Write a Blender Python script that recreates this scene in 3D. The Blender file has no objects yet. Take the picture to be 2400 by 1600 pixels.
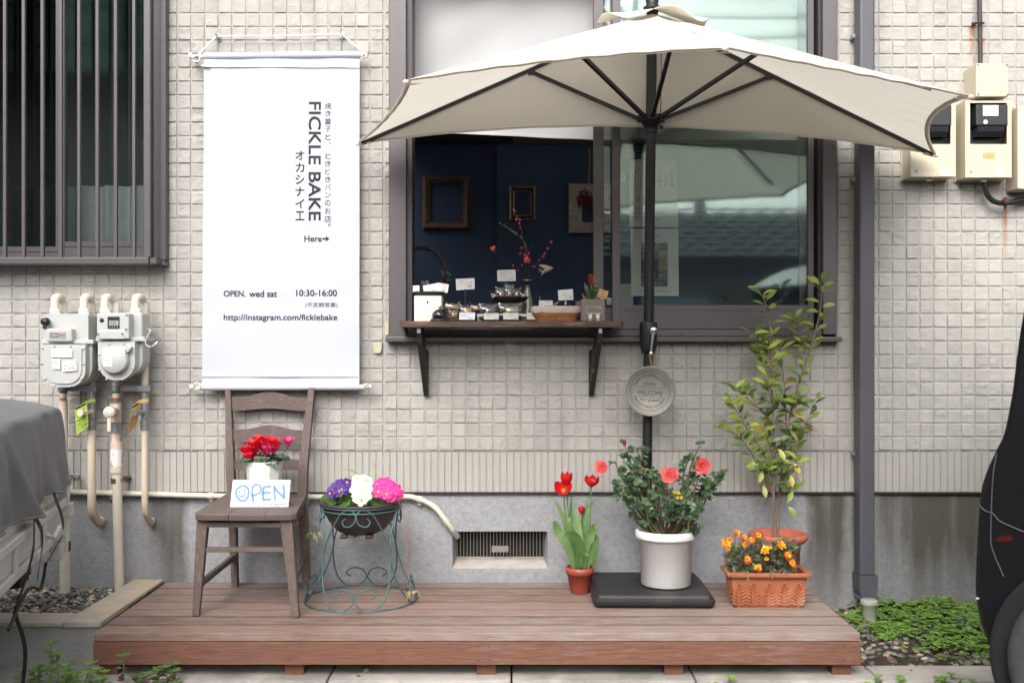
import bpy, bmesh, math, random
import numpy as np
from mathutils import Vector, Matrix, Euler
from math import pi, sin, cos, radians
random.seed(7); RNG = np.random.default_rng(7)
SC = bpy.context.scene; COL = SC.collection
# ---------------------------------------------------------------- camera
ZC, DW, F = 1.10, 4.2, 2478.0          # eye height, distance to the wall, focal length (in 2400 px widths)
cam = bpy.data.cameras.new('camera'); camo = bpy.data.objects.new('camera', cam); COL.objects.link(camo)
camo.location = (0, -DW, ZC); camo.rotation_euler = (pi/2, 0, 0)
cam.sensor_width = 36; cam.lens = 36*F/2400; cam.clip_start = .05; cam.clip_end = 300
cam.dof.use_dof = True; cam.dof.focus_distance = 4.1; cam.dof.aperture_fstop = 5.6
SC.camera = camo
# ---------------------------------------------------------------- sky, sun, exposure
SUN_EL, SUN_AZ = radians(38), radians(195)     # azimuth: 180 = straight from behind the camera
w = bpy.data.worlds.new('World'); SC.world = w; w.use_nodes = True
nt = w.node_tree; nt.nodes.clear()
sky = nt.nodes.new('ShaderNodeTexSky'); sky.sky_type = 'NISHITA'; sky.sun_disc = False
sky.sun_elevation = SUN_EL; sky.sun_rotation = SUN_AZ; sky.air_density = 1.0; sky.dust_density = 6.0; sky.ozone_density = 1.0
hs = nt.nodes.new('ShaderNodeHueSaturation'); hs.inputs['Saturation'].default_value = .22
bg = nt.nodes.new('ShaderNodeBackground'); bg.inputs['Strength'].default_value = .15
out = nt.nodes.new('ShaderNodeOutputWorld')
nt.links.new(sky.outputs[0], hs.inputs['Color']); nt.links.new(hs.outputs[0], bg.inputs[0]); nt.links.new(bg.outputs[0], out.inputs[0])
sl = bpy.data.lights.new('sun', 'SUN'); sl.energy = 1.0; sl.angle = radians(55); sl.color = (1, .965, .92)
so = bpy.data.objects.new('sun', sl); COL.objects.link(so)
sdir = Vector((sin(SUN_AZ)*cos(SUN_EL), cos(SUN_AZ)*cos(SUN_EL), sin(SUN_EL)))
so.rotation_euler = sdir.to_track_quat('Z', 'Y').to_euler(); so.location = sdir*20
SC.view_settings.view_transform = 'Standard'; SC.view_settings.look = 'None'
SC.view_settings.exposure = 1.02; SC.view_settings.gamma = 1
SC.render.engine = 'CYCLES'
SC.cycles.max_bounces = 10; SC.cycles.transparent_max_bounces = 16; SC.cycles.use_denoising = True
SC.cycles.caustics_reflective = False; SC.cycles.caustics_refractive = False
# ---------------------------------------------------------------- helpers
def W(px, py, d):
    """photo direction (2400 px wide) at a true distance d in front of the eye"""
    return Vector(((px-1200)*d/F, d-DW, ZC-(py-800)*d/F))
def X(px, d): return (px-1200)*d/F
def Zp(py, d): return ZC-(py-800)*d/F
def V(*a): return Vector(a)
def rnd(a, b): return random.uniform(a, b)
UP = V(0, 0, 1)

class MB:
    def __init__(s): s.v = []; s.f = []; s.m = []; s.s = []
    def add(s, vs, fs, mi=0, sm=False):
        n = len(s.v); s.v += [tuple(v) for v in vs]
        s.f += [tuple(i+n for i in f) for f in fs]; s.m += [mi]*len(fs); s.s += [sm]*len(fs); return s
    def mesh(s, name, mats, off=V(0, 0, 0)):
        me = bpy.data.meshes.new(name)
        me.from_pydata([(x-off[0], y-off[1], z-off[2]) for x, y, z in s.v], [], s.f)
        for m in (mats if isinstance(mats, (list, tuple)) else [mats]): me.materials.append(m)
        me.polygons.foreach_set('material_index', s.m); me.polygons.foreach_set('use_smooth', s.s)
        me.update(); return me
    # ---- shapes
    def box(s, c, size, R=None, bev=0, mi=0, seg=2):
        c = V(*c); hx, hy, hz = [a/2 for a in size]
        if bev <= 0:
            vs = [V(x, y, z) for x in (-hx, hx) for y in (-hy, hy) for z in (-hz, hz)]
            fs = [(0, 1, 3, 2), (4, 6, 7, 5), (0, 4, 5, 1), (2, 3, 7, 6), (0, 2, 6, 4), (1, 5, 7, 3)]; sm = False
        else:
            bm = bmesh.new(); bmesh.ops.create_cube(bm, size=1)
            for v in bm.verts: v.co = V(v.co.x*size[0], v.co.y*size[1], v.co.z*size[2])
            bmesh.ops.bevel(bm, geom=bm.edges[:], offset=min(bev, min(size)*.49), segments=seg, profile=.5, affect='EDGES')
            bm.verts.index_update(); vs = [v.co.copy() for v in bm.verts]; fs = [[v.index for v in f.verts] for f in bm.faces]; bm.free(); sm = False
        if R is not None: vs = [R @ v for v in vs]
        return s.add([v+c for v in vs], fs, mi, sm)
    def span(s, a, b, bev=0, mi=0):
        """box between two opposite corners"""
        return s.box([(p+q)/2 for p, q in zip(a, b)], [abs(p-q) for p, q in zip(a, b)], None, bev, mi)
    def beam(s, p, q, wd, ht, up=UP, bev=0, mi=0, taper=None):
        p, q = V(*p), V(*q); z = (q-p); L = z.length; z.normalize(); x = up.cross(z)
        if x.length < 1e-5: x = V(1, 0, 0)
        x.normalize(); y = z.cross(x); R = Matrix((x, y, z)).transposed()
        n = len(s.v); s.box((0, 0, 0), (wd, ht, L), None, bev, mi)
        for i in range(n, len(s.v)):
            v = V(*s.v[i])
            if taper:
                t = v.z/L+.5; k = taper[0]+(taper[1]-taper[0])*t; v.x *= k; v.y *= k
            s.v[i] = tuple(R @ v+(p+q)/2)
        return s
    def tube(s, pts, r, n=8, mi=0, closed=False, cap=True):
        pts = [V(*p) for p in pts]; N = len(pts); rs = r if isinstance(r, (list, tuple)) else [r]*N
        vs = []; T = []
        for i in range(N):
            if closed: t = pts[(i+1) % N]-pts[i-1]
            else: t = pts[min(i+1, N-1)]-pts[max(i-1, 0)]
            T.append(t.normalized() if t.length > 1e-9 else V(0, 0, 1))
        u = T[0].orthogonal().normalized()
        for i in range(N):
            u = (u-T[i]*u.dot(T[i])); u = u.normalized() if u.length > 1e-6 else T[i].orthogonal().normalized()
            w_ = T[i].cross(u)
            vs += [pts[i]+(u*cos(2*pi*k/n)+w_*sin(2*pi*k/n))*rs[i] for k in range(n)]
        fs = []
        for i in range(N if closed else N-1):
            a, b = i*n, ((i+1) % N)*n
            fs += [(a+k, a+(k+1) % n, b+(k+1) % n, b+k) for k in range(n)]
        s.add(vs, fs, mi, True)
        if cap and not closed:
            s.add(vs[:n][::-1], [tuple(range(n))], mi); s.add(vs[-n:], [tuple(range(n))], mi)
        return s
    def lathe(s, prof, c, n=32, mi=0, R=None, sm=True, a0=0):
        c = V(*c); vs = []
        for r, z in prof:
            for k in range(n):
                a = a0+2*pi*k/n; v = V(r*cos(a), r*sin(a), z); vs.append((R @ v if R is not None else v)+c)
        fs = []
        for i in range(len(prof)-1):
            for k in range(n):
                fs.append((i*n+k, i*n+(k+1) % n, (i+1)*n+(k+1) % n, (i+1)*n+k))
        s.add(vs, fs, mi, sm)
        return s
    def disc(s, c, r, n=32, mi=0, R=None):
        c = V(*c); vs = [V(r*cos(2*pi*k/n), r*sin(2*pi*k/n), 0) for k in range(n)]
        return s.add([(R @ v if R is not None else v)+c for v in vs], [tuple(range(n))], mi)
    def ell(s, c, r, n=10, mi=0, R=None, squash=None):
        c = V(*c); vs = []; m = max(5, n//2+1); fs = []
        for i in range(m+1):
            t = pi*i/m
            for k in range(n):
                a = 2*pi*k/n; v = V(r[0]*sin(t)*cos(a), r[1]*sin(t)*sin(a), r[2]*cos(t)); vs.append((R @ v if R is not None else v)+c)
        for i in range(m):
            for k in range(n): fs.append((i*n+k, (i+1)*n+k, (i+1)*n+(k+1) % n, i*n+(k+1) % n))
        return s.add(vs, fs, mi, True)
    def prism(s, pts, ext, mi=0, sm=False):
        """polygon pts (3d) extruded by vector ext"""
        pts = [V(*p) for p in pts]; e = V(*ext); n = len(pts)
        vs = pts+[p+e for p in pts]
        fs = [tuple(range(n))[::-1], tuple(range(n, 2*n))]+[(i, (i+1) % n, (i+1) % n+n, i+n) for i in range(n)]
        return s.add(vs, fs, mi, sm)
    def quad(s, a, b, c, d, mi=0): return s.add([a, b, c, d], [(0, 1, 2, 3)], mi)
    def grid(s, fn, nu, nv, mi=0, sm=True):
        vs = [fn(i/nu, j/nv) for j in range(nv+1) for i in range(nu+1)]
        fs = [(j*(nu+1)+i, j*(nu+1)+i+1, (j+1)*(nu+1)+i+1, (j+1)*(nu+1)+i) for j in range(nv) for i in range(nu)]
        return s.add(vs, fs, mi, sm)
    def leaf(s, base, d, nrm, L, wd, bend=.2, fold=.25, rows=4, mi=0, pk=.42, tip=0.0, wave=0):
        d = V(*d).normalized(); nrm = V(*nrm); nrm = nrm-d*nrm.dot(d)
        nrm = nrm.normalized() if nrm.length > 1e-5 else d.orthogonal().normalized()
        x = d.cross(nrm); vs = []; base = V(*base)
        for i in range(rows+1):
            t = i/rows
            k = (t/pk)**.75 if t < pk else max(0, 1-((t-pk)/(1-pk))**1.7)
            k = max(k, .04 if i else .10, tip if i == rows else 0); hw = wd*.5*k
            ang = bend*t; p = base+d*(L*t*(1-.12*abs(ang)))-nrm*(L*.5*bend*t*t)
            wv = wave*sin(t*9)*wd
            vs += [p-x*hw+nrm*(hw*fold+wv), p, p+x*hw+nrm*(hw*fold-wv)]
        fs = []
        for i in range(rows):
            a = i*3; fs += [(a, a+1, a+4, a+3), (a+1, a+2, a+5, a+4)]
        return s.add(vs, fs, mi, True)
    def ribbon(s, pts, wd, nrm, mi=0, closed=False):
        """flat stroke of width wd along pts lying in the plane with normal nrm"""
        pts = [V(*p) for p in pts]; N = len(pts); nrm = V(*nrm).normalized(); vs = []
        for i in range(N):
            t = (pts[(i+1) % N]-pts[i-1]) if closed else pts[min(i+1, N-1)]-pts[max(i-1, 0)]
            x = nrm.cross(t.normalized())*(wd/2 if not callable(wd) else wd(i/(N-1))/2); vs += [pts[i]-x, pts[i]+x]
        fs = [(2*i, (2*i+2) % (2*N), (2*i+3) % (2*N), 2*i+1) for i in range(N if closed else N-1)]
        return s.add(vs, fs, mi)
    def xf(s, M, i0=0):
        for i in range(i0, len(s.v)): s.v[i] = tuple(M @ V(*s.v[i]))
        return s

def cat(pts, n=8, closed=False):
    P = [V(*p) for p in pts]; N = len(P); o = []
    for i in range(N if closed else N-1):
        a = P[i-1] if (i or closed) else P[0]*2-P[1]; b = P[i]; c = P[(i+1) % N]
        d = P[(i+2) % N] if (closed or i+2 < N) else c*2-b
        for k in range(n):
            t = k/n; o.append(.5*((2*b)+(c-a)*t+(2*a-5*b+4*c-d)*t*t+(3*b-a-3*c+d)*t**3))
    if not closed: o.append(P[-1])
    return o

def thing(name, label, catg, loc, group=None):
    o = bpy.data.objects.new(name, None); COL.objects.link(o); o.location = loc; o.empty_display_size = .05
    o['label'] = label; o['category'] = catg
    if group: o['group'] = group
    return o
def part(root, name, mb, mats, label=None, kind=None):
    """a mesh built in world coordinates, hung under its thing (or under a part: a sub-part)"""
    off = V(0, 0, 0); r = root
    while r is not None: off = off+V(*r.location); r = r.parent
    o = bpy.data.objects.new(name, mb.mesh(name, mats, off)); COL.objects.link(o); o.parent = root
    if label: o['label'] = label
    if kind: o['kind'] = kind
    return o
def solo(name, mb, mats, label=None, catg=None, group=None, kind=None):
    xs = np.array(mb.v); c = (xs.min(0)+xs.max(0))/2; off = V(c[0], c[1], xs[:, 2].min())
    o = bpy.data.objects.new(name, mb.mesh(name, mats, off)); COL.objects.link(o); o.location = off
    for k, v in (('label', label), ('category', catg), ('group', group), ('kind', kind)):
        if v: o[k] = v
    return o
def copy_thing(o, loc, label=None):
    c = o.copy(); COL.objects.link(c); c.location = loc
    if label: c['label'] = label
    for ch in list(o.children):
        k = ch.copy(); COL.objects.link(k); k.parent = c
        for g in ch.children:
            q = g.copy(); COL.objects.link(q); q.parent = k
    return c

# ---- lettering: flat meshes laid on their surface
_tc = {}
def glyphs(body):
    if body in _tc: return _tc[body]
    cu = bpy.data.curves.new('lettering', 'FONT'); cu.body = body; cu.resolution_u = 3
    o = bpy.data.objects.new('lettering', cu); COL.objects.link(o)
    ev = o.evaluated_get(bpy.context.evaluated_depsgraph_get()); me = ev.to_mesh()
    r = ([(v.co.x, v.co.y) for v in me.vertices], [tuple(p.vertices) for p in me.polygons]); ev.to_mesh_clear()
    bpy.data.objects.remove(o); bpy.data.curves.remove(cu); _tc[body] = r; return r
def text(mb, body, box, plane, mi=0, fit='both', bold=0):
    """body fitted into box=(u0,v0,u1,v1) of plane(u,v)->point; v grows upward"""
    vs, fs = glyphs(body)
    xs = [v[0] for v in vs]; ys = [v[1] for v in vs]; x0, x1, y0, y1 = min(xs), max(xs), min(ys), max(ys)
    u0, v0, u1, v1 = box; sx = (u1-u0)/(x1-x0); sy = (v1-v0)/max(y1-y0, 1e-6)
    if fit == 'w': sy = sx
    if fit == 'h': sx = sy
    ox = (0,) if not bold else (-bold, bold)
    for k, dx in enumerate(ox):
        for dy in ox:
            mb.add([plane(u0+(x-x0)*sx+dx, v0+(y-y0)*sy+dy) for x, y in vs], fs, mi)
            if not bold: break
    return mb

# ---------------------------------------------------------------- materials
def N(nt, t, **kw):
    n = nt.nodes.new(t)
    for k, v in kw.items():
        if k in n.inputs.keys(): n.inputs[k].default_value = v
        else: setattr(n, k, v)
    return n
def mat(name, col, rough=.6, metal=0, var=.12, scale=20, bump=0, bscale=None, stretch=None, spec=.5, island=0, coat=0, col2=None, mixscale=6, mixlo=.45, mixhi=.6, trans=0, sheen=0, detail=5):
    m = bpy.data.materials.new(name); m.use_nodes = True; t = m.node_tree; L = t.links.new
    b = t.nodes['Principled BSDF']; b.inputs['Roughness'].default_value = rough; b.inputs['Metallic'].default_value = metal
    b.inputs['Specular IOR Level'].default_value = spec; b.inputs['Coat Weight'].default_value = coat
    if sheen: b.inputs['Sheen Weight'].default_value = sheen
    tc = N(t, 'ShaderNodeTexCoord'); src = tc.outputs['Object']
    if stretch:
        mp = N(t, 'ShaderNodeMapping'); mp.inputs['Scale'].default_value = stretch; L(src, mp.inputs[0]); src = mp.outputs[0]
    c = None
    if col2:
        n2 = N(t, 'ShaderNodeTexNoise', Scale=mixscale, Detail=detail); L(src, n2.inputs['Vector'])
        r = N(t, 'ShaderNodeMapRange'); r.inputs['From Min'].default_value = mixlo; r.inputs['From Max'].default_value = mixhi; L(n2.outputs['Fac'], r.inputs[0])
        mx = N(t, 'ShaderNodeMix', data_type='RGBA'); mx.inputs[6].default_value = (*col, 1); mx.inputs[7].default_value = (*col2, 1); L(r.outputs[0], mx.inputs[0]); c = mx.outputs[2]
    if var or island:
        hv = N(t, 'ShaderNodeHueSaturation')
        if c: L(c, hv.inputs['Color'])
        else: hv.inputs['Color'].default_value = (*col, 1)
        n1 = N(t, 'ShaderNodeTexNoise', Scale=scale, Detail=detail); L(src, n1.inputs['Vector'])
        r1 = N(t, 'ShaderNodeMapRange'); r1.inputs['From Min'].default_value = .25; r1.inputs['From Max'].default_value = .75
        r1.inputs['To Min'].default_value = 1-var; r1.inputs['To Max'].default_value = 1+var; L(n1.outputs['Fac'], r1.inputs[0]); v = r1.outputs[0]
        if island:
            g = N(t, 'ShaderNodeNewGeometry'); r2 = N(t, 'ShaderNodeMapRange'); L(g.outputs['Random Per Island'], r2.inputs[0])
            r2.inputs['To Min'].default_value = 1-island; r2.inputs['To Max'].default_value = 1+island
            mu = N(t, 'ShaderNodeMath', operation='MULTIPLY'); L(v, mu.inputs[0]); L(r2.outputs[0], mu.inputs[1]); v = mu.outputs[0]
        L(v, hv.inputs['Value']); c = hv.outputs[0]
    if c: L(c, b.inputs['Base Color'])
    else: b.inputs['Base Color'].default_value = (*col, 1)
    if bump:
        nb = N(t, 'ShaderNodeTexNoise', Scale=bscale or scale*3, Detail=4); L(src, nb.inputs['Vector'])
        bp = N(t, 'ShaderNodeBump', Strength=bump); bp.inputs['Distance'].default_value = .01; L(nb.outputs['Fac'], bp.inputs['Height']); L(bp.outputs[0], b.inputs['Normal'])
    if trans:
        tr = N(t, 'ShaderNodeBsdfTranslucent'); ms = N(t, 'ShaderNodeMixShader'); ms.inputs[0].default_value = trans
        if c: L(c, tr.inputs[0])
        else: tr.inputs[0].default_value = (*col, 1)
        L(b.outputs[0], ms.inputs[1]); L(tr.outputs[0], ms.inputs[2]); L(ms.outputs[0], t.nodes['Material Output'].inputs[0])
    return m
def glassmat(name, tint, refl, rcol=(1, 1, 1), rough=0.0):
    m = bpy.data.materials.new(name); m.use_nodes = True; t = m.node_tree; t.nodes.clear(); L = t.links.new
    o = N(t, 'ShaderNodeOutputMaterial'); tr = N(t, 'ShaderNodeBsdfTransparent'); tr.inputs[0].default_value = (*tint, 1)
    g = N(t, 'ShaderNodeBsdfGlossy'); g.inputs['Color'].default_value = (*rcol, 1); g.inputs['Roughness'].default_value = rough
    lw = N(t, 'ShaderNodeFresnel', IOR=1.5); ad = N(t, 'ShaderNodeMath', operation='ADD', use_clamp=True); ad.inputs[1].default_value = refl
    mx = N(t, 'ShaderNodeMixShader'); L(lw.outputs[0], ad.inputs[0]); L(ad.outputs[0], mx.inputs[0])
    L(tr.outputs[0], mx.inputs[1]); L(g.outputs[0], mx.inputs[2]); L(mx.outputs[0], o.inputs[0]); return m
ALU = mat('bronze_aluminium', (.105, .095, .098), .42, .35, .06, 30)
ALU_D = mat('dark_aluminium', (.055, .048, .047), .45, .3, .08, 30)
BLACK = mat('black_metal', (.014, .013, .014), .45, .2, .1, 40)
BLACKP = mat('black_plastic', (.012, .012, .013), .42, 0, .15, 60, .04, 300)
WHITE = mat('white_plastic', (.72, .72, .69), .42, 0, .04, 12)
PAPER = mat('paper', (.78, .78, .77), .8, 0, .03, 10)
INK = mat('ink', (.02, .02, .024), .7, 0, 0)
INKG = mat('grey_ink', (.17, .17, .18), .7, 0, 0)
RED_INK = mat('red_ink', (.42, .04, .04), .7, 0, 0)
CHROME = mat('chrome', (.75, .75, .76), .12, 1, 0)
STEEL = mat('galvanised_steel', (.33, .34, .35), .45, .75, .18, 30)
SOIL = mat('soil', (.045, .032, .024), .95, 0, .4, 60, .6, 150)
# ================================================================ THE SETTING
def vnoise(x, y, seed=0):
    """smooth value noise on arrays"""
    xi = np.floor(x).astype(np.int64); yi = np.floor(y).astype(np.int64); fx = x-xi; fy = y-yi
    def h(a, b):
        n = (a*374761393+b*668265263+seed*1442695041) & 0xffffffff
        n = ((n ^ (n >> 13))*1274126177) & 0xffffffff
        return ((n ^ (n >> 16)) & 0xffff)/65535.0
    sx = fx*fx*(3-2*fx); sy = fy*fy*(3-2*fy)
    return (h(xi, yi)*(1-sx)+h(xi+1, yi)*sx)*(1-sy)+(h(xi, yi+1)*(1-sx)+h(xi+1, yi+1)*sx)*sy

def np_object(name, verts, quads, mats, root=None, loc=None, smooth=False, mi=None, n=4):
    me = bpy.data.meshes.new(name); me.vertices.add(len(verts)); me.vertices.foreach_set('co', np.asarray(verts, np.float32).ravel())
    me.loops.add(quads.size); me.loops.foreach_set('vertex_index', quads.ravel().astype(np.int32))
    me.polygons.add(len(quads)); me.polygons.foreach_set('loop_start', np.arange(0, quads.size, n, dtype=np.int32))
    me.polygons.foreach_set('loop_total', np.full(len(quads), n, np.int32))
    me.polygons.foreach_set('use_smooth', np.full(len(quads), smooth, bool))
    for m in (mats if isinstance(mats, (list, tuple)) else [mats]): me.materials.append(m)
    if mi is not None: me.polygons.foreach_set('material_index', mi.astype(np.int32))
    me.update(calc_edges=True); o = bpy.data.objects.new(name, me); COL.objects.link(o); o.parent = root
    if loc is not None: o.location = loc
    return o

house = thing('house', 'beige house front in square tile pattern siding above a grey concrete foundation', 'house', (0, 0, 0))

# ---- tile pattern siding (one relief sheet)
TP, TV = 32.2/590, 32.0/590; TX0 = (1445-1200)/590; TZ0 = ZC-257/590; ZTOP = 3.05
def siding_material():
    m = mat('siding_cream', (.425, .410, .384), .85, 0, .06, 2.2, .40, 170, detail=9)
    t = m.node_tree; L = t.links.new; b = t.nodes['Principled BSDF']; old = b.inputs['Base Color'].links[0].from_socket
    tc = N(t, 'ShaderNodeTexCoord'); sp = N(t, 'ShaderNodeSeparateXYZ'); L(tc.outputs['Object'], sp.inputs[0])
    # dirt settled in the grooves (they lie deeper) and two rust runs below metal fixings
    gr = N(t, 'ShaderNodeMapRange'); gr.inputs['From Min'].default_value = .0032; gr.inputs['From Max'].default_value = .0036; gr.inputs['To Max'].default_value = .12; L(sp.outputs[1], gr.inputs[0])
    mx = N(t, 'ShaderNodeMix', data_type='RGBA'); mx.inputs[7].default_value = (.33, .30, .26, 1); L(gr.outputs[0], mx.inputs[0]); L(old, mx.inputs[6]); c = mx.outputs[2]
    for px, py0, py1, wd in ((2277, 62, 150, 11), (2356, 490, 640, 7), (2300, 90, 140, 14)):
        nz = N(t, 'ShaderNodeTexNoise', Scale=55.0); mp = N(t, 'ShaderNodeMapping'); mp.inputs['Scale'].default_value = (1, 1, .25); L(tc.outputs['Object'], mp.inputs[0]); L(mp.outputs[0], nz.inputs['Vector'])
        a = N(t, 'ShaderNodeMath', operation='SUBTRACT'); a.inputs[1].default_value = X(px, DW); L(sp.outputs[0], a.inputs[0])
        ab = N(t, 'ShaderNodeMath', operation='ABSOLUTE'); L(a.outputs[0], ab.inputs[0])
        r = N(t, 'ShaderNodeMapRange', interpolation_type='SMOOTHSTEP'); r.inputs['From Min'].default_value = wd/590; r.inputs['From Max'].default_value = .1*wd/590; L(ab.outputs[0], r.inputs[0])
        r2 = N(t, 'ShaderNodeMapRange'); r2.inputs['From Min'].default_value = Zp(py1, DW); r2.inputs['From Max'].default_value = Zp(py0, DW); L(sp.outputs[2], r2.inputs[0])
        r3 = N(t, 'ShaderNodeMath', operation='LESS_THAN'); r3.inputs[1].default_value = Zp(py0, DW); L(sp.outputs[2], r3.inputs[0])
        k = None
        for q in (r.outputs[0], r2.outputs[0], r3.outputs[0], nz.outputs['Fac']):
            if k is None: k = q
            else:
                mu = N(t, 'ShaderNodeMath', operation='MULTIPLY'); L(k, mu.inputs[0]); L(q, mu.inputs[1]); k = mu.outputs[0]
        m2 = N(t, 'ShaderNodeMath', operation='MULTIPLY', use_clamp=True); m2.inputs[1].default_value = 1.9; L(k, m2.inputs[0])
        mx = N(t, 'ShaderNodeMix', data_type='RGBA'); mx.inputs[7].default_value = (.40, .17, .06, 1); L(m2.outputs[0], mx.inputs[0]); L(c, mx.inputs[6]); c = mx.outputs[2]
    # small tone differences from tile to tile, and faint rain streaks
    cmb = N(t, 'ShaderNodeCombineXYZ')
    for ax_, p0_, pt_ in ((0, TX0, TP), (2, TZ0, TV)):
        s_ = N(t, 'ShaderNodeMath', operation='SUBTRACT'); s_.inputs[1].default_value = p0_; L(sp.outputs[ax_], s_.inputs[0])
        d_ = N(t, 'ShaderNodeMath', operation='DIVIDE'); d_.inputs[1].default_value = pt_; L(s_.outputs[0], d_.inputs[0])
        f_ = N(t, 'ShaderNodeMath', operation='FLOOR'); L(d_.outputs[0], f_.inputs[0]); L(f_.outputs[0], cmb.inputs[ax_])
    wn = N(t, 'ShaderNodeTexWhiteNoise'); L(cmb.outputs[0], wn.inputs['Vector'])
    m6 = N(t, 'ShaderNodeMapping'); m6.inputs['Scale'].default_value = (16, 1, .9); L(tc.outputs['Object'], m6.inputs[0])
    n6 = N(t, 'ShaderNodeTexNoise', Scale=1.0, Detail=5); L(m6.outputs[0], n6.inputs['Vector'])
    r6 = N(t, 'ShaderNodeMapRange'); r6.inputs['From Min'].default_value = .45; r6.inputs['From Max'].default_value = .75; r6.inputs['To Min'].default_value = 1; r6.inputs['To Max'].default_value = .84; L(n6.outputs['Fac'], r6.inputs[0])
    r7 = N(t, 'ShaderNodeMapRange'); r7.inputs['To Min'].default_value = .955; r7.inputs['To Max'].default_value = 1.04; L(wn.outputs['Value'], r7.inputs[0])
    m7 = N(t, 'ShaderNodeMath', operation='MULTIPLY'); L(r6.outputs[0], m7.inputs[0]); L(r7.outputs[0], m7.inputs[1])
    h7 = N(t, 'ShaderNodeHueSaturation'); L(c, h7.inputs['Color']); L(m7.outputs[0], h7.inputs['Value']); c = h7.outputs[0]
    L(c, b.inputs['Base Color']); return m
SIDING = siding_material()
def build_siding():
    us = np.array([0, .085, .125, .27, .42, .57, .72, .86, .96])
    i0, i1 = int(np.floor((-3.0-TX0)/TP)), int(np.ceil((3.0-TX0)/TP)); nr = int(np.ceil((ZTOP-TZ0)/TV))
    ux = np.concatenate([TX0+(i+us)*TP for i in range(i0, i1)]); zz = np.concatenate([TZ0+(j+us)*TV for j in range(nr)])
    fx = np.tile((np.arange(len(us)) >= 2), i1-i0); fz = np.tile((np.arange(len(us)) >= 2), nr)
    ti = np.repeat(np.arange(i1-i0), len(us)); tj = np.repeat(np.arange(nr), len(us))
    XX, ZZ = np.meshgrid(ux, zz); face = fz[:, None] & fx[None, :]
    r1 = RNG.uniform(-1, 1, (nr, i1-i0)); r2 = RNG.uniform(-1, 1, (nr, i1-i0)); r3 = RNG.uniform(0, 1, (nr, i1-i0))
    lu = np.tile(us-.54, i1-i0); lv = np.tile(us-.54, nr)
    tilt = r1[np.ix_(tj, ti)]*lu[None, :]+r2[np.ix_(tj, ti)]*lv[:, None]
    n1 = vnoise(XX*42+7, ZZ*42+3, 1); n2 = vnoise(XX*95, ZZ*95, 2)
    ridge = 1-np.abs(2*vnoise(XX*30+50, ZZ*34, 5)-1)
    edge = np.minimum(1, np.minimum(.5-np.abs(lu[None, :]+.0), .5-np.abs(lv[:, None]))*6+.3)
    h = .0012+(.4+.6*edge)*(.0012*n1+.0016*n2+.0040*ridge*r3[np.ix_(tj, ti)])+.0030*tilt
    Y = np.where(face, .0-h+.0028, .0034)
    verts = np.stack([XX, Y, ZZ], -1).reshape(-1, 3); nx = len(ux); nz = len(zz)
    J, I = np.meshgrid(np.arange(nz-1), np.arange(nx-1), indexing='ij'); a = (J*nx+I)
    q = np.stack([a, a+1, a+nx+1, a+nx], -1).reshape(-1, 4)
    cx = (XX[:-1, :-1]+XX[1:, 1:]).ravel()/2; cz = (ZZ[:-1, :-1]+ZZ[1:, 1:]).ravel()/2
    hole = ((cx < X(386, DW)) & (cx > X(-600, DW)) & (cz > Zp(616, DW))) | ((cx > X(914, DW)) & (cx < X(1960, DW)) & (cz > Zp(797, DW)))
    q = q[~hole]; used = np.unique(q); mp = np.zeros(len(verts), np.int64); mp[used] = np.arange(len(used))
    return np_object('siding', verts[used], mp[q], SIDING, house)
build_siding()
# sealed vertical joints between the siding boards
jm = MB()
for px in (380, 902, 1445.5, 1967):
    z1 = Zp(622, DW) if px == 380 else (Zp(803, DW) if px in (1445.5,) else ZTOP)
    jm.span((X(px-2.2, DW), -.0012, Zp(1057, DW)), (X(px+2.2, DW), .0066, z1))
part(house, 'sealed_joint', jm, mat('joint_sealant', (.42, .36, .33), .75, 0, .1, 30))
# ribbed skirt of the siding
rb = MB(); RP = TP/2; z0, z1 = Zp(1152, DW), TZ0
i0 = int((-3.0-TX0)/RP)-1
prof = []
for i in range(i0, -i0+16):
    x = TX0+i*RP
    prof += [(x, .0022), (x+.0042, .0022), (x+.0058, -.0030), (x+RP-.0018, -.0030)]
n = len(prof); rb.add([(x, y, z0) for x, y in prof]+[(x, y, z1-.002) for x, y in prof]+[(x, .0065, z0) for x, y in prof], [(i, i+1, n+i+1, n+i) for i in range(n-1)]+[(2*n+i, 2*n+i+1, i+1, i) for i in range(n-1)])
part(house, 'ribbed_skirt', rb, mat('siding_skirt', (.435, .418, .390), .82, 0, .05, 4, .5, 330))
fl = MB().span((-3, -.002, z0-.009), (3, .03, z0-.0015)); part(house, 'drip_flashing', fl, mat('flashing', (.03, .026, .024), .6, .2))
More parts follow.
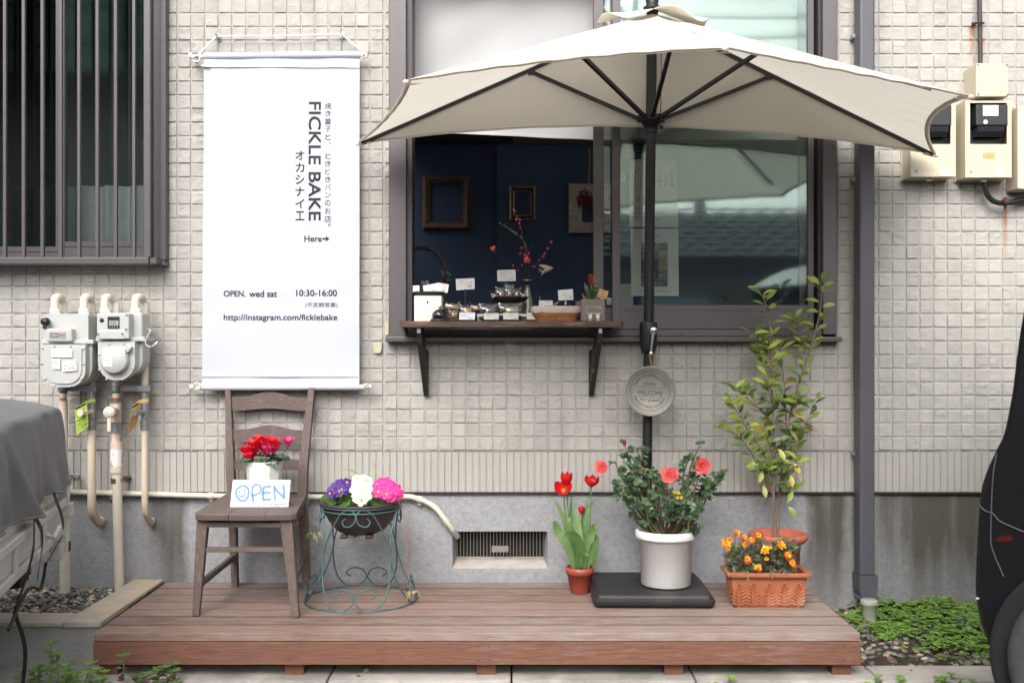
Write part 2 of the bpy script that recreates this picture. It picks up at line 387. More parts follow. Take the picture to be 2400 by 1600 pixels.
# ---- foundation with the vent recess
def foundation_material():
    m = mat('concrete_foundation', (.345, .352, .368), .88, 0, .16, 55, .7, 200, detail=12); t = m.node_tree; L = t.links.new
    b = t.nodes['Principled BSDF']; old = b.inputs['Base Color'].links[0].from_socket
    tc = N(t, 'ShaderNodeTexCoord'); sp = N(t, 'ShaderNodeSeparateXYZ'); L(tc.outputs['Object'], sp.inputs[0])
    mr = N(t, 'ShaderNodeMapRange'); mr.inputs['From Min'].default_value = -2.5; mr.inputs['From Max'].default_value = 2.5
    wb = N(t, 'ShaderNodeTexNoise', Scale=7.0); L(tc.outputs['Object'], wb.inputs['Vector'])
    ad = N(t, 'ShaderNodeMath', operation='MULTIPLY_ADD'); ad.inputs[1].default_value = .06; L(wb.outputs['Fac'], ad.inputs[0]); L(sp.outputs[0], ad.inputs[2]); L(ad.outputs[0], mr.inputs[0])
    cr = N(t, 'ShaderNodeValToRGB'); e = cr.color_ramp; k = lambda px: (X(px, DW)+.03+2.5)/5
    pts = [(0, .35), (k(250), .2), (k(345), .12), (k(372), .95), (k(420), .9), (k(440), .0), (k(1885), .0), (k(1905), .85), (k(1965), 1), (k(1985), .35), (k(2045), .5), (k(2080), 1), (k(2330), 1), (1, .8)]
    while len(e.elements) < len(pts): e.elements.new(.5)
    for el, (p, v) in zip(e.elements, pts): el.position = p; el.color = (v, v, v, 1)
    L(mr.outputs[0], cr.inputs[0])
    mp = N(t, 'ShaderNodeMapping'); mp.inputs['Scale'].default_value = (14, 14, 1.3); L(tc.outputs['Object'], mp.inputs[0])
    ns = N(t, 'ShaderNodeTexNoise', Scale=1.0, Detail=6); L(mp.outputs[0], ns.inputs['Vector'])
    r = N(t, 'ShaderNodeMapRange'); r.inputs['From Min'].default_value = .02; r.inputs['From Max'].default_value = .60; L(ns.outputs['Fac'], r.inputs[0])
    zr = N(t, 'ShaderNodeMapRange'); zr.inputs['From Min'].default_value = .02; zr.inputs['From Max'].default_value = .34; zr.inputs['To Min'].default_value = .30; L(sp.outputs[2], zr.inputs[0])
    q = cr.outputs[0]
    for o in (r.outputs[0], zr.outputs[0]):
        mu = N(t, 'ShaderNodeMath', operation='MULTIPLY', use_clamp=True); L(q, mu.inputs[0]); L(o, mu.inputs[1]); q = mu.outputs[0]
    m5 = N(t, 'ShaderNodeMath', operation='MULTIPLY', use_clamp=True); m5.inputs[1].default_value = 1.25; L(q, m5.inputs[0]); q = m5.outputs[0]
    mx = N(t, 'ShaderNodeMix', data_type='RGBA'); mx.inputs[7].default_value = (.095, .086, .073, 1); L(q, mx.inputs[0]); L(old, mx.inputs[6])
    # grit that shows light through the dirt
    vo = N(t, 'ShaderNodeTexVoronoi', Scale=150.0); L(tc.outputs['Object'], vo.inputs['Vector'])
    g = N(t, 'ShaderNodeMath', operation='LESS_THAN'); g.inputs[1].default_value = .16; L(vo.outputs['Distance'], g.inputs[0])
    n3 = N(t, 'ShaderNodeTexNoise', Scale=60.0); L(tc.outputs['Object'], n3.inputs['Vector'])
    g2 = N(t, 'ShaderNodeMath', operation='GREATER_THAN'); g2.inputs[1].default_value = .6; L(n3.outputs['Fac'], g2.inputs[0])
    g3 = N(t, 'ShaderNodeMath', operation='MULTIPLY'); L(g.outputs[0], g3.inputs[0]); L(g2.outputs[0], g3.inputs[1])
    g4 = N(t, 'ShaderNodeMath', operation='MULTIPLY'); g4.inputs[1].default_value = .8; L(g3.outputs[0], g4.inputs[0])
    m3 = N(t, 'ShaderNodeMix', data_type='RGBA'); m3.inputs[7].default_value = (.42, .41, .38, 1); L(g4.outputs[0], m3.inputs[0]); L(mx.outputs[2], m3.inputs[6])
    L(m3.outputs[2], b.inputs['Base Color']); return m
FOUND = foundation_material()
fo = MB(); FY = .012; zt = z0-.002; zb = -.14
hx0, hx1, hz0, hz1 = X(1060, DW), X(1284, DW), Zp(1333, DW), Zp(1246, DW); HD = .075
ix0, ix1, iz0 = hx0+.012, hx1-.012, hz0+.030
fq = fo.quad
fq((-3, FY, zb), (hx0, FY, zb), (hx0, FY, zt), (-3, FY, zt)); fq((hx1, FY, zb), (3, FY, zb), (3, FY, zt), (hx1, FY, zt))
fq((hx0, FY, hz1), (hx1, FY, hz1), (hx1, FY, zt), (hx0, FY, zt)); fq((hx0, FY, zb), (hx1, FY, zb), (hx1, FY, hz0), (hx0, FY, hz0))
yb = FY+HD
fq((hx0, FY, hz0), (ix0, yb, iz0), (ix0, yb, hz1), (hx0, FY, hz1)); fq((ix1, yb, iz0), (hx1, FY, hz0), (hx1, FY, hz1), (ix1, yb, hz1))
fq((ix0, yb, hz1), (ix1, yb, hz1), (hx1, FY, hz1), (hx0, FY, hz1))
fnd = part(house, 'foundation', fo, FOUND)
vs_ = MB(); vs_.quad((hx0, FY, hz0), (hx1, FY, hz0), (ix1, yb+.012, iz0), (ix0, yb+.012, iz0))
part(fnd, 'vent_sill', vs_, mat('mortar', (.46, .41, .37), .9, 0, .15, 25, .4))
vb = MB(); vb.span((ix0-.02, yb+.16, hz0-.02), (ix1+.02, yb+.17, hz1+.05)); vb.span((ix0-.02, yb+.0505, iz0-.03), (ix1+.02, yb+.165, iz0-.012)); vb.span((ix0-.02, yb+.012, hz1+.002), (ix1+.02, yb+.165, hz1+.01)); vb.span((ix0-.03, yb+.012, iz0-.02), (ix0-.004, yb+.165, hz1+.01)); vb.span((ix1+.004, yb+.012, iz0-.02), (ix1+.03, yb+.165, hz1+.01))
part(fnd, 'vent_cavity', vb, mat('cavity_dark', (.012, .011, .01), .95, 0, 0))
vg = MB(); gy = FY+.055
for i in range(27):
    x = ix0+.004+(ix1-ix0-.008)*i/26
    vg.span((x-.0010, gy, iz0-.004), (x+.0009, gy+.004, hz1))
cx = (ix0+ix1)/2-.001; st = (ix1-ix0-.008)/26
zc0 = iz0+(hz1-iz0)*.21; zc1 = iz0+(hz1-iz0)*.42
vg.span((cx-2.5*st, gy-.0015, zc0), (cx+2.5*st, gy+.005, zc1))
part(fnd, 'vent_grille', vg, mat('stainless', (.42, .40, .38), .4, .8, .15, 40))

# ---- serving window
sw = MB()
sw.span((X(911, 4.165), -.035, ZC), (X(952, 4.165), .12, 2.62), .003); sw.span((X(911, 4.165), -.0352, Zp(784, 4.165)), (X(952, 4.165), .12, ZC-.0002))
sw.span((X(1929, 4.165), -.035, Zp(784, 4.165)), (X(1962, 4.165), .12, 2.62), .003)
sw.span((X(903, 4.14), -.06, Zp(801, 4.14)), (X(1974, 4.14), .05, Zp(789, 4.14)), .003)
sw.span((X(954, 4.175), -.022, Zp(788, 4.17)), (X(1927, 4.175), .11, Zp(772, 4.175)), .002)
sw.span((X(913, 4.165), -.034, 2.62), (X(1960, 4.165), .12, 2.70))
for px in (1596, 1856):                              # drain holes of the sill track
    sw.box((X(px, 4.175), -.0225, Zp(783, 4.175)), (.006, .003, .004), mi=1)
swin = part(house, 'serving_window', sw, [ALU, BLACK])
rv = MB(); rv.span((X(952.5, 4.165), -.012, Zp(771, 4.2)), (X(969, 4.25), .119, 2.61))
part(swin, 'window_reveal', rv, ALU_D)
part(swin, 'window_reveal', MB().span((X(1909, 4.25), -.005, Zp(771, 4.2)), (X(1928.5, 4.165), .119, 2.61)), ALU_D)
GLASS = glassmat('window_glass', (.955, .985, .97), .075, (.76, .94, .87), .05)
GLASS2 = glassmat('inner_glass', (.97, .985, .975), .012, (.85, .97, .95))
def sash(root, nm, x0, x1, stl, strr, yb0, yb1, y, zt=2.60, gl=GLASS, dep=.028):
    """a sliding sash: x range, stile widths (photo px), rail heights and the depth of its plane"""
    d = DW+y; m = MB(); a, b = X(x0, d), X(x1, d); w0, w1 = stl*d/F, strr*d/F; r0, r1 = Zp(yb0, d), Zp(yb1, d)
    m.span((a, y, r0), (a+w0, y+dep, zt), .002); m.span((b-w1, y, r0), (b, y+dep, zt), .002)
    m.span((a+w0, y+.002, r0), (b-w1, y+dep-.002, r1)); m.span((a+w0, y-.001, r1-.020), (b-w1, y+.001, r1-.017), mi=0)
    m.span((a+w0, y+.002, zt-.05), (b-w1, y+dep-.002, zt))
    s_ = part(root, nm, m, ALU)
    g = MB(); g.span((a+w0-.003, y+dep*.4, r1-.003), (b-w1+.003, y+dep*.4+.005, zt-.045))
    part(root, 'glass_pane', g, gl); return s_
sash(swin, 'sash', 1435, 1908, 19, 14, 770.5, 715, .028)
sash(swin, 'sash', 1391, 1893, 24, 20, 768, 722, .066, gl=GLASS2)
# ---- barred window
bw = MB()
bw.span((X(379, 4.17), -.045, Zp(610, 4.17)), (X(391, 4.17), .12, 2.62), .002); bw.span((X(363, 4.2), -.012, Zp(606, 4.2)), (X(379, 4.2), .12, 2.61))
bw.span((-2.95, -.055, Zp(622, 4.15)), (X(388, 4.15), .05, Zp(612, 4.15)), .002); bw.span((-2.95, .0, Zp(611, 4.2)), (X(363, 4.2), .12, Zp(603, 4.2)))
bw.span((-2.95, -.044, 2.62), (X(391, 4.17), .12, 2.7))
bwin = part(house, 'barred_window', bw, ALU)
lt = MB(); yb_ = -.115
lt.span((-2.9, yb_-.004, Zp(618.5, 4.085)), (X(349, 4.085), yb_+.022, Zp(603, 4.085)), .002)
lt.span((X(337, 4.085)+.0, yb_-.003, Zp(603, 4.085)), (X(349, 4.085)+.006, yb_+.02, 2.6), .002)
lt.span((X(349, 4.085)+.004, yb_+.0, Zp(617, 4.085)), (X(369, 4.1), .0, Zp(605, 4.085)))
part(bwin, 'lattice_frame', lt, ALU)
for px in (-120, -77, -34, 10, 54, 98, 141, 184, 227, 270, 313):
    b_ = MB().span((X(px-4, 4.085), yb_, Zp(603.5, 4.085)), (X(px+4, 4.085), yb_+.016, 2.6), .0025); part(bwin, 'window_bar', b_, ALU)
sash(bwin, 'sash', 130, 356, 21, 20, 603, 566, .040)
sash(bwin, 'sash', -260, 152, 20, 20, 603, 578, .078, gl=glassmat('screen_glass', (.45, .48, .48), .0, (.5, .6, .58)))
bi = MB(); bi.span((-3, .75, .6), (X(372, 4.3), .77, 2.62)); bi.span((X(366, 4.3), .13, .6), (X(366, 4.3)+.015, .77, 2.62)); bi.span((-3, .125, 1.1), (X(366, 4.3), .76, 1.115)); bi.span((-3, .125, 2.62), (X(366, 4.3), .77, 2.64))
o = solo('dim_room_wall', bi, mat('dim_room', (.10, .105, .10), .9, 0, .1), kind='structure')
hc = MB(); hc.grid(lambda u, v: V(X(20, 4.42)+u*(X(366, 4.42)-X(20, 4.42)), .22+.018*sin(u*34)+.008*sin(u*71+1), 1.14+v*(Zp(436, 4.42)-1.14)), 90, 3)
solo('half_curtain', hc, mat('pale_cloth', (.58, .62, .60), .9, 0, .08, trans=.3), 'pale pleated half curtain behind the lower panes of the barred window', 'curtain')
# ---- shop interior behind the serving window
NAVY = mat('navy_wall', (.042, .070, .130), .75, 0, .12, 3, .05, 60)
iw = MB(); d0, d1 = 5.62, 5.50
iw.span((-1.0, d0-DW, -.1), (X(1165, d0), d0-DW+.02, Zp(339, d0))); iw.span((X(1165, d1), d1-DW, -.1), (2.2, d1-DW+.14, Zp(339, d1)))
iw.span((-.72, .125, -.1), (-.70, 1.42, .75)); iw.span((-.72, .125, 2.2), (-.70, 1.42, 2.6)); iw.span((-.72, .125, .7501), (-.70, .7, 2.1999)); iw.span((1.75, .125, -.1), (1.77, 1.30, .1)); iw.span((1.75, .125, 2.55), (1.77, 1.30, 2.6))  # unseen side openings, added to let sky light into the room
solo('interior_wall', iw, NAVY, kind='structure')
ib = MB(); ib.span((-1.0, 1.33, Zp(339, d0)), (X(1203, 5.6), 1.44, 2.6)); ib.span((X(1203, 5.6), 1.28, Zp(339, d1)+.001), (2.2, 1.43, 2.6), mi=1)
ib.span((-.7, .125, 2.6), (1.75, 1.44, 2.62), mi=2); ib.span((-.69, .125, .02), (1.74, 1.41, .04), mi=2)
ib.span((-.7, .122, .04), (1.75, .128, Zp(760, DW+.12)))
solo('interior_ceiling', ib, [mat('ceiling_dark', (.02, .018, .016), .9), mat('ceiling_brown', (.075, .05, .042), .8), mat('ceiling_white', (.55, .54, .52), .9)], kind='structure')
# ---- ground, kerb, beds
gm = mat('asphalt', (.075, .073, .07), .92, 0, .25, 30, .5, 260)
g_ = MB().quad((-80, -80, -.125), (80, -80, -.125), (80, 80, -.125), (-80, 80, -.125)); solo('ground', g_, gm, kind='structure')
kb = MB(); x = -4.8
while x < 4.8:
    kb.box((x+.2985, -.685, -.062), (.595, .165, .124), bev=.006); x += .60
KERB = mat('kerb_concrete', (.43, .40, .37), .9, 0, .14, 12, .4, 200, col2=(.27, .25, .23), mixscale=4)
solo('kerb', kb, KERB, kind='structure')
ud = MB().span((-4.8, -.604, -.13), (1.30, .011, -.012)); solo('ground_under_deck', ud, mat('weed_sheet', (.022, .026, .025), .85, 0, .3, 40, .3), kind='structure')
def bedz(x, y): return -.004+.055*min(1, max(0, (y+.60)/.6))+(.012*sin(x*9+y*7)+.008*sin(x*23-y*17))*min(1, max(0, (y+.60)/.15))
rbm = MB(); rbm.grid(lambda u, v: V(1.13+u*2.9, -.603+v*.614, bedz(1.13+u*2.9, -.603+v*.614)), 60, 16)
solo('soil_bed', rbm, SOIL, kind='structure')

# ---- low block wall with stone caps at the left, gravel inside
lw = thing('low_wall', 'low grey block wall with flat beige stone caps beside the deck', 'low wall', (-1.9, -.55, 0))
lwb = MB(); yf = -.635
lwb.span((-2.9, yf+.005, -.13), (-1.39, yf+.115, .138)); lwb.span((-1.50, yf+.116, -.13), (-1.395, .01, .138))
part(lw, 'block_wall', lwb, mat('block_grey', (.36, .36, .35), .9, 0, .2, 9, .6, 220))
CAP = mat('cap_stone', (.43, .385, .33), .85, 0, .12, 14, .35, 150, island=.12, col2=(.50, .40, .29), mixscale=7)
cz0, cz1 = .139, .155
xs = [-2.9, -2.30, -1.79, -1.512]
for a, b in zip(xs[:-1], xs[1:]): part(lw, 'cap_stone', MB().box(((a+b)/2, yf+.06, (cz0+cz1)/2), (b-a-.004, .13, cz1-cz0), bev=.004), CAP)
cp = MB().prism([(-1.51, yf-.005, cz0), (-1.388, yf-.005, cz0), (-1.386, yf+.26, cz0), (-1.508, yf+.26, cz0)], (0, 0, cz1-cz0)); part(lw, 'cap_stone', cp, CAP)
for a, b in ((yf+.264, yf+.43), (yf+.434, .008)): part(lw, 'cap_stone', MB().box((-1.447, (a+b)/2, (cz0+cz1)/2), (.122, b-a, cz1-cz0), bev=.004), CAP)
# pebbles
def ico():
    bm = bmesh.new(); bmesh.ops.create_icosphere(bm, subdivisions=1, radius=1); v = np.array([x.co[:] for x in bm.verts]); f = np.array([[x.index for x in q.verts] for q in bm.faces]); bm.free(); return v, f
IV, IF = ico()
def pebbles(name, n, fpos, size, mats, weights, label, flat=.6):
    vs = []; fs = []; ms = []; k = len(IV)
    for i in range(n):
        x, y, z = fpos(); s_ = rnd(*size); R = np.array(Euler((rnd(-.5, .5), rnd(-.5, .5), rnd(0, 6.3))).to_matrix())
        v = IV*(1+RNG.uniform(-.16, .16, (k, 1)))*np.array([s_*rnd(.9, 1.5), s_, s_*flat*rnd(.7, 1.2)])
        vs.append(v @ R.T+np.array([x, y, z])); fs.append(IF+i*k); ms.append(np.full(len(IF), random.choices(range(len(mats)), weights)[0]))
    o = np_object(name, np.concatenate(vs), np.concatenate(fs), mats, smooth=True, mi=np.concatenate(ms), n=3); o['kind'] = 'stuff'; o['label'] = label; return o
PEB = [mat('pebble_'+a, c, .75, 0, .25, 60, island=.25) for a, c in (('grey', (.17, .165, .155)), ('tan', (.34, .27, .19)), ('dark', (.07, .07, .072)), ('pale', (.46, .42, .36)), ('rust', (.20, .10, .07)))]
gb = MB().span((-2.9, yf+.12, -.12), (-1.505, .011, .085)); solo('gravel_bed', gb, SOIL, kind='structure')
def gp():
    y = rnd(yf+.135, .0); x = rnd(-2.35, -1.515); return x, y, .092+.028*((y+.5)/.5)*(1 if x < -1.5 else .4)+rnd(-.008, .008)
pebbles('gravel', 3300, gp, (.0055, .0125), PEB, (5, 3, 3, 2, .35), 'mixed grey and tan river gravel behind the low wall')
def gp2():
    y = rnd(-.60, .0); x = rnd(1.15, 2.6); return x, y, bedz(x, y)+rnd(-.002, .005)
pebbles('stone_chips', 1500, gp2, (.006, .018), PEB, (5, 2.0, 4, 1.6, 1.2), 'loose grey and brown stone chips on the soil bed', .45)

# ---- deck
WOODD = None
def deck_wood(name, base, worn, worn_pos=True):
    m = mat(name, base, .72, 0, .30, 5, .3, 9, stretch=(2.2, 42, 42), island=.26); t = m.node_tree; L = t.links.new
    b = t.nodes['Principled BSDF']; old = b.inputs['Base Color'].links[0].from_socket; tc = N(t, 'ShaderNodeTexCoord')
    mp = N(t, 'ShaderNodeMapping'); mp.inputs['Scale'].default_value = (3.5, 22, 22); L(tc.outputs['Object'], mp.inputs[0])
    n = N(t, 'ShaderNodeTexNoise', Scale=2.2, Detail=8, Roughness=.68); L(mp.outputs[0], n.inputs['Vector'])
    lo = N(t, 'ShaderNodeTexNoise', Scale=1.3, Detail=2); L(tc.outputs['Object'], lo.inputs['Vector'])
    ad = N(t, 'ShaderNodeMath', operation='MULTIPLY_ADD'); ad.inputs[1].default_value = .55; L(lo.outputs['Fac'], ad.inputs[0]); L(n.outputs['Fac'], ad.inputs[2])
    r = N(t, 'ShaderNodeMapRange'); r.inputs['From Min'].default_value = .60 if worn_pos else .86; r.inputs['From Max'].default_value = 1.02 if worn_pos else 1.15; r.inputs['To Max'].default_value = .9; L(ad.outputs[0], r.inputs[0])
    mx = N(t, 'ShaderNodeMix', data_type='RGBA'); mx.inputs[7].default_value = (*worn, 1); L(r.outputs[0], mx.inputs[0]); L(old, mx.inputs[6])
    # knots
    vo = N(t, 'ShaderNodeTexVoronoi', Scale=1.0); m2 = N(t, 'ShaderNodeMapping'); m2.inputs['Scale'].default_value = (2.3, 6.5, 6.5); L(tc.outputs['Object'], m2.inputs[0]); L(m2.outputs[0], vo.inputs['Vector'])
    kr = N(t, 'ShaderNodeMapRange'); kr.inputs['From Min'].default_value = .095; kr.inputs['From Max'].default_value = .03; kr.inputs['To Max'].default_value = .75; L(vo.outputs['Distance'], kr.inputs[0])
    m3 = N(t, 'ShaderNodeMix', data_type='RGBA'); m3.inputs[7].default_value = (.075, .035, .024, 1); L(kr.outputs[0], m3.inputs[0]); L(mx.outputs[2], m3.inputs[6])
    L(m3.outputs[2], b.inputs['Base Color']); return m
TOPW = deck_wood('deck_wood', (.195, .115, .086), (.37, .305, .28)); FASW = deck_wood('fascia_wood', (.175, .078, .050), (.30, .20, .165), False)
POSTW = mat('post_wood', (.16, .065, .036), .75, 0, .2, 9, .3, 60, stretch=(9, 9, 1))
deck = thing('wooden_deck', 'low reddish brown wooden deck in front of the shop window', 'deck', (-.11, -.36, 0))
DX0, DX1, DYF, DZ = -1.372, 1.142, -.735, .145
tb = MB(); nb = 7; pit = (0-.004-DYF)/nb
scr = []
for i in range(nb):
    ya = -.004-i*pit; a = rnd(-.002, .002)
    tb.box(((DX0+DX1)/2, ya-pit/2, DZ-.0135+rnd(-.0008, .0008)), (DX1-DX0+a, pit-.0070, .027), bev=.002)
    for px in (-1.30, -.77, -.115, .52, 1.07):
        for dy in (.025, pit-.025): scr.append((px+rnd(-.004, .004), ya-dy, DZ+.0008))
for p in scr: tb.disc(p, .0022, 8, 1)
SCRM = mat('screw_steel', (.06, .05, .045), .5, .6)
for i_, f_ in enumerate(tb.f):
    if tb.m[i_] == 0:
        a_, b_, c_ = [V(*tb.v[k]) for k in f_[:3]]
        if abs((b_-a_).cross(c_-a_).normalized().z) < .5 and min(tb.v[k][1] for k in f_) > DYF+.02: tb.m[i_] = 2  # board sides in the gaps coloured dark so the gaps read as dark lines
part(deck, 'board_surface', tb, [TOPW, SCRM, mat('board_gap_dark', (.045, .022, .016), .9, 0, .2)])
fs_ = MB(); fz0, fz1 = .040, DZ-.030
fs_.span((DX0-.002, DYF+.003, fz0), (DX1+.003, DYF+.024, fz1), .002); fs_.span((DX1-.022, DYF+.025, fz0), (DX1+.002, -.005, fz1), .002); fs_.span((DX0, DYF+.025, fz0), (DX0+.022, -.005, fz1), .002)
for px in (-1.335, -.72, -.085, .535, 1.09):
    for y in (DYF+.055, -.3, -.04): part(deck, 'post', MB().span((px-.031, y-.025, -.125 if y < -.62 else -.012), (px+.031, y+.028, fz1)), POSTW)
RX = Matrix.Rotation(pi/2, 3, 'X')
for px in (-1.35, -1.325, -1.05, -.735, -.70, -.42, -.11, -.075, .16, .49, .52, .77, 1.09, 1.125):
    for z in (fz0+.016, fz1-.016): fs_.disc((px+rnd(-.003, .003), DYF+.0022, z+rnd(-.002, .002)), .0024, 8, 1, R=RX)
part(deck, 'fascia', fs_, [FASW, SCRM])

# ---- what stands across the street: it shows in the panes
nb_ = thing('neighbour_house', 'low house with grey tiled roof across the street seen in the window reflection', 'house', (2.5, -11, 0))
m = MB(); m.span((-1.5, -14, -.12), (9, -10.2, 2.25)); part(nb_, 'wall', m, mat('plaster_tan', (.30, .27, .23), .9))
m = MB()
for k in range(9):
    y0_, y1_ = -9.6-k*.26, -9.6-(k+1)*.26; zz_ = 2.2+k*.105
    m.grid(lambda u, v: V(-2+u*11.5, y0_+(y1_-y0_)*v, zz_+.10*v+.022*abs(sin(u*120+k*1.1))+(.02 if v == 0 else 0)), 240, 2)
m.span((-2, -14.2, 2.1), (9.5, -12, 3.05)); part(nb_, 'roof', m, mat('roof_tile', (.13, .135, .14), .85, 0, .2, 3))
for x in (-.5, 1.6, 4.2, 6.3): part(nb_, 'window', MB().span((x, -10.22, .5), (x+1.1, -10.15, 1.7)), mat('far_pane', (.5, .55, .58), .2))
tbg = thing('apartment_building', 'tall dark apartment building across the street seen in the barred window reflection', 'building', (-6, -13, 0))
m = MB(); m.span((-14, -17, -.12), (-3.6, -12, 8.2)); part(tbg, 'wall', m, mat('dark_plaster', (.06, .06, .062), .9))
for k in range(4):
    part(tbg, 'window', MB().span((-10.6+k*1.62, -12.02, 5.25), (-9.25+k*1.62, -11.95, 7.2)), mat('far_pane', (.30, .46, .45), .25))
    part(tbg, 'window', MB().span((-12+k*2.3, -12.02, .4), (-10.4+k*2.3, -11.95, 2.0)), mat('far_pane', (.28, .36, .36), .3))
def cable(z0_, z1_, y, sag, r=.022):
    m = MB(); m.tube([V(-14+i, y, z0_+(z1_-z0_)*i/28-sag*(1-((i-14)/14)**2)) for i in range(29)], r, 6)
    solo('power_cable', m, BLACK, 'black overhead cable across the street mirrored in the upper pane', 'cable', 'overhead cables across the street')
for a in ((4.9, 5.3, -8.6, .35), (5.6, 5.2, -8.8, .25), (6.2, 6.3, -9.0, .4), (6.9, 6.2, -8.5, .3), (7.3, 7.9, -8.8, .4)): cable(*a)
def bare_tree():
    t = thing('bare_tree', 'bare branched tree across the street mirrored in the upper pane', 'tree', (3.6, -16, -.12)); m = MB()
    def grow(p, d, L, r, n):
        q = p+d*L; m.tube([p, (p+q)/2+V(rnd(-.04, .04)*L, 0, rnd(-.03, .03)), q], [r, r*.85, r*.7], 5)
        if n:
            for _ in range(3): grow(q, (d+V(rnd(-.9, .9), rnd(-.5, .5), rnd(-.3, .6))).normalized(), L*rnd(.55, .72), r*.6, n-1)
    grow(V(3.6, -16, -.12), V(0, 0, 1), 4.3, .16, 5); part(t, 'trunk', m, mat('bark_dark', (.05, .04, .035), .9))
bare_tree()
# ================================================================ THINGS ON THE WALL
# ---- hanging banner
CLOTHW = mat('banner_cloth', (.50, .525, .59), .85, 0, .012, 3, .06, 9)
CORD = mat('white_cord', (.66, .64, .60), .9, 0, .1, 60)
dB = 4.155; bn = thing('hanging_banner', 'tall white cloth banner with black lettering hanging from two wall hooks', 'banner', W(660, 912, dB))
bl, br, bt, bb = X(479, dB), X(843, dB), Zp(128, dB), Zp(906, dB)
def bcl(u, v):
    w_ = .0050*sin(v*5+u*2)*sin(u*3.1)+.0022*sin(u*15+v*11)*(.3+.7*abs(2*u-1))+.0016*sin(v*37-u*9)*max(0, abs(2*u-1)-.55)*2
    lx = bl-.007*(1-v)
    return V(lx+u*(br-lx), dB-DW-.004+w_-.006*(1-v), bb+v*(bt-bb))
m = MB(); m.grid(bcl, 36, 90); m.grid(lambda u, v: bcl(u, v)+V(0, .0022, 0), 36, 90)
cl_ = part(bn, 'cloth', m, CLOTHW)
hm = MB(); rr = .0135
hm.tube([V(bl-.0005, dB-DW-.002, bt-.008), V(br+.0005, dB-DW-.002, bt-.001)], rr, 14); hm.span((bl-.004, dB-DW-.0115, bt-.0527), (br-.0005, dB-DW-.0065, bt-.0513)); part(bn, 'rod_pocket', hm, CLOTHW); hm = MB()
hm.tube([V(bl-.009, dB-DW-.008, bb-.002), V(br+.001, dB-DW-.008, bb)], rr, 14); hm.span((bl-.008, dB-DW-.0115, bb+.0393), (br-.0005, dB-DW-.0065, bb+.0407)); part(bn, 'rod_pocket', hm, CLOTHW)
for y0, xa, xb, dy in ((bt-.005, 447, 858, -.002), (bb-.001, 450, 868, -.008)):
    m = MB(); m.tube([V(X(xa, dB), dB-DW+dy, y0-(.004 if y0 > 1 else .001)), V(X(xb, dB), dB-DW+dy, y0+(.003 if y0 > 1 else 0))], .009, 12)
    for xx in (xa, xb): m.tube([V(X(xx-3, dB), dB-DW+dy, y0), V(X(xx+3, dB), dB-DW+dy, y0)], .011, 12)
    part(bn, 'rod', m, WHITE)
h1, h2 = W(508, 84, 4.17), W(800, 79, 4.17)
m = MB(); e1, e2 = W(455, 138, 4.15), W(856, 131, 4.15)
for o_ in (0, .0035):
    m.tube([h1+V(0, 0, -o_), (h1+h2)/2+V(0, 0, -.004-o_), h2+V(0, 0, -o_)], .0018, 6)
    m.tube([h1+V(o_, 0, 0), e1+V(o_*2, 0, .004)], .0020, 6); m.tube([h2, e2+V(o_, 0, .004)], .0020, 6)
part(bn, 'cord', m, CORD)
for q, s_ in ((W(462, 140, 4.14), .014), (W(854, 133, 4.14), .008), (W(463, 905, 4.135), .014), (W(858, 904, 4.135), .008)):
    m = MB()
    for k in range(3):
        R = Euler((rnd(-.5, .5), rnd(-.6, .6), rnd(-.5, .5))).to_matrix()
        m.tube([q+R @ V(s_*cos(a)*rnd(.8, 1.1), -.004+.004*sin(a*2), s_*sin(a)) for a in np.linspace(0, 6.1, 16)], .0021, 6)
    if s_ > .01 and q.z > 1.2:
        for k in range(3): m.tube([W(472, 152+k*2, 4.14), W(490, 153+k*2, 4.135)], .002, 5)
    part(bn, 'cord_knot', m, CORD)
for h in (h1, h2):
    m = MB(); m.box((h.x, -.009, h.z), (.017, .003, .026), bev=.002); m.tube([h+V(0, .012, -.005), h+V(0, -.006, -.004), h+V(0, -.009, .008)], .003, 6)
    part(bn, 'hook', m, CHROME)
m = MB()
def bp(u, v):      # photo px -> cloth
    x, z = X(u, dB), Zp(-v, dB); t = (z-bb)/(bt-bb); uu = (x-(bl-.007*(1-t)))/(br-(bl-.007*(1-t))); return bcl(uu, t)+V(0, -.0012, 0)
rot = lambda cx, cy: (lambda u, v: bp(cx+v, -(cy+u)))           # running downwards, tops to the right
text(m, 'FICKLE BAKE', (0, 0, 277, 27.5), lambda u, v: bp(725+v, -(240.5+u)), bold=.7)
part(bn, 'lettering', m, INK); m = MB()
for i, ch in enumerate('オカシナイエ'): text(m, ch, (694, -(355+i*28.2+21), 714.5, -(355+i*28.2)), bp, bold=.25)
part(bn, 'lettering', m, INK); m = MB()
colt = '焼き菓子と、ときどきパンのお店。'; y = 242
for ch in colt:
    if ch == '、': text(m, ch, (772, -(y+6), 777, -y), bp); y += 26
    elif ch == '。': text(m, ch, (770, -(y+6), 776, -y-0), bp); y += 8
    else:
        s_ = 15.5 if ch in '焼菓店' else 13.5
        text(m, ch, (769.5-s_/2, -(y+s_), 769.5+s_/2, -y), bp); y += 18.35
part(bn, 'lettering', m, INK); m = MB()
text(m, 'Here', (714.5, -567, 755, -553), bp, bold=.3)
m.add([bp(*p) for p in ((757, -558.3), (765, -558.3), (765, -554), (773.5, -560.2), (765, -566.5), (765, -562.3), (757, -562.3))], [tuple(range(7))])
part(bn, 'lettering', m, INK); m = MB()
text(m, 'OPEN.', (526, -695, 576, -681.5), bp, bold=.35); text(m, 'wed sat', (585, -696, 650, -681), bp, bold=.35); text(m, '10:30-16:00', (695.5, -694, 790.5, -679.5), bp, bold=.35)
part(bn, 'lettering', m, INK); m = MB()
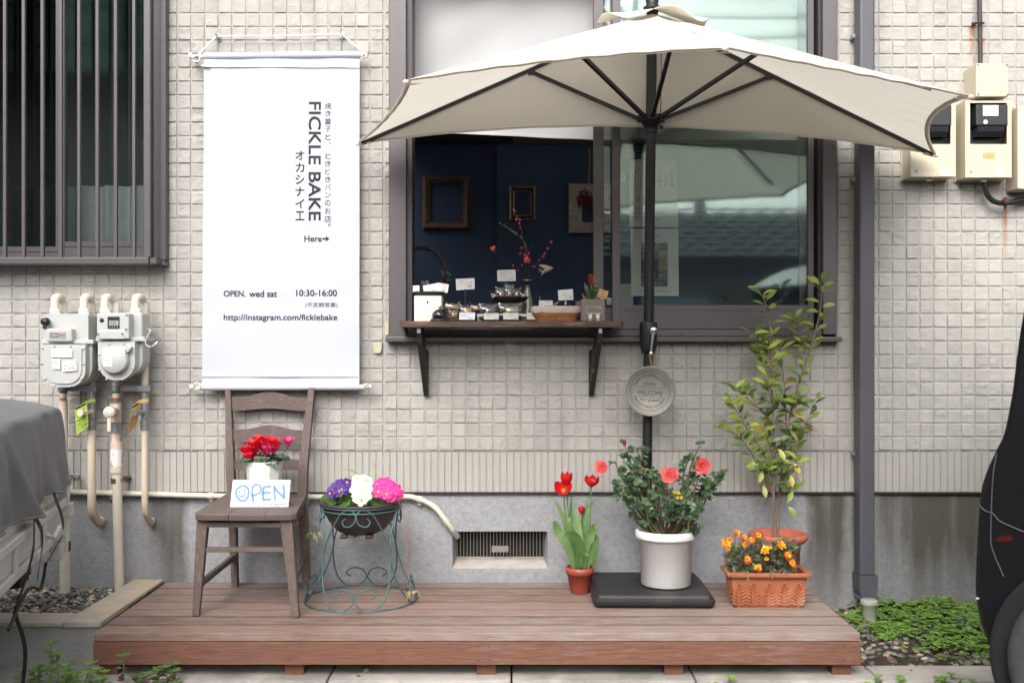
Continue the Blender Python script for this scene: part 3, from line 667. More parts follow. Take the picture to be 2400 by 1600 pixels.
text(m, '(不定期営業)', (716.5, -721.5, 791.5, -709), bp); part(bn, 'lettering', m, INK); m = MB()
text(m, 'http://instagram.com/ficklebake', (526, -754.5, 791, -736.5), bp, bold=.3)
part(bn, 'lettering', m, INK)
m = MB()
for k in range(7):
    for yy in (684.5, 694.5): m.add([bp(657+k*4.3, -yy), bp(659.8+k*4.3, -yy), bp(659.8+k*4.3, -yy+.7), bp(657+k*4.3, -yy+.7)], [(0, 1, 2, 3)])
part(bn, 'erased_word', m, mat('erased_ink', (.55, .56, .58), .8, 0, 0))

# ---- gas meters
GASW = mat('meter_white', (.46, .465, .447), .4, 0, .04, 9, .03, 90)
PIPEC = mat('pipe_cream', (.60, .54, .455), .45, 0, .06, 7)
PIPEB = mat('pipe_beige', (.62, .50, .41), .55, 0, .14, 22, col2=(.50, .33, .25), mixscale=14, mixlo=.55, mixhi=.7)
HOSE = mat('hose_beige', (.60, .50, .385), .55, 0, .12, 9)
TEAL = mat('green_tape', (.03, .13, .10), .6); COPPER = mat('copper_thread', (.33, .14, .08), .5, .3, .3, 60)
def yd(d): return d-DW
def panel(px0, py0, px1, py1, d, th, mb, bev=.003, mi=0):
    a, b = W(px0, py1, d), W(px1, py0, d); mb.box(((a.x+b.x)/2, a.y+th/2, (a.z+b.z)/2), (b.x-a.x, th, b.z-a.z), bev=bev, mi=mi)
def round_plate(pts, d, th, mb, mi=0):
    P = [W(x, y, d) for x, y in pts]; mb.prism(P, (0, th, 0), mi)
def pl(d):          # plane of photo px at distance d
    return lambda u, v: W(u, -v, d)
def rounded(px0, py0, px1, py1, rbot, n=8, rtop=2):
    o = []
    for cx, cy, a0, r in ((px1-rbot, py1-rbot, 0, rbot), (px0+rbot, py1-rbot, 90, rbot), (px0+rtop, py0+rtop, 180, rtop), (px1-rtop, py0+rtop, 270, rtop)):
        for k in range(n+1):
            a = radians(a0+90*k/n); o.append((cx+r*cos(a), cy+r*sin(a)))
    return o
dg = 4.0
gm1 = thing('gas_meter', 'large white gas meter with black knob and dark number counter', 'gas meter', W(155, 907, 4.05))
m = MB(); round_plate(rounded(101.5, 735, 207, 798, 2, rtop=7), 4.02, .10, m)
panel(96, 796, 219, 805.5, 4.005, .12, m, .002)
round_plate(rounded(97, 805, 216, 903, 44), 4.02, .105, m)
round_plate([(104+p*.0, q) for p, q in []] or rounded(116, 730, 141, 738, 1), 4.04, .03, m); round_plate(rounded(184, 730, 209, 738, 1), 4.04, .03, m)
part(gm1, 'body', m, GASW)
m = MB(); round_plate(rounded(95.8, 807, 200, 907, 40, rtop=3), 3.985, .032, m)
round_plate(rounded(104, 815, 191, 899, 34, rtop=3), 3.979, .01, m)
for p in ((99, 815), (127, 811), (165, 811), (196, 816), (98, 852), (196, 852), (106, 887), (190, 887), (128, 904), (166, 904)):
    m.lathe([(0, -.003), (.004, -.003), (.005, 0)], W(*p, 3.984), 8, R=Matrix.Rotation(-pi/2, 3, 'X'))
part(gm1, 'cover_plate', m, GASW)
m = MB(); panel(108, 770, 168, 800, 3.985, .04, m, .004); c1 = part(gm1, 'counter', m, GASW)
m = MB(); panel(115, 778.5, 154, 793, 3.983, .005, m, 0, 0); panel(119, 781, 137, 789, 3.9822, .004, m, 0, 1)
text(m, '0004', (120.5, -787.5, 136, -782.5), pl(3.9815), 2); text(m, '685', (139, -787.5, 151.5, -782.5), pl(3.9815), 3)
part(c1, 'number_drum', m, [mat('counter_grey', (.30, .30, .30), .5), BLACKP, PAPER, RED_INK])
m = MB(); m.lathe([(0, -.014), (.014, -.013), (.016, -.002), (.015, .01)], W(107, 754, 3.995), 16, R=Matrix.Rotation(-pi/2, 3, 'X')); m.beam(W(106, 760, 3.985), W(104, 771, 3.985), .010, .010, V(0, 1, 0))
part(gm1, 'knob', m, BLACKP)
def sticker(root, px0, py0, px1, py1, d, lines, tilt=0, nm='sticker'):
    m = MB(); c = W((px0+px1)/2, (py0+py1)/2, d); q = len(m.v); f = pl(d); f2 = pl(d-.0007)
    a, b = W(px0, py1, d), W(px1, py0, d); m.span((a.x, a.y-.0001, a.z), (b.x, a.y+.0012, b.z))
    for body, x0, y0, x1, y1 in lines: text(m, body, (px0+x0*(px1-px0), -(py0+y1*(py1-py0)), px0+x1*(px1-px0), -(py0+y0*(py1-py0))), f2, 1)
    if tilt: m.xf(Matrix.Translation(c) @ Matrix.Rotation(tilt, 4, 'Y') @ Matrix.Translation(-c))
    part(root, nm, m, [PAPER, INKG])
bars = '||||| |||| |||||'
sticker(gm1, 120, 818, 169, 837, 3.9735, [('10002 65', .1, .1, .3, .3), ('00-10', .7, .1, .95, .35), (bars, .1, .6, .5, .92), ('4-1-200', .6, .65, .95, .9)])
sticker(gm1, 122, 841, 141, 864.5, 3.9735, [('7 60 8', .1, .08, .6, .26), ('46841021', .1, .32, .9, .5), ('2 30 4', .1, .6, .9, .9)])
sticker(gm1, 146.5, 845.5, 179, 869.5, 3.9725, [('---- 8888888 ---', .1, .1, .8, .2), ('---- -----', .1, .4, .8, .5), ('-- ------', .1, .68, .9, .8)], -.09)
gm2 = thing('gas_meter', 'smaller white gas meter with digital display and round lower cover', 'gas meter', W(280, 891, 4.05))
m = MB(); panel(229, 733, 333, 790, 4.03, .09, m, .006); panel(224, 789, 339.5, 799.5, 4.012, .115, m, .002)
round_plate(rounded(231, 799, 334, 880, 38), 4.04, .085, m)
for x in (246, 316): round_plate(rounded(x-12, 728, x+12, 736, 1), 4.05, .03, m)
part(gm2, 'body', m, GASW)
m = MB(); round_plate(rounded(229.5, 800, 316, 891, 42, rtop=4), 3.998, .045, m); m.lathe([(0, -.026), (.046, -.026), (.052, -.020), (.052, .0)], W(271, 843, 3.995), 40, R=Matrix.Rotation(-pi/2, 3, 'X'))
m.beam(W(294, 825, 3.985), W(306, 809, 3.985), .022, .016, V(0, 1, 0), bev=.005)
for p in ((256, 805), (290, 805), (311, 826), (232, 830), (311, 864), (233, 866), (250, 888), (288, 889)):
    m.lathe([(0, -.003), (.004, -.003), (.005, 0)], W(*p, 3.997), 8, R=Matrix.Rotation(-pi/2, 3, 'X'))
part(gm2, 'cover_plate', m, GASW)
m = MB(); panel(226.5, 734, 302, 794, 3.985, .05, m, .004); panel(229.5, 773.5, 292, 794.5, 3.983, .01, m, .003)
for p in ((230, 783), (287, 783), (297, 738), (296, 772)): m.lathe([(0, -.002), (.0035, -.002)], W(*p, 3.982), 8, mi=1, R=Matrix.Rotation(-pi/2, 3, 'X'))
u_ = part(gm2, 'display_unit', m, [GASW, BLACKP])
m = MB(); panel(252, 742, 280, 770, 3.9835, .005, m, 0, 0); panel(255.5, 751, 277.5, 762.5, 3.983, .004, m, 0, 1)
text(m, '1530', (258, -761, 272, -752.5), pl(3.982), 2); text(m, '▪ ▪ ▪ ▪', (256, -767, 276, -764.5), pl(3.982), 1)
part(u_, 'display', m, [BLACKP, mat('lcd_grey', (.36, .40, .38), .3, 0, 0), INK])
m = MB(); m.lathe([(0, -.004), (.008, -.003), (.009, .004)], W(239, 750.5, 3.986), 14, R=Matrix.Rotation(-pi/2, 3, 'X')); part(u_, 'button', m, BLACKP)
sticker(gm2, 243.5, 814.5, 293, 834, 3.968, [('16502 0', .1, .1, .3, .3), ('00-10', .7, .1, .95, .35), (bars, .1, .6, .5, .92), ('4-1-200', .6, .65, .95, .9)])
sticker(gm2, 242, 836, 262.5, 858, 3.968, [('7 45 10', .1, .08, .6, .26), ('164704021', .1, .32, .9, .5), ('2 30 4', .1, .6, .9, .9)])
m = MB(); m.tube(cat([W(346, 770, 4.03), W(352, 775, 4.0), W(342, 795, 4.0), W(343, 808, 4.0), W(355, 812, 4.0), W(367, 802, 4.0)], 8), .0016, 6); m.beam(W(364, 806, 4.0), W(369, 800, 4.0), .005, .005, V(0, 1, 0))
part(gm2, 'signal_wire', m, WHITE)
# ---- gas pipes: elbow above the meter, run down behind it
def gas_pipe(label, mx, px, elements):
    t = thing('gas_pipe', label, 'gas pipe', W(px, 1380, 4.1), 'gas pipes feeding the two meters'); r = 8.7*4.05/F; dp = 4.125
    m = MB(); m.tube(cat([W(mx, 730, 4.065), W(mx, 706, 4.065), W(mx+1, 698.5, 4.068), W(mx+7, 696.5, 4.08), W(mx+13, 698, 4.10), W(px-3, 706, dp), W(px, 722, dp), W(px, 745, dp)], 6), r*1.06, 14)
    part(t, 'elbow', m, mat('elbow_cream', (.66, .61, .52), .5, 0, .1, 15, .15, 90, col2=(.52, .36, .28), mixscale=16, mixlo=.6, mixhi=.68))
    m = MB(); m.lathe([(.0001, -.002), (.0195, -.002), (.0205, .004), (.0195, .014), (.016, .016), (.0001, .016)], W(mx, 732, 4.065), 12); part(t, 'nut', m, mat('nut_cream', (.66, .63, .54), .5))
    for nm, y0, y1, k, mt in elements:
        m = MB(); m.tube([W(px, y0, dp), W(px, y1, dp)], r*k, 16); part(t, nm, m, mt)
    return t, r, dp
elA = [('pipe', 745, 903, 1, PIPEC), ('tape_band', 903, 921, 1.02, TEAL), ('pipe', 921, 932, 1.0, PIPEB), ('coupling', 932, 939, .9, COPPER), ('coupling', 939, 1000, 1.2, PIPEB)]
p1, r, dp = gas_pipe('leftmost cream gas pipe, its lower half wrapped in white tape', 129, 148, elA+[('pipe', 1000, 1265, 1.25, PIPEC)])
m = MB(); m.tube([W(152, 1262, dp), W(153, 1388, dp)], .0195, 18)
for k in range(9): m.tube([W(140.5, 1272+k*13.5, dp-.002)+V(.003, 0, 0), W(152.5, 1275+k*13.5, dp-.0197), W(164.5, 1270+k*13.5, dp-.004)], .0009, 4)
part(p1, 'tape_wrap', m, mat('white_tape', (.66, .62, .55), .6))
p3_, _, _ = gas_pipe('third gas pipe from the left with a lever valve and peeling white sticker', 246, 271, elA[:4]+[('coupling', 945, 988, 1.55, PIPEB), ('coupling', 990, 1015, 1.25, STEEL), ('pipe', 1015, 1036, 1.2, PIPEB)])
m = MB(); m.tube([W(273, 1035, dp), W(273, 1108, dp)], .0225, 18); m.tube([W(273, 1098, dp), W(273, 1106, dp)], .0235, 18); part(p3_, 'sleeve', m, PIPEB)
m = MB(); m.tube([W(273, 1052, dp), W(273, 1092, dp)], .0228, 18); part(p3_, 'peeling_sticker', m, mat('peel_white', (.70, .68, .64), .6, 0, .05, 10, col2=(.28, .29, .30), mixscale=30, mixlo=.56, mixhi=.6))
m = MB(); m.tube([W(274, 1104, dp), W(280, 1388, dp)], .0185, 20); part(p3_, 'pipe', m, PIPEC)
m = MB(); c = W(260.5, 965, 4.06); m.lathe([(0, -.028), (.020, -.028), (.023, -.02), (.023, -.006), (.015, .0), (.015, .05)], c, 20, R=Matrix.Rotation(-pi/2, 3, 'X')); m.beam(c+V(0, -.022, 0), c+V(.001, -.022, -.075), .014, .008, V(0, 1, 0), bev=.003); part(p3_, 'valve_lever', m, PIPEC)
def hose_pipe(label, mx, px, endx, endy, rk, ringy):
    t, r, dp = gas_pipe(label, mx, px, [('pipe', 745, 770, 1, PIPEC), ('pipe', 770, 903, 1, PIPEC), ('coupling', 916, 934, 1.06, STEEL), ('pipe', 934, 944, 1, PIPEC), ('valve_body', 944, 980, 1.1, STEEL), ('coupling', 982, 1007, 1.22, STEEL)])
    P = cat([W(px, 1005, dp), W(px, 1150, dp), W(px+1, 1195, dp+.005), W(px+8, endy-8, dp+.03), W((px+endx)/2+6, endy+3, dp+.055), W(endx, endy-4, dp+.085)], 26)
    m = MB(); m.tube(P, [r*rk*(1.0+.085*(1 if (i % 2) else -.3)) for i in range(len(P))], 14); part(t, 'hose', m, HOSE)
    m = MB(); c = W(px-4, 965, dp-.02); m.tube([c+V(.004, .02, 0), c+V(-.006, -.022, 0), c+V(-.012, -.05, 0)], .010, 12); m.tube([c+V(-.010, -.042, 0), c+V(-.015, -.06, 0)], .0135, 14); part(t, 'plug', m, PIPEC if px < 250 else STEEL)
    return t
p2 = hose_pipe('second gas pipe from the left ending in a thick beige corrugated hose', 197, 215, 238, 1222, 1.1, 0)
p4 = hose_pipe('rightmost gas pipe with a slim beige hose bent into the foundation', 318, 339.5, 357, 1222, .86, 0)
for (a, b), tt in (((137, 226), 'left'), ((259, 352), 'right')):
    m = MB(); x0, x1 = X(a, dp), X(b, dp); z = Zp(910, dp); m.box(((x0+x1)/2, dp-DW+.012, z), (x1-x0, .006, .022)); 
    for q in (a+10, b-11): m.lathe([(.0185, -.011), (.0185, .011)], V(X(q, dp), dp-DW, z), 16)
    m.box((x1-.02, dp-DW-.0195, z), (.05, .003, .022)); m.span(((x0+x1)/2-.012, dp-DW+.01, z-.011), ((x0+x1)/2+.012, .002, z+.011))
    solo('pipe_bracket', m, STEEL, 'grey steel strap holding the pipes under the %s gas meter' % ('larger' if tt == 'left' else 'smaller'), 'bracket')
for (xa, xb, y), lab in (((160, 186, 1118), 'small steel pipe clip at the edge of the grey tarpaulin'), ((266, 308, 1124), 'rusty pipe clip on the third pipe above the conduit')):
    m = MB(); m.lathe([(.0195, -.010), (.0195, .010)], W(272 if xa > 200 else 156, y+2, dp), 16); m.box(tuple(W(xb-10, y-4, 4.19)), (.034, .008, .016), bev=.003); m.beam(W(xa+18, y, dp-.01), W(xb-4, y-4, 4.18), .014, .004, V(0, 0, 1)); m.lathe([(0, -.005), (.005, -.004)], W(xb-5, y-4, 4.185), 8, R=Matrix.Rotation(-pi/2, 3, 'X'))
    solo('pipe_clip', m, [STEEL if xa < 200 else mat('rusty_steel', (.12, .07, .06), .6, .4, .3, 40)], lab, 'bracket')
for col, ink, bx_, lab in (((.50, .66, .10), 0, (175, 205), 'lime green paper tag hanging from the second gas pipe'), ((.72, .45, .14), 0, (301, 328), 'orange paper tag hanging from the rightmost gas pipe')):
    m = MB(); a, b = bx_; L_ = lab.startswith('lime')
    if L_: q = [(a, 954), (b-2, 941), (b+2, 998), (a+5, 1019)]
    else: q = [(a+9, 950), (b, 941), (b-6, 992), (a-1, 1019)]
    f = lambda u, v: W(*(np.array(q[0])*(1-u)*(1-v)+np.array(q[1])*u*(1-v)+np.array(q[2])*u*v+np.array(q[3])*(1-u)*v), 4.075-.012*sin(v*3)*(u if L_ else 1-u)-(.03*(1-u) if not L_ else 0))
    m.grid(f, 6, 8); m.grid(lambda u, v: f(u, v)+V(0, .0008, 0), 6, 8)
    fm = lambda u, v: f(u, v)+V(0, -.0012, 0)
    m.add([fm(.05, .03), fm(.95, .03), fm(.95, .11), fm(.05, .11)], [(0, 1, 2, 3)], 1)
    for k, s_ in enumerate(('警告 ご使用の前に', 'ガス栓 開閉', '連絡先 03-0-1', 'お客さまへ', 'ご注意')): text(m, s_, (.1, .2+k*.15, .9, .29+k*.15), lambda u, v, k=k: fm(u, .49+.3*k-v), 1)
    st = [W(b-6, 944, 4.075), W(b+6, 938, 4.08), W(b+18 if L_ else b+20, 937, 4.09)]
    m.ribbon(st, .012, (0, 1, .1)); solo('paper_tag', m, [mat('tag_'+('lime' if L_ else 'orange'), col, .7, 0, .06, 20, trans=.25), INK], lab, 'tag')
# ---- corrugated conduit along the top of the foundation
P = cat([W(100, 1151, 4.185), W(300, 1156, 4.185), W(520, 1162, 4.185), W(700, 1164, 4.185), W(930, 1163, 4.185), W(975, 1167, 4.185), W(1015, 1185, 4.18), W(1042, 1215, 4.175), W(1060, 1240, 4.185), W(1071, 1257, 4.22)], 60)
D_ = [0]; 
for i in range(1, len(P)): D_.append(D_[-1]+(P[i]-P[i-1]).length)
n = 560; Q = [P[0]]; j = 0
for i in range(1, n+1):
    t = D_[-1]*i/n
    while j < len(D_)-2 and D_[j+1] < t: j += 1
    Q.append(P[j].lerp(P[j+1], (t-D_[j])/max(1e-9, D_[j+1]-D_[j])))
cd = thing('corrugated_conduit', 'cream corrugated conduit running along the foundation into the vent', 'conduit', W(600, 1170, 4.18))
m = MB(); m.tube(Q[:-16], [.0118 if i % 2 else .0096 for i in range(len(Q)-16)], 10); part(cd, 'tube', m, mat('conduit_cream', (.62, .60, .50), .55, 0, .1, 8))
m = MB(); m.tube(Q[-18:], .0125, 12); part(cd, 'end_sleeve', m, mat('sleeve_grey', (.42, .40, .36), .6))
for px, py in ((262, 1153), (495, 1161), (722, 1164), (984, 1170), (1046, 1220)):
    c = W(px, py, 4.185); m = MB(); t_ = min(range(len(Q)), key=lambda i: (Q[i]-c).length); a, b = Q[max(t_-3, 0)], Q[min(t_+3, n)]
    m.tube([a, b], .0142, 12); m.box(tuple((a+b)/2+V(0, .005, -.018)), (.014, .008, .012), bev=.002); part(cd, 'clip', m, mat('clip_cream', (.56, .53, .44), .6))

# ---- electricity meter boxes
BOXC = mat('box_cream', (.56, .50, .375), .5, 0, .08, 9, .05, 60, col2=(.50, .42, .29), mixscale=5, mixlo=.58, mixhi=.75)
BOXE = mat('box_edge_dirt', (.40, .32, .22), .7, 0, .3, 30)
def meter_box(label, x0, y0, x1, y1, win, d=4.10, extras=True, full=True):
    t = thing('electricity_meter_box', label, 'meter box', W((x0+x1)/2, y1, 4.15))
    m = MB(); a, b = W(x0, y1, d), W(x1, y0, d); y_ = -.001
    wx0, wy0, wx1, wy1 = win; wa, wb = W(wx0, wy1, d), W(wx1, wy0, d); th = .003
    # shell with a window opening in its front
    for p, q in (((a.x, a.z), (wa.x, b.z)), ((wb.x, a.z), (b.x, b.z)), ((wa.x, a.z), (wb.x, wa.z)), ((wa.x, wb.z), (wb.x, b.z))):
        m.span((p[0], a.y, p[1]), (q[0], a.y+th, q[1]))
    m.span((a.x, a.y+th, a.z), (a.x+th, y_, b.z)); m.span((b.x-th, a.y+th, a.z), (b.x, y_, b.z)); m.span((a.x+th, a.y+th, a.z), (b.x-th, y_, a.z+th)); m.span((a.x+th, a.y+th, b.z-th), (b.x-th, y_, b.z))
    part(t, 'case', m, BOXC)
    m = MB(); m.span((a.x-.004, -.012, a.z-.004), (b.x+.004, .004, a.z+.002)); m.span((a.x-.0035, -.0115, a.z), (a.x-.0001, .004, b.z)); part(t, 'back_rim', m, BOXC)
    m = MB(); m.box(((a.x+b.x)/2-.004, -.07, a.z-.005), (.022, .012, .016), bev=.002, mi=0); part(t, 'latch', m, BOXC)
    # the meter behind the opening
    m = MB(); cx = (wa.x+wb.x)/2; hw = (wb.x-wa.x)/2; m.span((wa.x-.01, a.y+.045, wa.z-.01), (wb.x+.01, a.y+.05, wb.z+.01))
    zm = wb.z-(wb.z-wa.z)*.56
    m.box((cx+.010, a.y+.018, (zm+wb.z)/2-.004), (hw*1.72, .055, wb.z-zm-.008), bev=.004)
    m.prism([(cx-hw*.62, a.y-.010, zm-.002), (cx-hw*.62, a.y-.004, zm-.022), (cx-hw*.62, a.y+.012, zm-.040), (cx-hw*.62, a.y+.044, zm-.040), (cx-hw*.62, a.y+.044, zm-.002)], (hw*1.46, 0, 0), sm=False)
    mt = part(t, 'meter', m, mat('meter_charcoal', (.022, .023, .028), .4, 0, .05))
    if full:
        m = MB(); dd = a.y-.0100+DW; f = pl(dd); panel(2304, 247, 2340, 271.5, dd, .001, m, 0, 0); panel(2306, 249, 2325, 256, dd-.0006, .001, m, 0, 2)
        for k, s_ in enumerate(('0 1 2 4 8', '30A 100V', '50Hz 1-8')): text(m, s_, (2306, -(262.0+k*3.6), 2326, -(259.2+k*3.6)), pl(dd-.001), 1)
        text(m, '▪▪ ▪▪', (2328, -269, 2338, -250), pl(dd-.001), 1); part(mt, 'rating_plate', m, [PAPER, INKG, mat('lcd_pale', (.45, .50, .47), .3)])
        m = MB(); c = W(2310, 286, dd); m.disc(c, .0085, 20, R=RX); text(m, '⑪', (2306.5, -289.5, 2313.5, -282.5), pl(dd-.0008), 1); part(mt, 'seal', m, [PAPER, INKG])
        m = MB(); panel(2304, 358, 2331, 371.5, d-.0012, .002, m, 0); part(t, 'brass_plate', m, mat('brass', (.55, .38, .16), .4, .5, .2, 60))
    m = MB(); panel(x0+9.5, y1-17, x0+17.5, y1-9, d-.0008, .0012, m, 0, 0); text(m, '▪', (x0+11, -(y1-11), x0+16, -(y1-15)), pl(d-.0016), 1); part(t, 'blue_sticker', m, [mat('pale_blue', (.40, .52, .58), .6), mat('mid_blue', (.10, .24, .38), .6)])
    m = MB(); panel(x1-38, y1-20, x1-15, y1-1, d-.0008, .0012, m, 0); part(t, 'silver_sticker', m, mat('silver_foil', (.58, .57, .54), .35, .3, .15, 50))
    return t
meter_box('cream meter box half hidden behind the right tip of the parasol', 2134, 236, 2240, 414, (2146, 242, 2228, 338), full=False)
meter_box('cream meter box with a fully visible dark meter and brass plate', 2262.5, 236, 2371, 416, (2273.5, 241.5, 2360, 338))
m = MB(); a, b = W(2385, 443, 4.10), W(2480, 250, 4.10); m.box(((a.x+b.x)/2, -.052, (a.z+b.z)/2), (b.x-a.x, .10, b.z-a.z), bev=.004); m.span((a.x+.004, -.1045, b.z-.02), (a.x+.010, -.101, b.z-.014))
solo('electricity_meter_box', m, mat('box_cream_pink', (.62, .53, .42), .5, 0, .1, 8), 'cream box cut off by the right picture edge above the bent cable', 'meter box')
jb = thing('junction_box', 'square cream junction box above the fully visible meter', 'junction box', W(2326, 227, 4.15)); m = MB()
a, b = W(2288, 227, 4.085), W(2364, 148, 4.085); m.box(((a.x+b.x)/2, (a.y+0)/2, (a.z+b.z)/2), (b.x-a.x, -a.y, b.z-a.z), bev=.004); part(jb, 'case', m, BOXC)
for px, py in ((2292.5, 152), (2359.5, 152.5), (2293, 220), (2361, 222)):
    m = MB(); m.lathe([(0, -.003), (.004, -.002), (.0045, .001)], W(px, py, 4.085), 10, R=Matrix.Rotation(-pi/2, 3, 'X')); part(jb, 'screw', m, STEEL)
cb = thing('cable_pipe', 'dark brown cable pipe dropping from above into the junction box', 'pipe', W(2297, 146, 4.17)); m = MB(); PB = mat('pipe_brown', (.045, .032, .030), .5, 0, .15, 20)
m.tube([W(2294, -120, 4.165), W(2296, 20, 4.165), W(2298, 150, 4.165)], .0088, 12); part(cb, 'pipe', m, PB)
m = MB(); m.tube([W(2281, 57, 4.185), W(2290, 54, 4.15), W(2297, 53, 4.145), W(2304, 54, 4.155), W(2306, 55, 4.19)], .0035, 6); m.box(tuple(W(2282, 57, 4.192)), (.014, .006, .014)); part(cb, 'clamp', m, mat('clamp_rust', (.06, .02, .018), .7, .2, .3, 50))
c2 = thing('bent_cable', 'thick black cable bending out from under the meter box with a clamp', 'cable', W(2340, 475, 4.16)); m = MB()
m.tube(cat([W(2308, 400, 4.14), W(2308, 428, 4.14), W(2312, 452, 4.145), W(2325, 469, 4.15), W(2345, 476, 4.155), W(2372, 474, 4.16), W(2405, 467, 4.16), W(2470, 452, 4.16)], 8), .0105, 12); part(c2, 'cable', m, BLACKP)
m = MB(); m.beam(W(2356, 462, 4.145), W(2356, 490, 4.145), .010, .012, V(0, 1, 0), bev=.003); m.tube([W(2351, 475, 4.14), W(2361, 474, 4.14)], .0135, 10); part(c2, 'clamp', m, mat('clamp_rust2', (.07, .02, .018), .7, .2, .3, 50))
# ---- rain downpipe and drain stub
dwn = thing('downpipe', 'dark bluish grey rain downpipe beside the serving window', 'downpipe', W(2030, 1400, 4.14)); GP = mat('grey_pvc', (.085, .083, .10), .45, 0, .08, 3)
xa, xb = X(2009, 4.13), X(2045.5, 4.13); m = MB(); m.box(((xa+xb)/2, -.062, 1.62), (xb-xa, .075, 2.86), bev=.010, seg=3); part(dwn, 'pipe', m, GP)
m = MB(); zz = Zp(1398, 4.13); x0, x1 = X(2009, 4.13), X(2054, 4.13); cxx = (xa+xb)/2+.004
m.prism([(cxx-.036, -.103, zz+.09), (cxx+.036, -.103, zz+.09), (cxx+.034, -.103, zz+.025), (cxx+.022, -.103, zz), (cxx-.022, -.103, zz), (cxx-.034, -.103, zz+.025)], (0, .085, 0)); part(dwn, 'boot', m, GP)
m = MB(); m.lathe([(0, .013), (.040, .013), (.044, .008), (.044, -.002), (.036, -.006), (.036, -.06)], (cxx+.003, -.066, zz-.006), 28); part(dwn, 'collar', m, GP)
for z in (Zp(418, 4.13), Zp(1065, 4.13), 2.3):
    m = MB(); m.box((xa-.001, -.022, z), (.012, .045, .016), bev=.002); part(dwn, 'bracket', m, STEEL)
ds = thing('drain_stub', 'short grey green drain stub with round cap at the foot of the downpipe', 'drain', W(2037, 1463, 3.98)); GS = mat('stub_grey', (.36, .37, .31), .55, 0, .1, 14)
m = MB(); c = W(2037, 1463, 3.98); m.lathe([(.027, -.03), (.027, .075), (.0285, .076), (.0285, .084)], c, 24); part(ds, 'stub', m, GS)
m = MB(); m.lathe([(.031, .078), (.0315, .091), (.029, .0945), (0, .095)], c, 24); part(ds, 'cap', m, GS)
# small clear plastic stoppers stuck to the tiles
for px, py, lab in ((885, 815, 'small yellowed plastic stopper on the tiles beside the banner'), (1194, 811, 'small clear plastic stopper on the tiles below the shelf')):
    m = MB(); m.prism([W(px+a, py+b, 4.185) for a, b in ((-10, -12), (10, -12), (9, 4), (5, 12), (-5, 12), (-9, 4))][::-1], (0, .012, 0)); solo('plastic_stopper', m, mat('yellowed_clear', (.52, .50, .36), .2, 0, .05) if px < 1000 else mat('clear_dull', (.46, .45, .40), .2, 0, .05), lab, 'stopper')
m = MB(); m.span(tuple(W(904, 784, 4.19)), tuple(W(910.5, 755, 4.175))); solo('end_cap', m, mat('cap_yellow', (.52, .48, .30), .5), 'small yellowish plastic cap at the left edge of the serving window', 'cap')
# ================================================================ ON THE DECK
RXm = Matrix.Rotation(-pi/2, 3, 'X')
def leafmats(n, cols, rough=.45, trans=.3, var=.2): return [mat('%s_leaf' % n, c, rough, 0, var, 25, island=.18, trans=trans) for c in cols]
# ---- chair
CHW = mat('weathered_wood', (.135, .098, .086), .72, 0, .28, 7, .35, 90, stretch=(60, 60, 9), col2=(.20, .165, .155), mixscale=4, mixlo=.5, mixhi=.72)
CHH = mat('weathered_wood_rail', (.135, .098, .086), .72, 0, .28, 7, .35, 90, stretch=(9, 60, 60), col2=(.20, .165, .155), mixscale=4, mixlo=.5, mixhi=.72)
ch = thing('wooden_chair', 'weathered brown wooden ladder back chair on the deck below the banner', 'chair', W(580, 1410, 3.9))
SZ = ZC-.594
for a, b, k in ((W(477, 1208, 3.70), W(460, 1443, 3.685), (.98, .60)), (W(672, 1209, 3.69), W(694, 1446, 3.668), (1.08, .62))):
    m = MB(); b.z = DZ+.0005; a.z = SZ-.023; m.beam(a, b, .040, .036, V(0, 1, 0), bev=.004, taper=k); part(ch, 'leg', m, CHW)
for pts in ((W(552, 1372, 4.12), W(544, 1165, 4.10), W(541, 1090, 4.105), W(535.5, 906, 4.15)), (W(719, 1375, 4.10), W(709, 1165, 4.085), W(712, 1090, 4.09), W(731, 908, 4.14))):
    pts[0].z = DZ+.0005; m = MB(); wds = (.022, .030, .030, .020); dps = (.034, .042, .038, .026); n = len(pts); vs = []
    right = pts[0].x > -.9
    for p, w_, q in zip(pts, wds, dps):
        hw, hq = w_/2, q/2
        if right: hw *= 1.12
        vs += [p+V(-hw, -hq, 0), p+V(hw, -hq, 0), p+V(hw, hq, 0), p+V(-hw, hq, 0)]
    m.add(vs, [(3, 2, 1, 0), tuple(range(4*n-4, 4*n))]+[(4*i+k, 4*i+(k+1) % 4, 4*i+4+(k+1) % 4, 4*i+4+k) for i in range(n-1) for k in range(4)])
    part(ch, 'back_leg', m, CHW)
fx0, fx1, rx0, rx1 = X(455, 3.66), X(691.5, 3.655), X(531, 4.13), X(719, 4.12); fy, ry = 3.655-DW, 4.125-DW
def seatpt(u, v, z):        # u across, v front to back
    bul = .012*(1-(2*u-1)**2)*(1-v); r = .018*max(0, (abs(2*u-1)-.86)/.14)**2*(1-v)
    return V((fx0+(fx1-fx0)*u)*(1-v)+(rx0+(rx1-rx0)*u)*v, fy+(ry-fy)*v-bul+r, z)
m = MB()
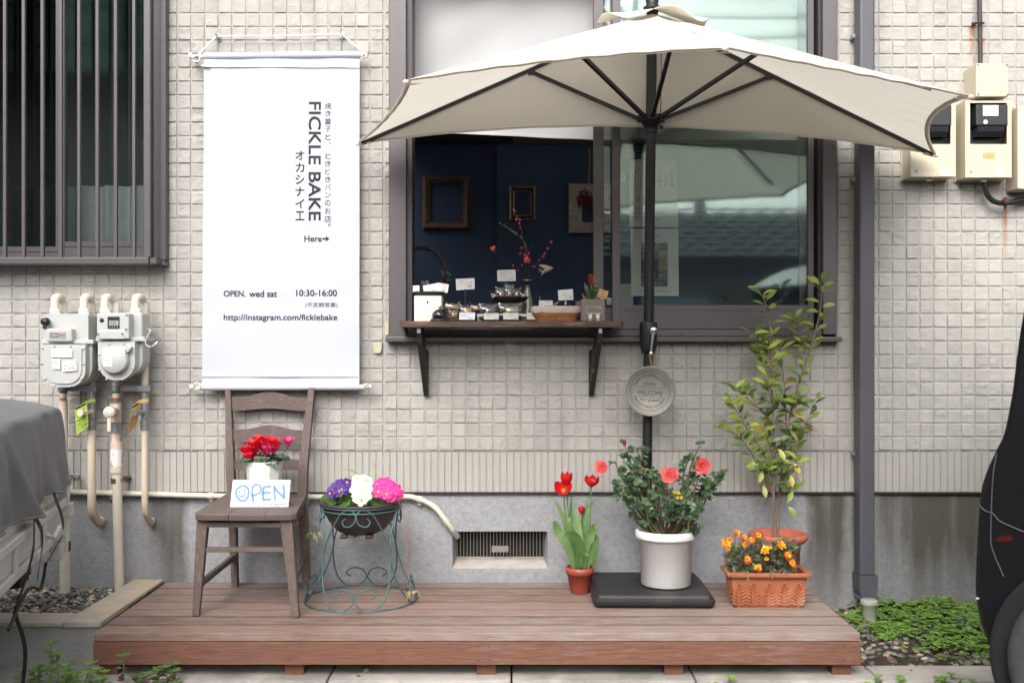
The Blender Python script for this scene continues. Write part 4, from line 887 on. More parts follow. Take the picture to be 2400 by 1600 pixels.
for u0, u1 in ((0, .348), (.354, .70), (.704, 1)):
    top = [seatpt(u0+(u1-u0)*i/8, 0, SZ) for i in range(9)]+[seatpt(u1, 1, SZ), seatpt(u0, 1, SZ)]
    inn = [p+V(0, .004 if i < 9 else -.004, 0) for i, p in enumerate(top)]
    mid = [V(p.x, p.y, SZ-.005) for p in top]; bot = [V(p.x, p.y+(.003 if i < 9 else 0), SZ-.023) for i, p in enumerate(top)]; n = len(top)
    m.add(inn+mid+bot, [tuple(range(n))]+[(n+i, n+(i+1) % n, (i+1) % n, i) for i in range(n)]+[(2*n+i, 2*n+(i+1) % n, n+(i+1) % n, n+i) for i in range(n)]+[tuple(range(2*n, 3*n))[::-1]])
part(ch, 'seat', m, mat('weathered_seat', (.13, .095, .084), .72, 0, .28, 7, .3, 90, stretch=(60, 9, 60), col2=(.17, .14, .13), mixscale=4, mixlo=.5, mixhi=.72))
m = MB(); m.beam(W(488, 1227, 3.702), W(660, 1227, 3.692), .042, .018, V(0, 0, 1), bev=.002); part(ch, 'apron', m, CHH)
for a, b in ((W(478, 1227, 3.72), W(545, 1195, 4.10)), (W(676, 1228, 3.71), W(708, 1196, 4.08))):
    m = MB(); a.z = b.z = SZ-.045; m.beam(a, b, .018, .040, V(0, 0, 1), bev=.002); part(ch, 'apron', m, CHW)
m = MB(); m.beam(W(482, 1287, 3.70), W(668, 1287, 3.685), .024, .016, V(0, 0, 1), bev=.003); part(ch, 'stretcher', m, CHH)
for a, b in ((W(472, 1366, 3.70), W(550, 1322, 4.11)), (W(690, 1360, 3.69), W(714, 1325, 4.09))):
    m = MB(); b.z = a.z+.012; m.beam(a, b, .016, .022, V(0, 0, 1), bev=.003); part(ch, 'stretcher', m, CHW)
for (xa, xb), yt, yb_, hump, d in (((543, 722), 930, 961, 13, 4.138), ((544, 716), 1007, 1033, 11, 4.118), ((545, 711), 1076, 1101, 8, 4.10)):
    m = MB(); n = 20; g = lambda t: .5-.5*cos(2*pi*min(1, max(0, (t-.12)/.76)))
    lo = [W(xa+(xb-xa)*i/n, yb_+1.5*i/n-hump*.35*g(i/n), d) for i in range(n+1)]; hi = [W(xa+(xb-xa)*i/n, yt+1.5*i/n-hump*g(i/n), d) for i in range(n+1)]
    bow = [V(0, .012*(1-(2*i/n-1)**2), 0) for i in range(n+1)]; vs = []
    for a, b, o_ in zip(lo, hi, bow): vs += [a+o_, b+o_, a+o_+V(0, .016, 0), b+o_+V(0, .016, 0)]
    fs = [(0, 1, 3, 2), (4*n, 4*n+2, 4*n+3, 4*n+1)]
    for i in range(n): k = 4*i; fs += [(k, k+4, k+5, k+1), (k+2, k+3, k+7, k+6), (k+1, k+5, k+7, k+3), (k, k+2, k+6, k+4)]
    m.add(vs, fs); part(ch, 'slat', m, CHH)
# ---- hand painted open sign leaning on the flower pot
sg = thing('open_sign', 'white painted wooden sign with blue lettering leaning on the chair seat', 'sign', W(610, 1187, 3.80))
BL = mat('blue_paint', (.15, .27, .54), .7, 0, .1, 60)
o0, o1, o2, o3 = W(541, 1187, 3.79), W(678, 1182.5, 3.79), W(677, 1120, 3.83), W(543, 1123.5, 3.83)
o0.z = o1.z = SZ+.001
ux = (o1-o0); uy = (o3-o0); nn = ux.cross(uy).normalized()
m = MB(); bmx = Matrix((ux.normalized(), nn.cross(ux.normalized()), nn)).transposed(); lx, ly = ux.length, uy.length
m.box(o0+ux/2+uy/2-nn*.0075, (lx, ly, .015), bmx, .003); part(sg, 'board', m, mat('white_paint_wood', (.80, .79, .77), .6, 0, .04, 20, .1, 60, stretch=(1, 8, 8)))
sp_ = lambda x, y: o0+ux*((x-150)/972)+uy*((1318-y)/440)+nn*.0006
def stroke(m, pts, wd, closed=False, n=8): m.ribbon([p for p in cat([sp_(*q) for q in pts], n, closed)], wd, nn, closed=closed)
m = MB(); wd = .0082
stroke(m, [(340, 980), (240, 1040), (240, 1130), (290, 1200), (350, 1222), (420, 1180), (440, 1080), (420, 1010)], wd*1.1, True)
stroke(m, [(277, 1055), (285, 1090)], wd*.8); stroke(m, [(368, 1040), (375, 1072)], wd*.8); stroke(m, [(285, 1125), (310, 1148), (350, 1148), (385, 1105)], wd*.8)
stroke(m, [(525, 1240), (508, 1140), (502, 1060), (508, 985)], wd); stroke(m, [(500, 1000), (570, 955), (640, 990), (635, 1070), (580, 1115), (478, 1135)], wd)
stroke(m, [(690, 1000), (685, 1100), (688, 1215)], wd*1.1); stroke(m, [(685, 1000), (750, 990), (815, 990)], wd); stroke(m, [(650, 1098), (740, 1090), (812, 1085)], wd); stroke(m, [(686, 1205), (750, 1200), (822, 1188)], wd*1.15)
stroke(m, [(870, 975), (872, 1090), (882, 1215)], wd*1.1); stroke(m, [(868, 1000), (950, 1095), (1040, 1175)], wd*1.15, n=3); stroke(m, [(1020, 960), (1030, 1070), (1040, 1180)], wd*1.3)
w2 = .0028
for s_ in ([(522, 1285), (572, 1278)], [(1072, 1262), (1115, 1258)], [(607, 1262), (608, 1302)], [(605, 1266), (640, 1258)], [(607, 1283), (632, 1279)], [(657, 1276), (658, 1298)], [(656, 1260), (657, 1264)], [(710, 1268), (690, 1270), (684, 1284), (692, 1297), (712, 1292)],
           [(735, 1252), (736, 1296)], [(760, 1262), (738, 1282)], [(745, 1276), (764, 1294)], [(783, 1250), (784, 1292)], [(806, 1280), (828, 1272), (822, 1260), (808, 1262), (803, 1280), (815, 1292), (835, 1286)], [(875, 1255), (877, 1298)], [(875, 1258), (900, 1258), (898, 1274), (880, 1276)], [(880, 1276), (905, 1282), (900, 1296), (877, 1298)],
           [(945, 1268), (925, 1272), (922, 1288), (936, 1294), (950, 1280)], [(948, 1266), (953, 1292)], [(975, 1246), (978, 1292)], [(1004, 1256), (980, 1276)], [(988, 1270), (1008, 1288)], [(1030, 1270), (1062, 1262), (1056, 1246), (1036, 1248), (1030, 1268), (1042, 1286), (1066, 1278)]):
    stroke(m, s_, w2, n=4)
part(sg, 'lettering', m, BL)
# ---- cyclamen in a white pot on the seat
cy = thing('potted_cyclamen', 'red and magenta cyclamen in a white pot standing on the chair seat', 'potted plant', W(619, 1180, 3.93))
c = V(X(619.5, 3.95), 3.95-DW, SZ); H = .150
m = MB(); m.lathe([(.0, .001), (.050, .001), (.053, .004), (.0715, H), (.069, H), (.064, H-.02), (0, H-.02)], c, 10, sm=False, a0=.2); part(cy, 'pot', m, mat('pot_gloss_white', (.72, .73, .69), .35, 0, .03, 6))
m = MB(); top = c.z+H-.01
for k in range(26):
    a = k*2.4; r = .025+.05*((k % 7)/7); p = V(c.x+r*cos(a)*1.05, c.y+r*sin(a), top+.012+rnd(0, .02)); d_ = V(cos(a), sin(a)-.15, rnd(-.35, .25))
    m.tube([V(c.x+r*.3*cos(a), c.y+r*.3*sin(a), top-.01), p], .0013, 4, 1); L_ = rnd(.042, .055)
    m.leaf(p-d_.normalized()*.01, d_, V(0, -.25, 1), L_, L_*.95, rnd(.3, 1.0), .12, 5, 0, pk=.38, wave=.03)
part(cy, 'foliage', m, [mat('cyclamen_leaf', (.042, .085, .045), .5, 0, .2, 20, .1, 80, col2=(.17, .22, .16), mixscale=55, mixlo=.52, mixhi=.62, trans=.15), mat('cyclamen_stem', (.10, .03, .02), .6)])
RED = mat('cyclamen_red', (.78, .012, .035), .5, 0, .12, 30, trans=.35); MAG = mat('cyclamen_magenta', (.72, .035, .20), .5, 0, .12, 30, trans=.35)
fl = [(582, 1060, 0), (574, 1057, 0), (592, 1042, 0), (607, 1032, 0), (600, 1058, 0), (584, 1072, 0), (621, 1034, 0), (634, 1036, 0), (648, 1044, 0), (616, 1050, 1), (627, 1057, 1), (639, 1056, 1), (622, 1064, 1), (676, 1038, 1), (592, 1066, 0), (603, 1044, 0)]
for i, (px, py, k) in enumerate(fl):
    d_ = 3.93+.03*sin(i*2.3); p = W(px, py, d_); m = MB(); base = p+V(0, 0, -.008)
    m.tube(cat([V(c.x+(p.x-c.x)*.3, c.y+.01*sin(i), top), V(c.x+(p.x-c.x)*.75, (p.y+c.y)/2, (top+p.z)/2), base+V(.004, 0, -.003), base], 4), .0012, 5, 1)
    m.ell(base, (.005, .005, .006), 6)
    tl = V(rnd(-.25, .25)+(p.x-c.x)*3, rnd(-.3, 0), 1)
    for q in range(5):
        a = q*2*pi/5+i; m.leaf(base+V(cos(a), sin(a), 0)*.003, tl+V(cos(a)*.55, sin(a)*.55, 0), V(cos(a), sin(a), .2), rnd(.034, .041), .026, -.35, -.18, 5, 0, pk=.6)
    part(cy, 'flower', m, [MAG if k else RED, mat('cyclamen_stalk', (.11, .03, .02), .6) if i == 0 else bpy.data.materials['cyclamen_stalk']])

# ---- wire plant stand, bowl and its plants
STC = V(X(846, 3.92), 3.92-DW, DZ)
ps = thing('plant_stand', 'round verdigris wire plant stand with heart shaped scrolls', 'plant stand', STC)
VERD = mat('verdigris_paint', (.062, .140, .150), .5, .3, .25, 25, .2, 120, col2=(.11, .055, .035), mixscale=18, mixlo=.62, mixhi=.70)
def v2z(v): return DZ+.0045+(1475-v)*(.365-.012)/(1475-545)*.985
def v2r(v):
    for (a, ra), (b, rb_) in zip(((545, .146), (700, .150), (900, .163), (1000, .168), (1250, .187), (1475, .2065))[:-1], ((700, .150), (900, .163), (1000, .168), (1250, .187), (1475, .2065))):
        if v <= b: return ra+(rb_-ra)*max(0, (v-a))/(b-a)
    return .2065
HALF = [(555-657, 625), (524-657, 655), (540-657, 695), (580-657, 703), (630-657, 680), (655-657, 610), (630-657, 562), (585-657, 545), (510-657, 580), (440-657, 680), (390-657, 790), (365-660, 890), (350-660, 1000), (362-662, 1100), (390-664, 1230), (440-668, 1360), (500-670, 1445), (560-672, 1475), (625-674, 1455), (664-674, 1400), (668-674, 1365), (640-674, 1300), (580-674, 1275), (530-674, 1290), (512-674, 1330), (550-674, 1365)]
for k in range(4):
    th0 = -pi/2+k*pi/2+.02
    for sgn in (-1, 1):
        P = []
        for u, v in HALF: r = v2r(v); a = th0+sgn*(-u)/305*(pi/4)*.985*(1 if v > 560 else 1); P.append(STC+V(r*cos(a), r*sin(a), v2z(v)-DZ))
        m = MB(); m.tube(cat(P, 5), .0029, 7); part(ps, 'scroll', m, VERD)
for z, r in ((DZ+.003, .2075), (DZ+.352, .148), (DZ+.338, .147)):
    m = MB(); m.tube([STC+V(r*cos(a), r*sin(a), z-DZ) for a in np.linspace(0, 2*pi, 64, endpoint=False)], .0034 if z < .2 else .0028, 7, closed=True); part(ps, 'ring', m, VERD)
pb = thing('planter_bowl', 'dark brown plastic bowl of primroses resting in the wire stand', 'planter', STC+V(0, 0, .24)); BZ = ZC-.590
m = MB(); m.lathe([(0, -.118), (.060, -.118), (.088, -.105), (.118, -.070), (.137, -.030), (.142, -.012), (.151, -.010), (.153, -.004), (.151, 0), (.142, 0), (.136, -.008), (.132, -.022)], V(STC.x, STC.y, BZ), 48); part(pb, 'bowl', m, mat('bowl_brown', (.050, .036, .034), .55, 0, .15, 20))
m = MB(); m.disc((STC.x, STC.y, BZ-.020), .134, 32); part(pb, 'soil', m, SOIL)
for px in (806, 866): m = MB(); m.box((X(px, 3.86), STC.y-.055, BZ-.122), (.028, .03, .014), bev=.004); part(pb, 'foot', m, bpy.data.materials['bowl_brown'])
YEL = mat('flower_yellow', (.80, .42, .02), .6, 0, .1); PRL = leafmats('primrose', [(.095, .20, .035), (.07, .15, .03)], .5, .25)
def prim_flower(m, p, nrm, r, wv=.1):
    nrm = V(*nrm).normalized(); a0 = rnd(0, 6); u = nrm.orthogonal().normalized(); w_ = nrm.cross(u)
    for q in range(5):
        a = a0+q*2*pi/5; d_ = u*cos(a)+w_*sin(a); m.leaf(p+d_*r*.08, d_+nrm*rnd(-.05, .15), nrm, r, r*1.05, rnd(-.1, .25), .08, 4, 0, pk=.70, tip=.5, wave=wv)
    m.ell(p+nrm*.001, (r*.27, r*.27, r*.12), 8, 1, R=nrm.to_track_quat('Z', 'Y').to_matrix())
def primrose(label, cen, cols, spots, leaves, r):
    t = thing('primrose', label, 'flowering plant', cen)
    pm = mat('primrose_petal', cols, .55, 0, .1, 60, trans=.2)
    for px, py, dd in spots:
        m = MB(); p = W(px, py, 3.86+dd); p = p+V(rnd(-.004, .004), rnd(-.006, .006), rnd(-.004, .004)); prim_flower(m, p, (p-cen)*1.0+V(rnd(-.02, .02), -.05, rnd(-.02, .02)), r*rnd(1.1, 1.35), .16); m.tube([cen-V(0, 0, .01), (cen+p)/2+V(0, 0, .008), p], .0011, 4, 2); part(t, 'flower', m, [pm, YEL, PRL[0]])
    m = MB()
    for px, py, dx, dz, L_ in leaves:
        p = W(px, py, 3.83+rnd(-.01, .03)); m.leaf(cen+(p-cen)*.35, (p-cen).normalized()+V(dx, -.2, dz), V(0, -.75, .7), L_*1.15, L_*.95, .5, .12, 5, 0, pk=.55, wave=.06)
    for k in range(10): a = k*.63; m.leaf(cen+V(.01*cos(a), .01*sin(a), -.012), V(cos(a), sin(a), .15), V(0, 0, 1), rnd(.045, .06), .036, .7, .1, 5, 1, pk=.55, wave=.05)
    part(t, 'foliage', m, PRL); return t
primrose('purple primrose with yellow centres in the brown bowl', V(X(788, 3.88), STC.y-.02, BZ-.005), (.075, .022, .24),
         [(776, 1148, -.03), (784, 1154, -.04), (792, 1143, -.02), (800, 1149, -.04), (798, 1137, 0), (788, 1135, .02), (806, 1141, -.02), (812, 1131, 0), (800, 1128, .03), (776, 1156, -.05), (795, 1152, -.05), (810, 1150, -.03), (783, 1142, 0)],
         [(765, 1165, -.4, .1, .05), (782, 1172, 0, 0, .06), (808, 1172, .1, .0, .065), (816, 1152, .3, .2, .055), (762, 1160, -.5, .2, .045), (800, 1178, 0, -.2, .05)], .0135)
primrose('white primrose with yellow centres in the middle of the brown bowl', V(X(845, 3.89), STC.y-.02, BZ), (.80, .78, .70),
         [(834, 1135, 0), (844, 1128, .03), (856, 1127, .03), (833, 1146, -.03), (846, 1140, -.02), (858, 1138, 0), (866, 1134, .02), (842, 1153, -.05), (852, 1150, -.04), (862, 1148, -.02), (824, 1138, .01), (850, 1120, .04), (860, 1162, -.06), (848, 1172, -.07), (838, 1162, -.06), (868, 1146, 0), (840, 1118, .05), (853, 1158, -.06)],
         [(832, 1165, -.2, .0, .045), (868, 1165, .2, .0, .045), (866, 1145, .4, .2, .05)], .0165)
primrose('bright pink primrose at the right side of the brown bowl', V(X(903, 3.88), STC.y-.02, BZ), (.80, .025, .30),
         [(884, 1134, 0), (894, 1128, .02), (906, 1127, .03), (886, 1146, -.03), (896, 1144, -.02), (907, 1140, 0), (917, 1135, .02), (905, 1158, -.05), (914, 1152, -.03), (924, 1150, 0), (930, 1144, .03), (926, 1162, -.02), (916, 1166, -.04), (896, 1136, 0), (919, 1158, -.04), (933, 1156, .02), (889, 1152, -.04)],
         [(883, 1172, -.1, -.1, .055), (905, 1180, .1, -.2, .045), (878, 1150, -.5, .2, .05), (926, 1134, .4, .4, .035)], .0160)
SPL = leafmats('spider', [(.30, .34, .11), (.42, .42, .20), (.36, .26, .12)], .5, .3)
sp = thing('spider_plant', 'spider plant with long pale leaves and dangling plantlets around the brown bowl', 'plant', STC+V(0, .06, .36)); m = MB()
for P in ([(860, 1165, 3.95), (845, 1118, 3.95), (815, 1100, 3.94), (790, 1106, 3.93)], [(872, 1160, 3.97), (880, 1125, 3.98), (879, 1095, 3.99), (876, 1078, 4.0)], [(862, 1160, 3.97), (840, 1120, 3.97), (808, 1117, 3.96)], [(884, 1160, 3.98), (890, 1128, 3.98), (896, 1116, 3.98)]):
    pts = cat([W(*p) for p in P], 6); n = len(pts); m.ribbon(pts, lambda t: .0085*(1-t)**.6+.0008, V(.1, -1, .35), mi=0)
part(sp, 'foliage', m, SPL)
for (px, py, d), n, rr_, dry in (((738, 1255, 3.93), 15, .036, 0), ((834, 1258, 4.04), 11, .026, 0), ((967, 1392, 3.83), 15, .034, 2)):
    m = MB(); c = W(px, py, d)
    for k in range(n):
        a = rnd(0, 6.28); dv = V(cos(a), sin(a)*.7, rnd(-.2, .55)); pts = cat([c, c+dv*rr_*.5+V(0, 0, .006), c+dv*rr_*rnd(.85, 1.1)-V(0, 0, rr_*rnd(.3, .75))], 5)
        m.ribbon(pts, lambda t: .0048*(1-t)**.5+.0006, V(rnd(-.4, .4), -1, .5), mi=random.choice((0, 1, 1)) if not dry else random.choice((2, 2, 1)))
    part(sp, 'plantlet', m, SPL)
m = MB(); m.tube(cat([W(932, 1170, 3.84), W(944, 1200, 3.82), W(955, 1250, 3.82), W(957, 1320, 3.82), W(944, 1342, 3.82), W(952, 1370, 3.82), W(966, 1390, 3.83)], 6), .0010, 5)
m.tube(cat([W(936, 1168, 3.88), W(958, 1240, 3.87), W(960, 1330, 3.86), W(962, 1385, 3.84)], 6), .0008, 5); m.tube(cat([W(776, 1190, 3.9), W(756, 1215, 3.92), W(740, 1250, 3.93)], 5), .0008, 5); m.tube(cat([W(845, 1235, 4.07), W(836, 1258, 4.04)], 5), .0008, 5)
part(sp, 'runner', m, mat('runner_brown', (.28, .12, .06), .6))

# ---- tulips
tu = thing('potted_tulip', 'red tulips with broad green leaves in a small terracotta coloured pot', 'potted plant', V(X(1359.5, 4.03), 4.03-DW, DZ)); TC = V(X(1359.5, 4.03), 4.03-DW, DZ)
TPC = mat('plastic_terracotta', (.33, .070, .038), .5, 0, .06, 14)
m = MB(); m.lathe([(0, .001), (.036, .001), (.0375, .003), (.0475, .070), (.0535, .071), (.0545, .098), (.052, .0985), (.049, .080), (0, .080)], TC, 36); part(tu, 'pot', m, TPC)
m = MB(); m.lathe([(.049, .084), (.02, .089), (0, .087)], TC, 20); part(tu, 'soil', m, mat('bark_soil', (.11, .06, .035), .9, 0, .5, 90, .8, 120))
TL = leafmats('tulip', [(.105, .20, .06), (.17, .28, .095)], .45, .2, .1); TR = mat('tulip_red', (.62, .010, .012), .4, 0, .12, 20, trans=.25); TY = mat('tulip_yellow', (.7, .45, .08), .6)
def tulip(m, p, r, h, opn, tilt):
    R = Matrix.Rotation(tilt[0], 3, 'X') @ Matrix.Rotation(tilt[1], 3, 'Y')
    for q in range(6):
        ly = q % 2; a0 = q*pi/3+.3; kk = .92 if ly else 1.0
        def f(u, v):
            prof = sin(min(1, v*1.35)*pi*.5)**.8*(1-.35*max(0, v-.55)/.45*(1-opn)); rad = r*kk*prof*(1+opn*.75*max(0, v-.4)); wid = 1.05*(1-max(0, (v-.55)/.45)**2.2*.93); a = a0+(u-.5)*wid*1.15
            return p+R @ V(rad*cos(a), rad*sin(a), h*v*(1-.06*(2*u-1)**2))
        m.grid(f, 6, 8)
for (px, py), r, h, opn, tl, sx in (((1327.5, 1139), .0235, .056, .30, (.1, 0), 1350), ((1321, 1158), .0275, .050, .85, (.75, -.1), 1345), ((1385.5, 1142), .0265, .044, .55, (.25, .05), 1375), ((1362.5, 1205), .0135, .034, .0, (.1, .02), 1362)):
    m = MB(); p = W(px, py, 4.0); tulip(m, p, r, h, opn, tl); part(tu, 'flower', m, [TR, TY])
    if opn > .8:
        m2 = MB(); c = p+V(-.001, -.017, .012)
        for k in range(6): m2.tube([c, c+V(.009*cos(k), -.008, .008+.008*sin(k))], .0016, 5)
        m2.tube([c, c+V(0, -.006, .012)], .003, 6); part(tu, 'stamen', m2, TY)
    m = MB(); m.tube(cat([V(X(sx, 4.02), TC.y, TC.z+.08), W((px*2+sx)/3, (py+1330)/2, 4.01), p+V(0, 0, .002)], 8), .0030, 7); part(tu, 'stem', m, TL[1])
def tleaf(pts, wd, mi=0, nr=V(0, -1, .15), roll=0):
    P = cat([W(*q) for q in pts], 7); n = len(P); vs = []
    for i, p in enumerate(P):
        t = i/(n-1); tg = (P[min(i+1, n-1)]-P[max(i-1, 0)]).normalized(); x = tg.cross(nr).normalized(); hw = wd*.5*max(.03, (sin(pi*min(1, t*.86+.10))**.8)*(1-t**5)); fd = V(0, -1, .3)*hw*.35
        a = roll*t; x2 = x*cos(a)+nr*sin(a)*.6
        vs += [p-x2*hw+fd, p, p+x2*hw+fd]
    m.add(vs, [(3*i+k, 3*i+k+1, 3*i+k+4, 3*i+k+3) for i in range(n-1) for k in range(2)], mi, True)
TLV = [([(1345, 1335, 4.03), (1335, 1290, 4.02), (1314, 1255, 4.0), (1302, 1238, 4.0)], .030), ([(1346, 1332, 4.0), (1330, 1280, 3.98), (1308, 1245, 3.98), (1300, 1225, 3.97), (1288, 1228, 3.96)], .036),
       ([(1348, 1330, 4.0), (1340, 1270, 3.99), (1334, 1225, 3.99), (1338, 1208, 4.0)], .036), ([(1355, 1332, 3.99), (1358, 1275, 3.97), (1352, 1220, 3.98), (1344, 1180, 3.99)], .034), ([(1352, 1330, 3.98), (1362, 1290, 3.95), (1350, 1258, 3.93), (1330, 1252, 3.91), (1318, 1262, 3.90)], .032),
       ([(1368, 1332, 4.0), (1372, 1285, 3.99), (1386, 1250, 3.98), (1392, 1232, 3.97), (1404, 1236, 3.96)], .036), ([(1364, 1332, 4.0), (1370, 1260, 4.0), (1374, 1210, 4.01), (1384, 1185, 4.02), (1395, 1168, 4.02)], .024), ([(1360, 1330, 4.02), (1364, 1250, 4.02), (1372, 1200, 4.02), (1380, 1180, 4.02)], .028),
       ([(1390, 1330, 4.0), (1396, 1290, 3.99), (1398, 1260, 3.99), (1392, 1248, 3.98)], .022), ([(1342, 1330, 4.02), (1325, 1230, 4.02), (1310, 1190, 4.02), (1295, 1166, 4.02)], .018), ([(1350, 1330, 4.03), (1338, 1220, 4.03), (1340, 1150, 4.04)], .016), ([(1372, 1330, 4.02), (1374, 1230, 4.03), (1377, 1160, 4.03)], .016), ([(1363, 1328, 3.97), (1362, 1305, 3.96), (1372, 1297, 3.94), (1382, 1305, 3.93)], .016), ([(1376, 1332, 4.01), (1384, 1290, 4.0), (1388, 1262, 4.0)], .028)]
for i, (pts, wd) in enumerate(TLV): m = MB(); tleaf(pts, wd*.95, 0, roll=.5*(-1)**i); part(tu, 'leaf', m, TL[i % 2])

# ---- half parasol
PD = 4.05
PT, PBm = W(1528.5, 32, PD), W(1514, 1330, PD)
pole_at = lambda py: PBm+(PT-PBm)*((1330-py)/(1330-32))
um = thing('half_parasol', 'large off white half parasol with black pole standing on the deck', 'parasol', V(PBm.x, PBm.y, DZ+.05))
CANV = mat('canvas_offwhite', (.86, .815, .725), .9, 0, .03, 3, .10, 500, trans=.38)
m = MB(); a = pole_at(1330); a = V(a.x, a.y, DZ+.062); m.tube([a, pole_at(790)], .0185, 20); part(um, 'pole', m, BLACK)
m = MB(); m.tube([pole_at(790), pole_at(30)], .0190, 20); m.tube([pole_at(312), pole_at(296)], .024, 20); part(um, 'upper_pole', m, BLACK)
m = MB(); t0, t1 = pole_at(828), pole_at(753)
m.lathe([(.0, .0), (.027, 0), (.031, .02), (.0335, .06), (.0345, .110), (.0335, .118), (.026, .122), (.0, .122)], t0, 24); m.lathe([(.0337, .060), (.0343, .0615), (.0337, .063)], t0, 24); ck = part(um, 'crank_housing', m, BLACKP)
c = W(1531.5, 774, PD-.042)
m = MB(); m.lathe([(0, -.010), (.0085, -.010), (.0145, -.006), (.0145, .014), (.012, .02)], c, 20, R=RXm); m.lathe([(0, -.0155), (.0055, -.014), (.006, -.009)], c, 12, R=RXm)
e = W(1525, 828, PD-.052); m.beam(c+V(-.002, -.005, -.010), e+V(0, 0, .003), .0125, .006, V(0, 1, 0), bev=.002, taper=(1.15, .8)); part(um, 'crank_handle', m, CHROME)
m = MB(); m.lathe([(0, -.02), (.0075, -.02), (.0085, -.012), (.0085, .004), (0, .005)], e, 14, R=RXm); part(um, 'crank_knob', m, CHROME)
AP = pole_at(36)
TIP = [W(838, 339, 4.03), W(951, 194, 2.98), W(1700, 117, 2.645), W(2275, 229, 3.16), W(2196, 366, 4.04)]
hub = pole_at(285)
m = MB(); m.lathe([(.02, -.030), (.026, -.028), (.026, -.016), (.034, -.012), (.036, -.002), (.044, .0), (.047, .008), (.044, .020), (.03, .024), (.02, .024)], hub, 24)
for T in TIP:
    dv = (T-hub); dv.z = 0; dv.normalize(); m.box(hub+dv*.043+V(0, 0, .010), (.018, .018, .024), Matrix.Rotation(math.atan2(dv.y, dv.x), 3, 'Z'))
part(um, 'hub', m, BLACK)
def canopy_panel(m, A, B, sc, sag, bow, up):
    mid = (A+B)/2; inw = (AP-mid)*sc
    def f(u, v):
        e_ = A.lerp(B, u); k = 4*u*(1-u); p = AP.lerp(e_, .02+.98*v); p = p+inw*k*v*v
        return p+V(0, 0, -sag*k*4*v*(1-v)*.5+.0016*sin(u*46)*v**8*k+.0016*sin(v*21+u*3)*max(0, 1-k*2.5)*v)+bow*k*v+V(0, 0, up)
    m.grid(f, 40, 22); return f
cnp = MB(); hems = MB()
for A, B, sc, sag, bow in ((TIP[0], TIP[1], .035, .03, V(0, 0, 0)), (TIP[1], TIP[2], .006, .045, V(0, 0, .012)), (TIP[2], TIP[3], .012, .05, V(0, 0, 0)), (TIP[3], TIP[4], .06, .035, V(0, 0, 0)), (TIP[4], TIP[0], .18, .0, V(0, .03, 0))):
    f = canopy_panel(cnp, A, B, sc, sag, bow, .006)
    P = [f(i/32, 1) for i in range(33)]; Q = [f(i/32, .982)+V(0, 0, -.0025) for i in range(33)]; vs = []
    for p, q in zip(P, Q): vs += [p+V(0, 0, .0012), q, p+V(0, 0, -.005)+(q-p)*.1]
    hems.add(vs, [(3*i+k, 3*i+k+1, 3*i+k+4, 3*i+k+3) for i in range(32) for k in (0, 1)], 0, True)
cn = part(um, 'canopy', cnp, CANV)
part(cn, 'hem', hems, mat('canvas_hem', (.72, .66, .57), .9, 0, .05, 30, trans=.45))
for T in TIP:                       # corner pockets
    m = MB(); dv = (AP-T).normalized(); sd = dv.cross(UP).normalized(); q = T+V(0, 0, -.004)
    m.add([q-sd*.006, q+sd*.006, q+dv*.055+sd*.022+V(0, 0, -.010), q+dv*.055-sd*.022+V(0, 0, -.010)], [(0, 1, 2, 3)]); m.ell(T+V(0, 0, .002), (.009, .009, .007), 8); part(cn, 'corner_pocket', m, CANV)
for i, T in enumerate(TIP):
    m = MB(); dv = T-AP; m.beam(AP+dv*.03+V(0, 0, -.007), AP+dv*(.985 if i in (0, 4) else .90)+V(0, 0, -.004), .011, .013, V(0, 0, 1)); r_ = part(um, 'rib', m, BLACK)
    fr = AP+dv*.41+V(0, 0, -.016); dh = (T-hub); dh.z = 0; dh.normalize()
    m = MB(); m.beam(hub+dh*.046+V(0, 0, .010), fr, .014, .013, V(0, 0, 1)); m.box(fr, (.026, .02, .02), Matrix.Rotation(math.atan2(dh.y, dh.x), 3, 'Z')); part(um, 'strut', m, BLACK)
m = MB(); m.tube([hub+V(.034, -.02, .0), AP+V(.034, -.02, -.05)], .0016, 5); m.ell(hub+V(.036, -.03, -.028), (.007, .007, .009), 8); part(um, 'pull_cord', m, BLACK)
m = MB()                            # wavy vent cap
def capf(u, v):
    a = pi*(1.0+u*1.0)*1.06-.09; wv = sin(u*pi*5); r = .012+v*.20; return AP+V(r*cos(a), r*sin(a)*.85, .022-v*.058+v*v*.020*wv)
m.grid(capf, 60, 8); m.grid(lambda u, v: capf(u, v)+V(0, 0, -.002), 60, 8); part(um, 'vent_cap', m, CANV)
m = MB(); m.lathe([(.018, -.01), (.026, .018), (.034, .024), (.034, .030), (.022, .036), (.026, .06), (.020, .085), (0, .092)], AP, 18); part(um, 'finial', m, BLACKP)
# base slab
m = MB(); bc = V(.512, 3.97-DW, DZ+.0265); R = Matrix.Rotation(-.015, 3, 'Z')
m.box(bc, (.44, .395, .053), R, .024, seg=4)
n0 = len(m.v)
for i, v in enumerate(m.v):
    x, y, z = v
    if z > bc.z+.01: m.v[i] = (bc.x+(x-bc.x)*.95, bc.y+(y-bc.y)*.96, z-(.012*(1-((x-bc.x)/.21)**2) if y < bc.y-.15 else 0))
m.lathe([(.024, 0), (.024, .01), (.021, .012)], V(PBm.x, PBm.y, DZ+.053), 18)
solo('parasol_base', m, mat('base_black', (.018, .018, .019), .55, 0, .3, 8, .08, 200, col2=(.05, .045, .042), mixscale=4, mixlo=.55, mixhi=.75), 'square black weight slab holding the parasol pole on the deck', 'parasol base')
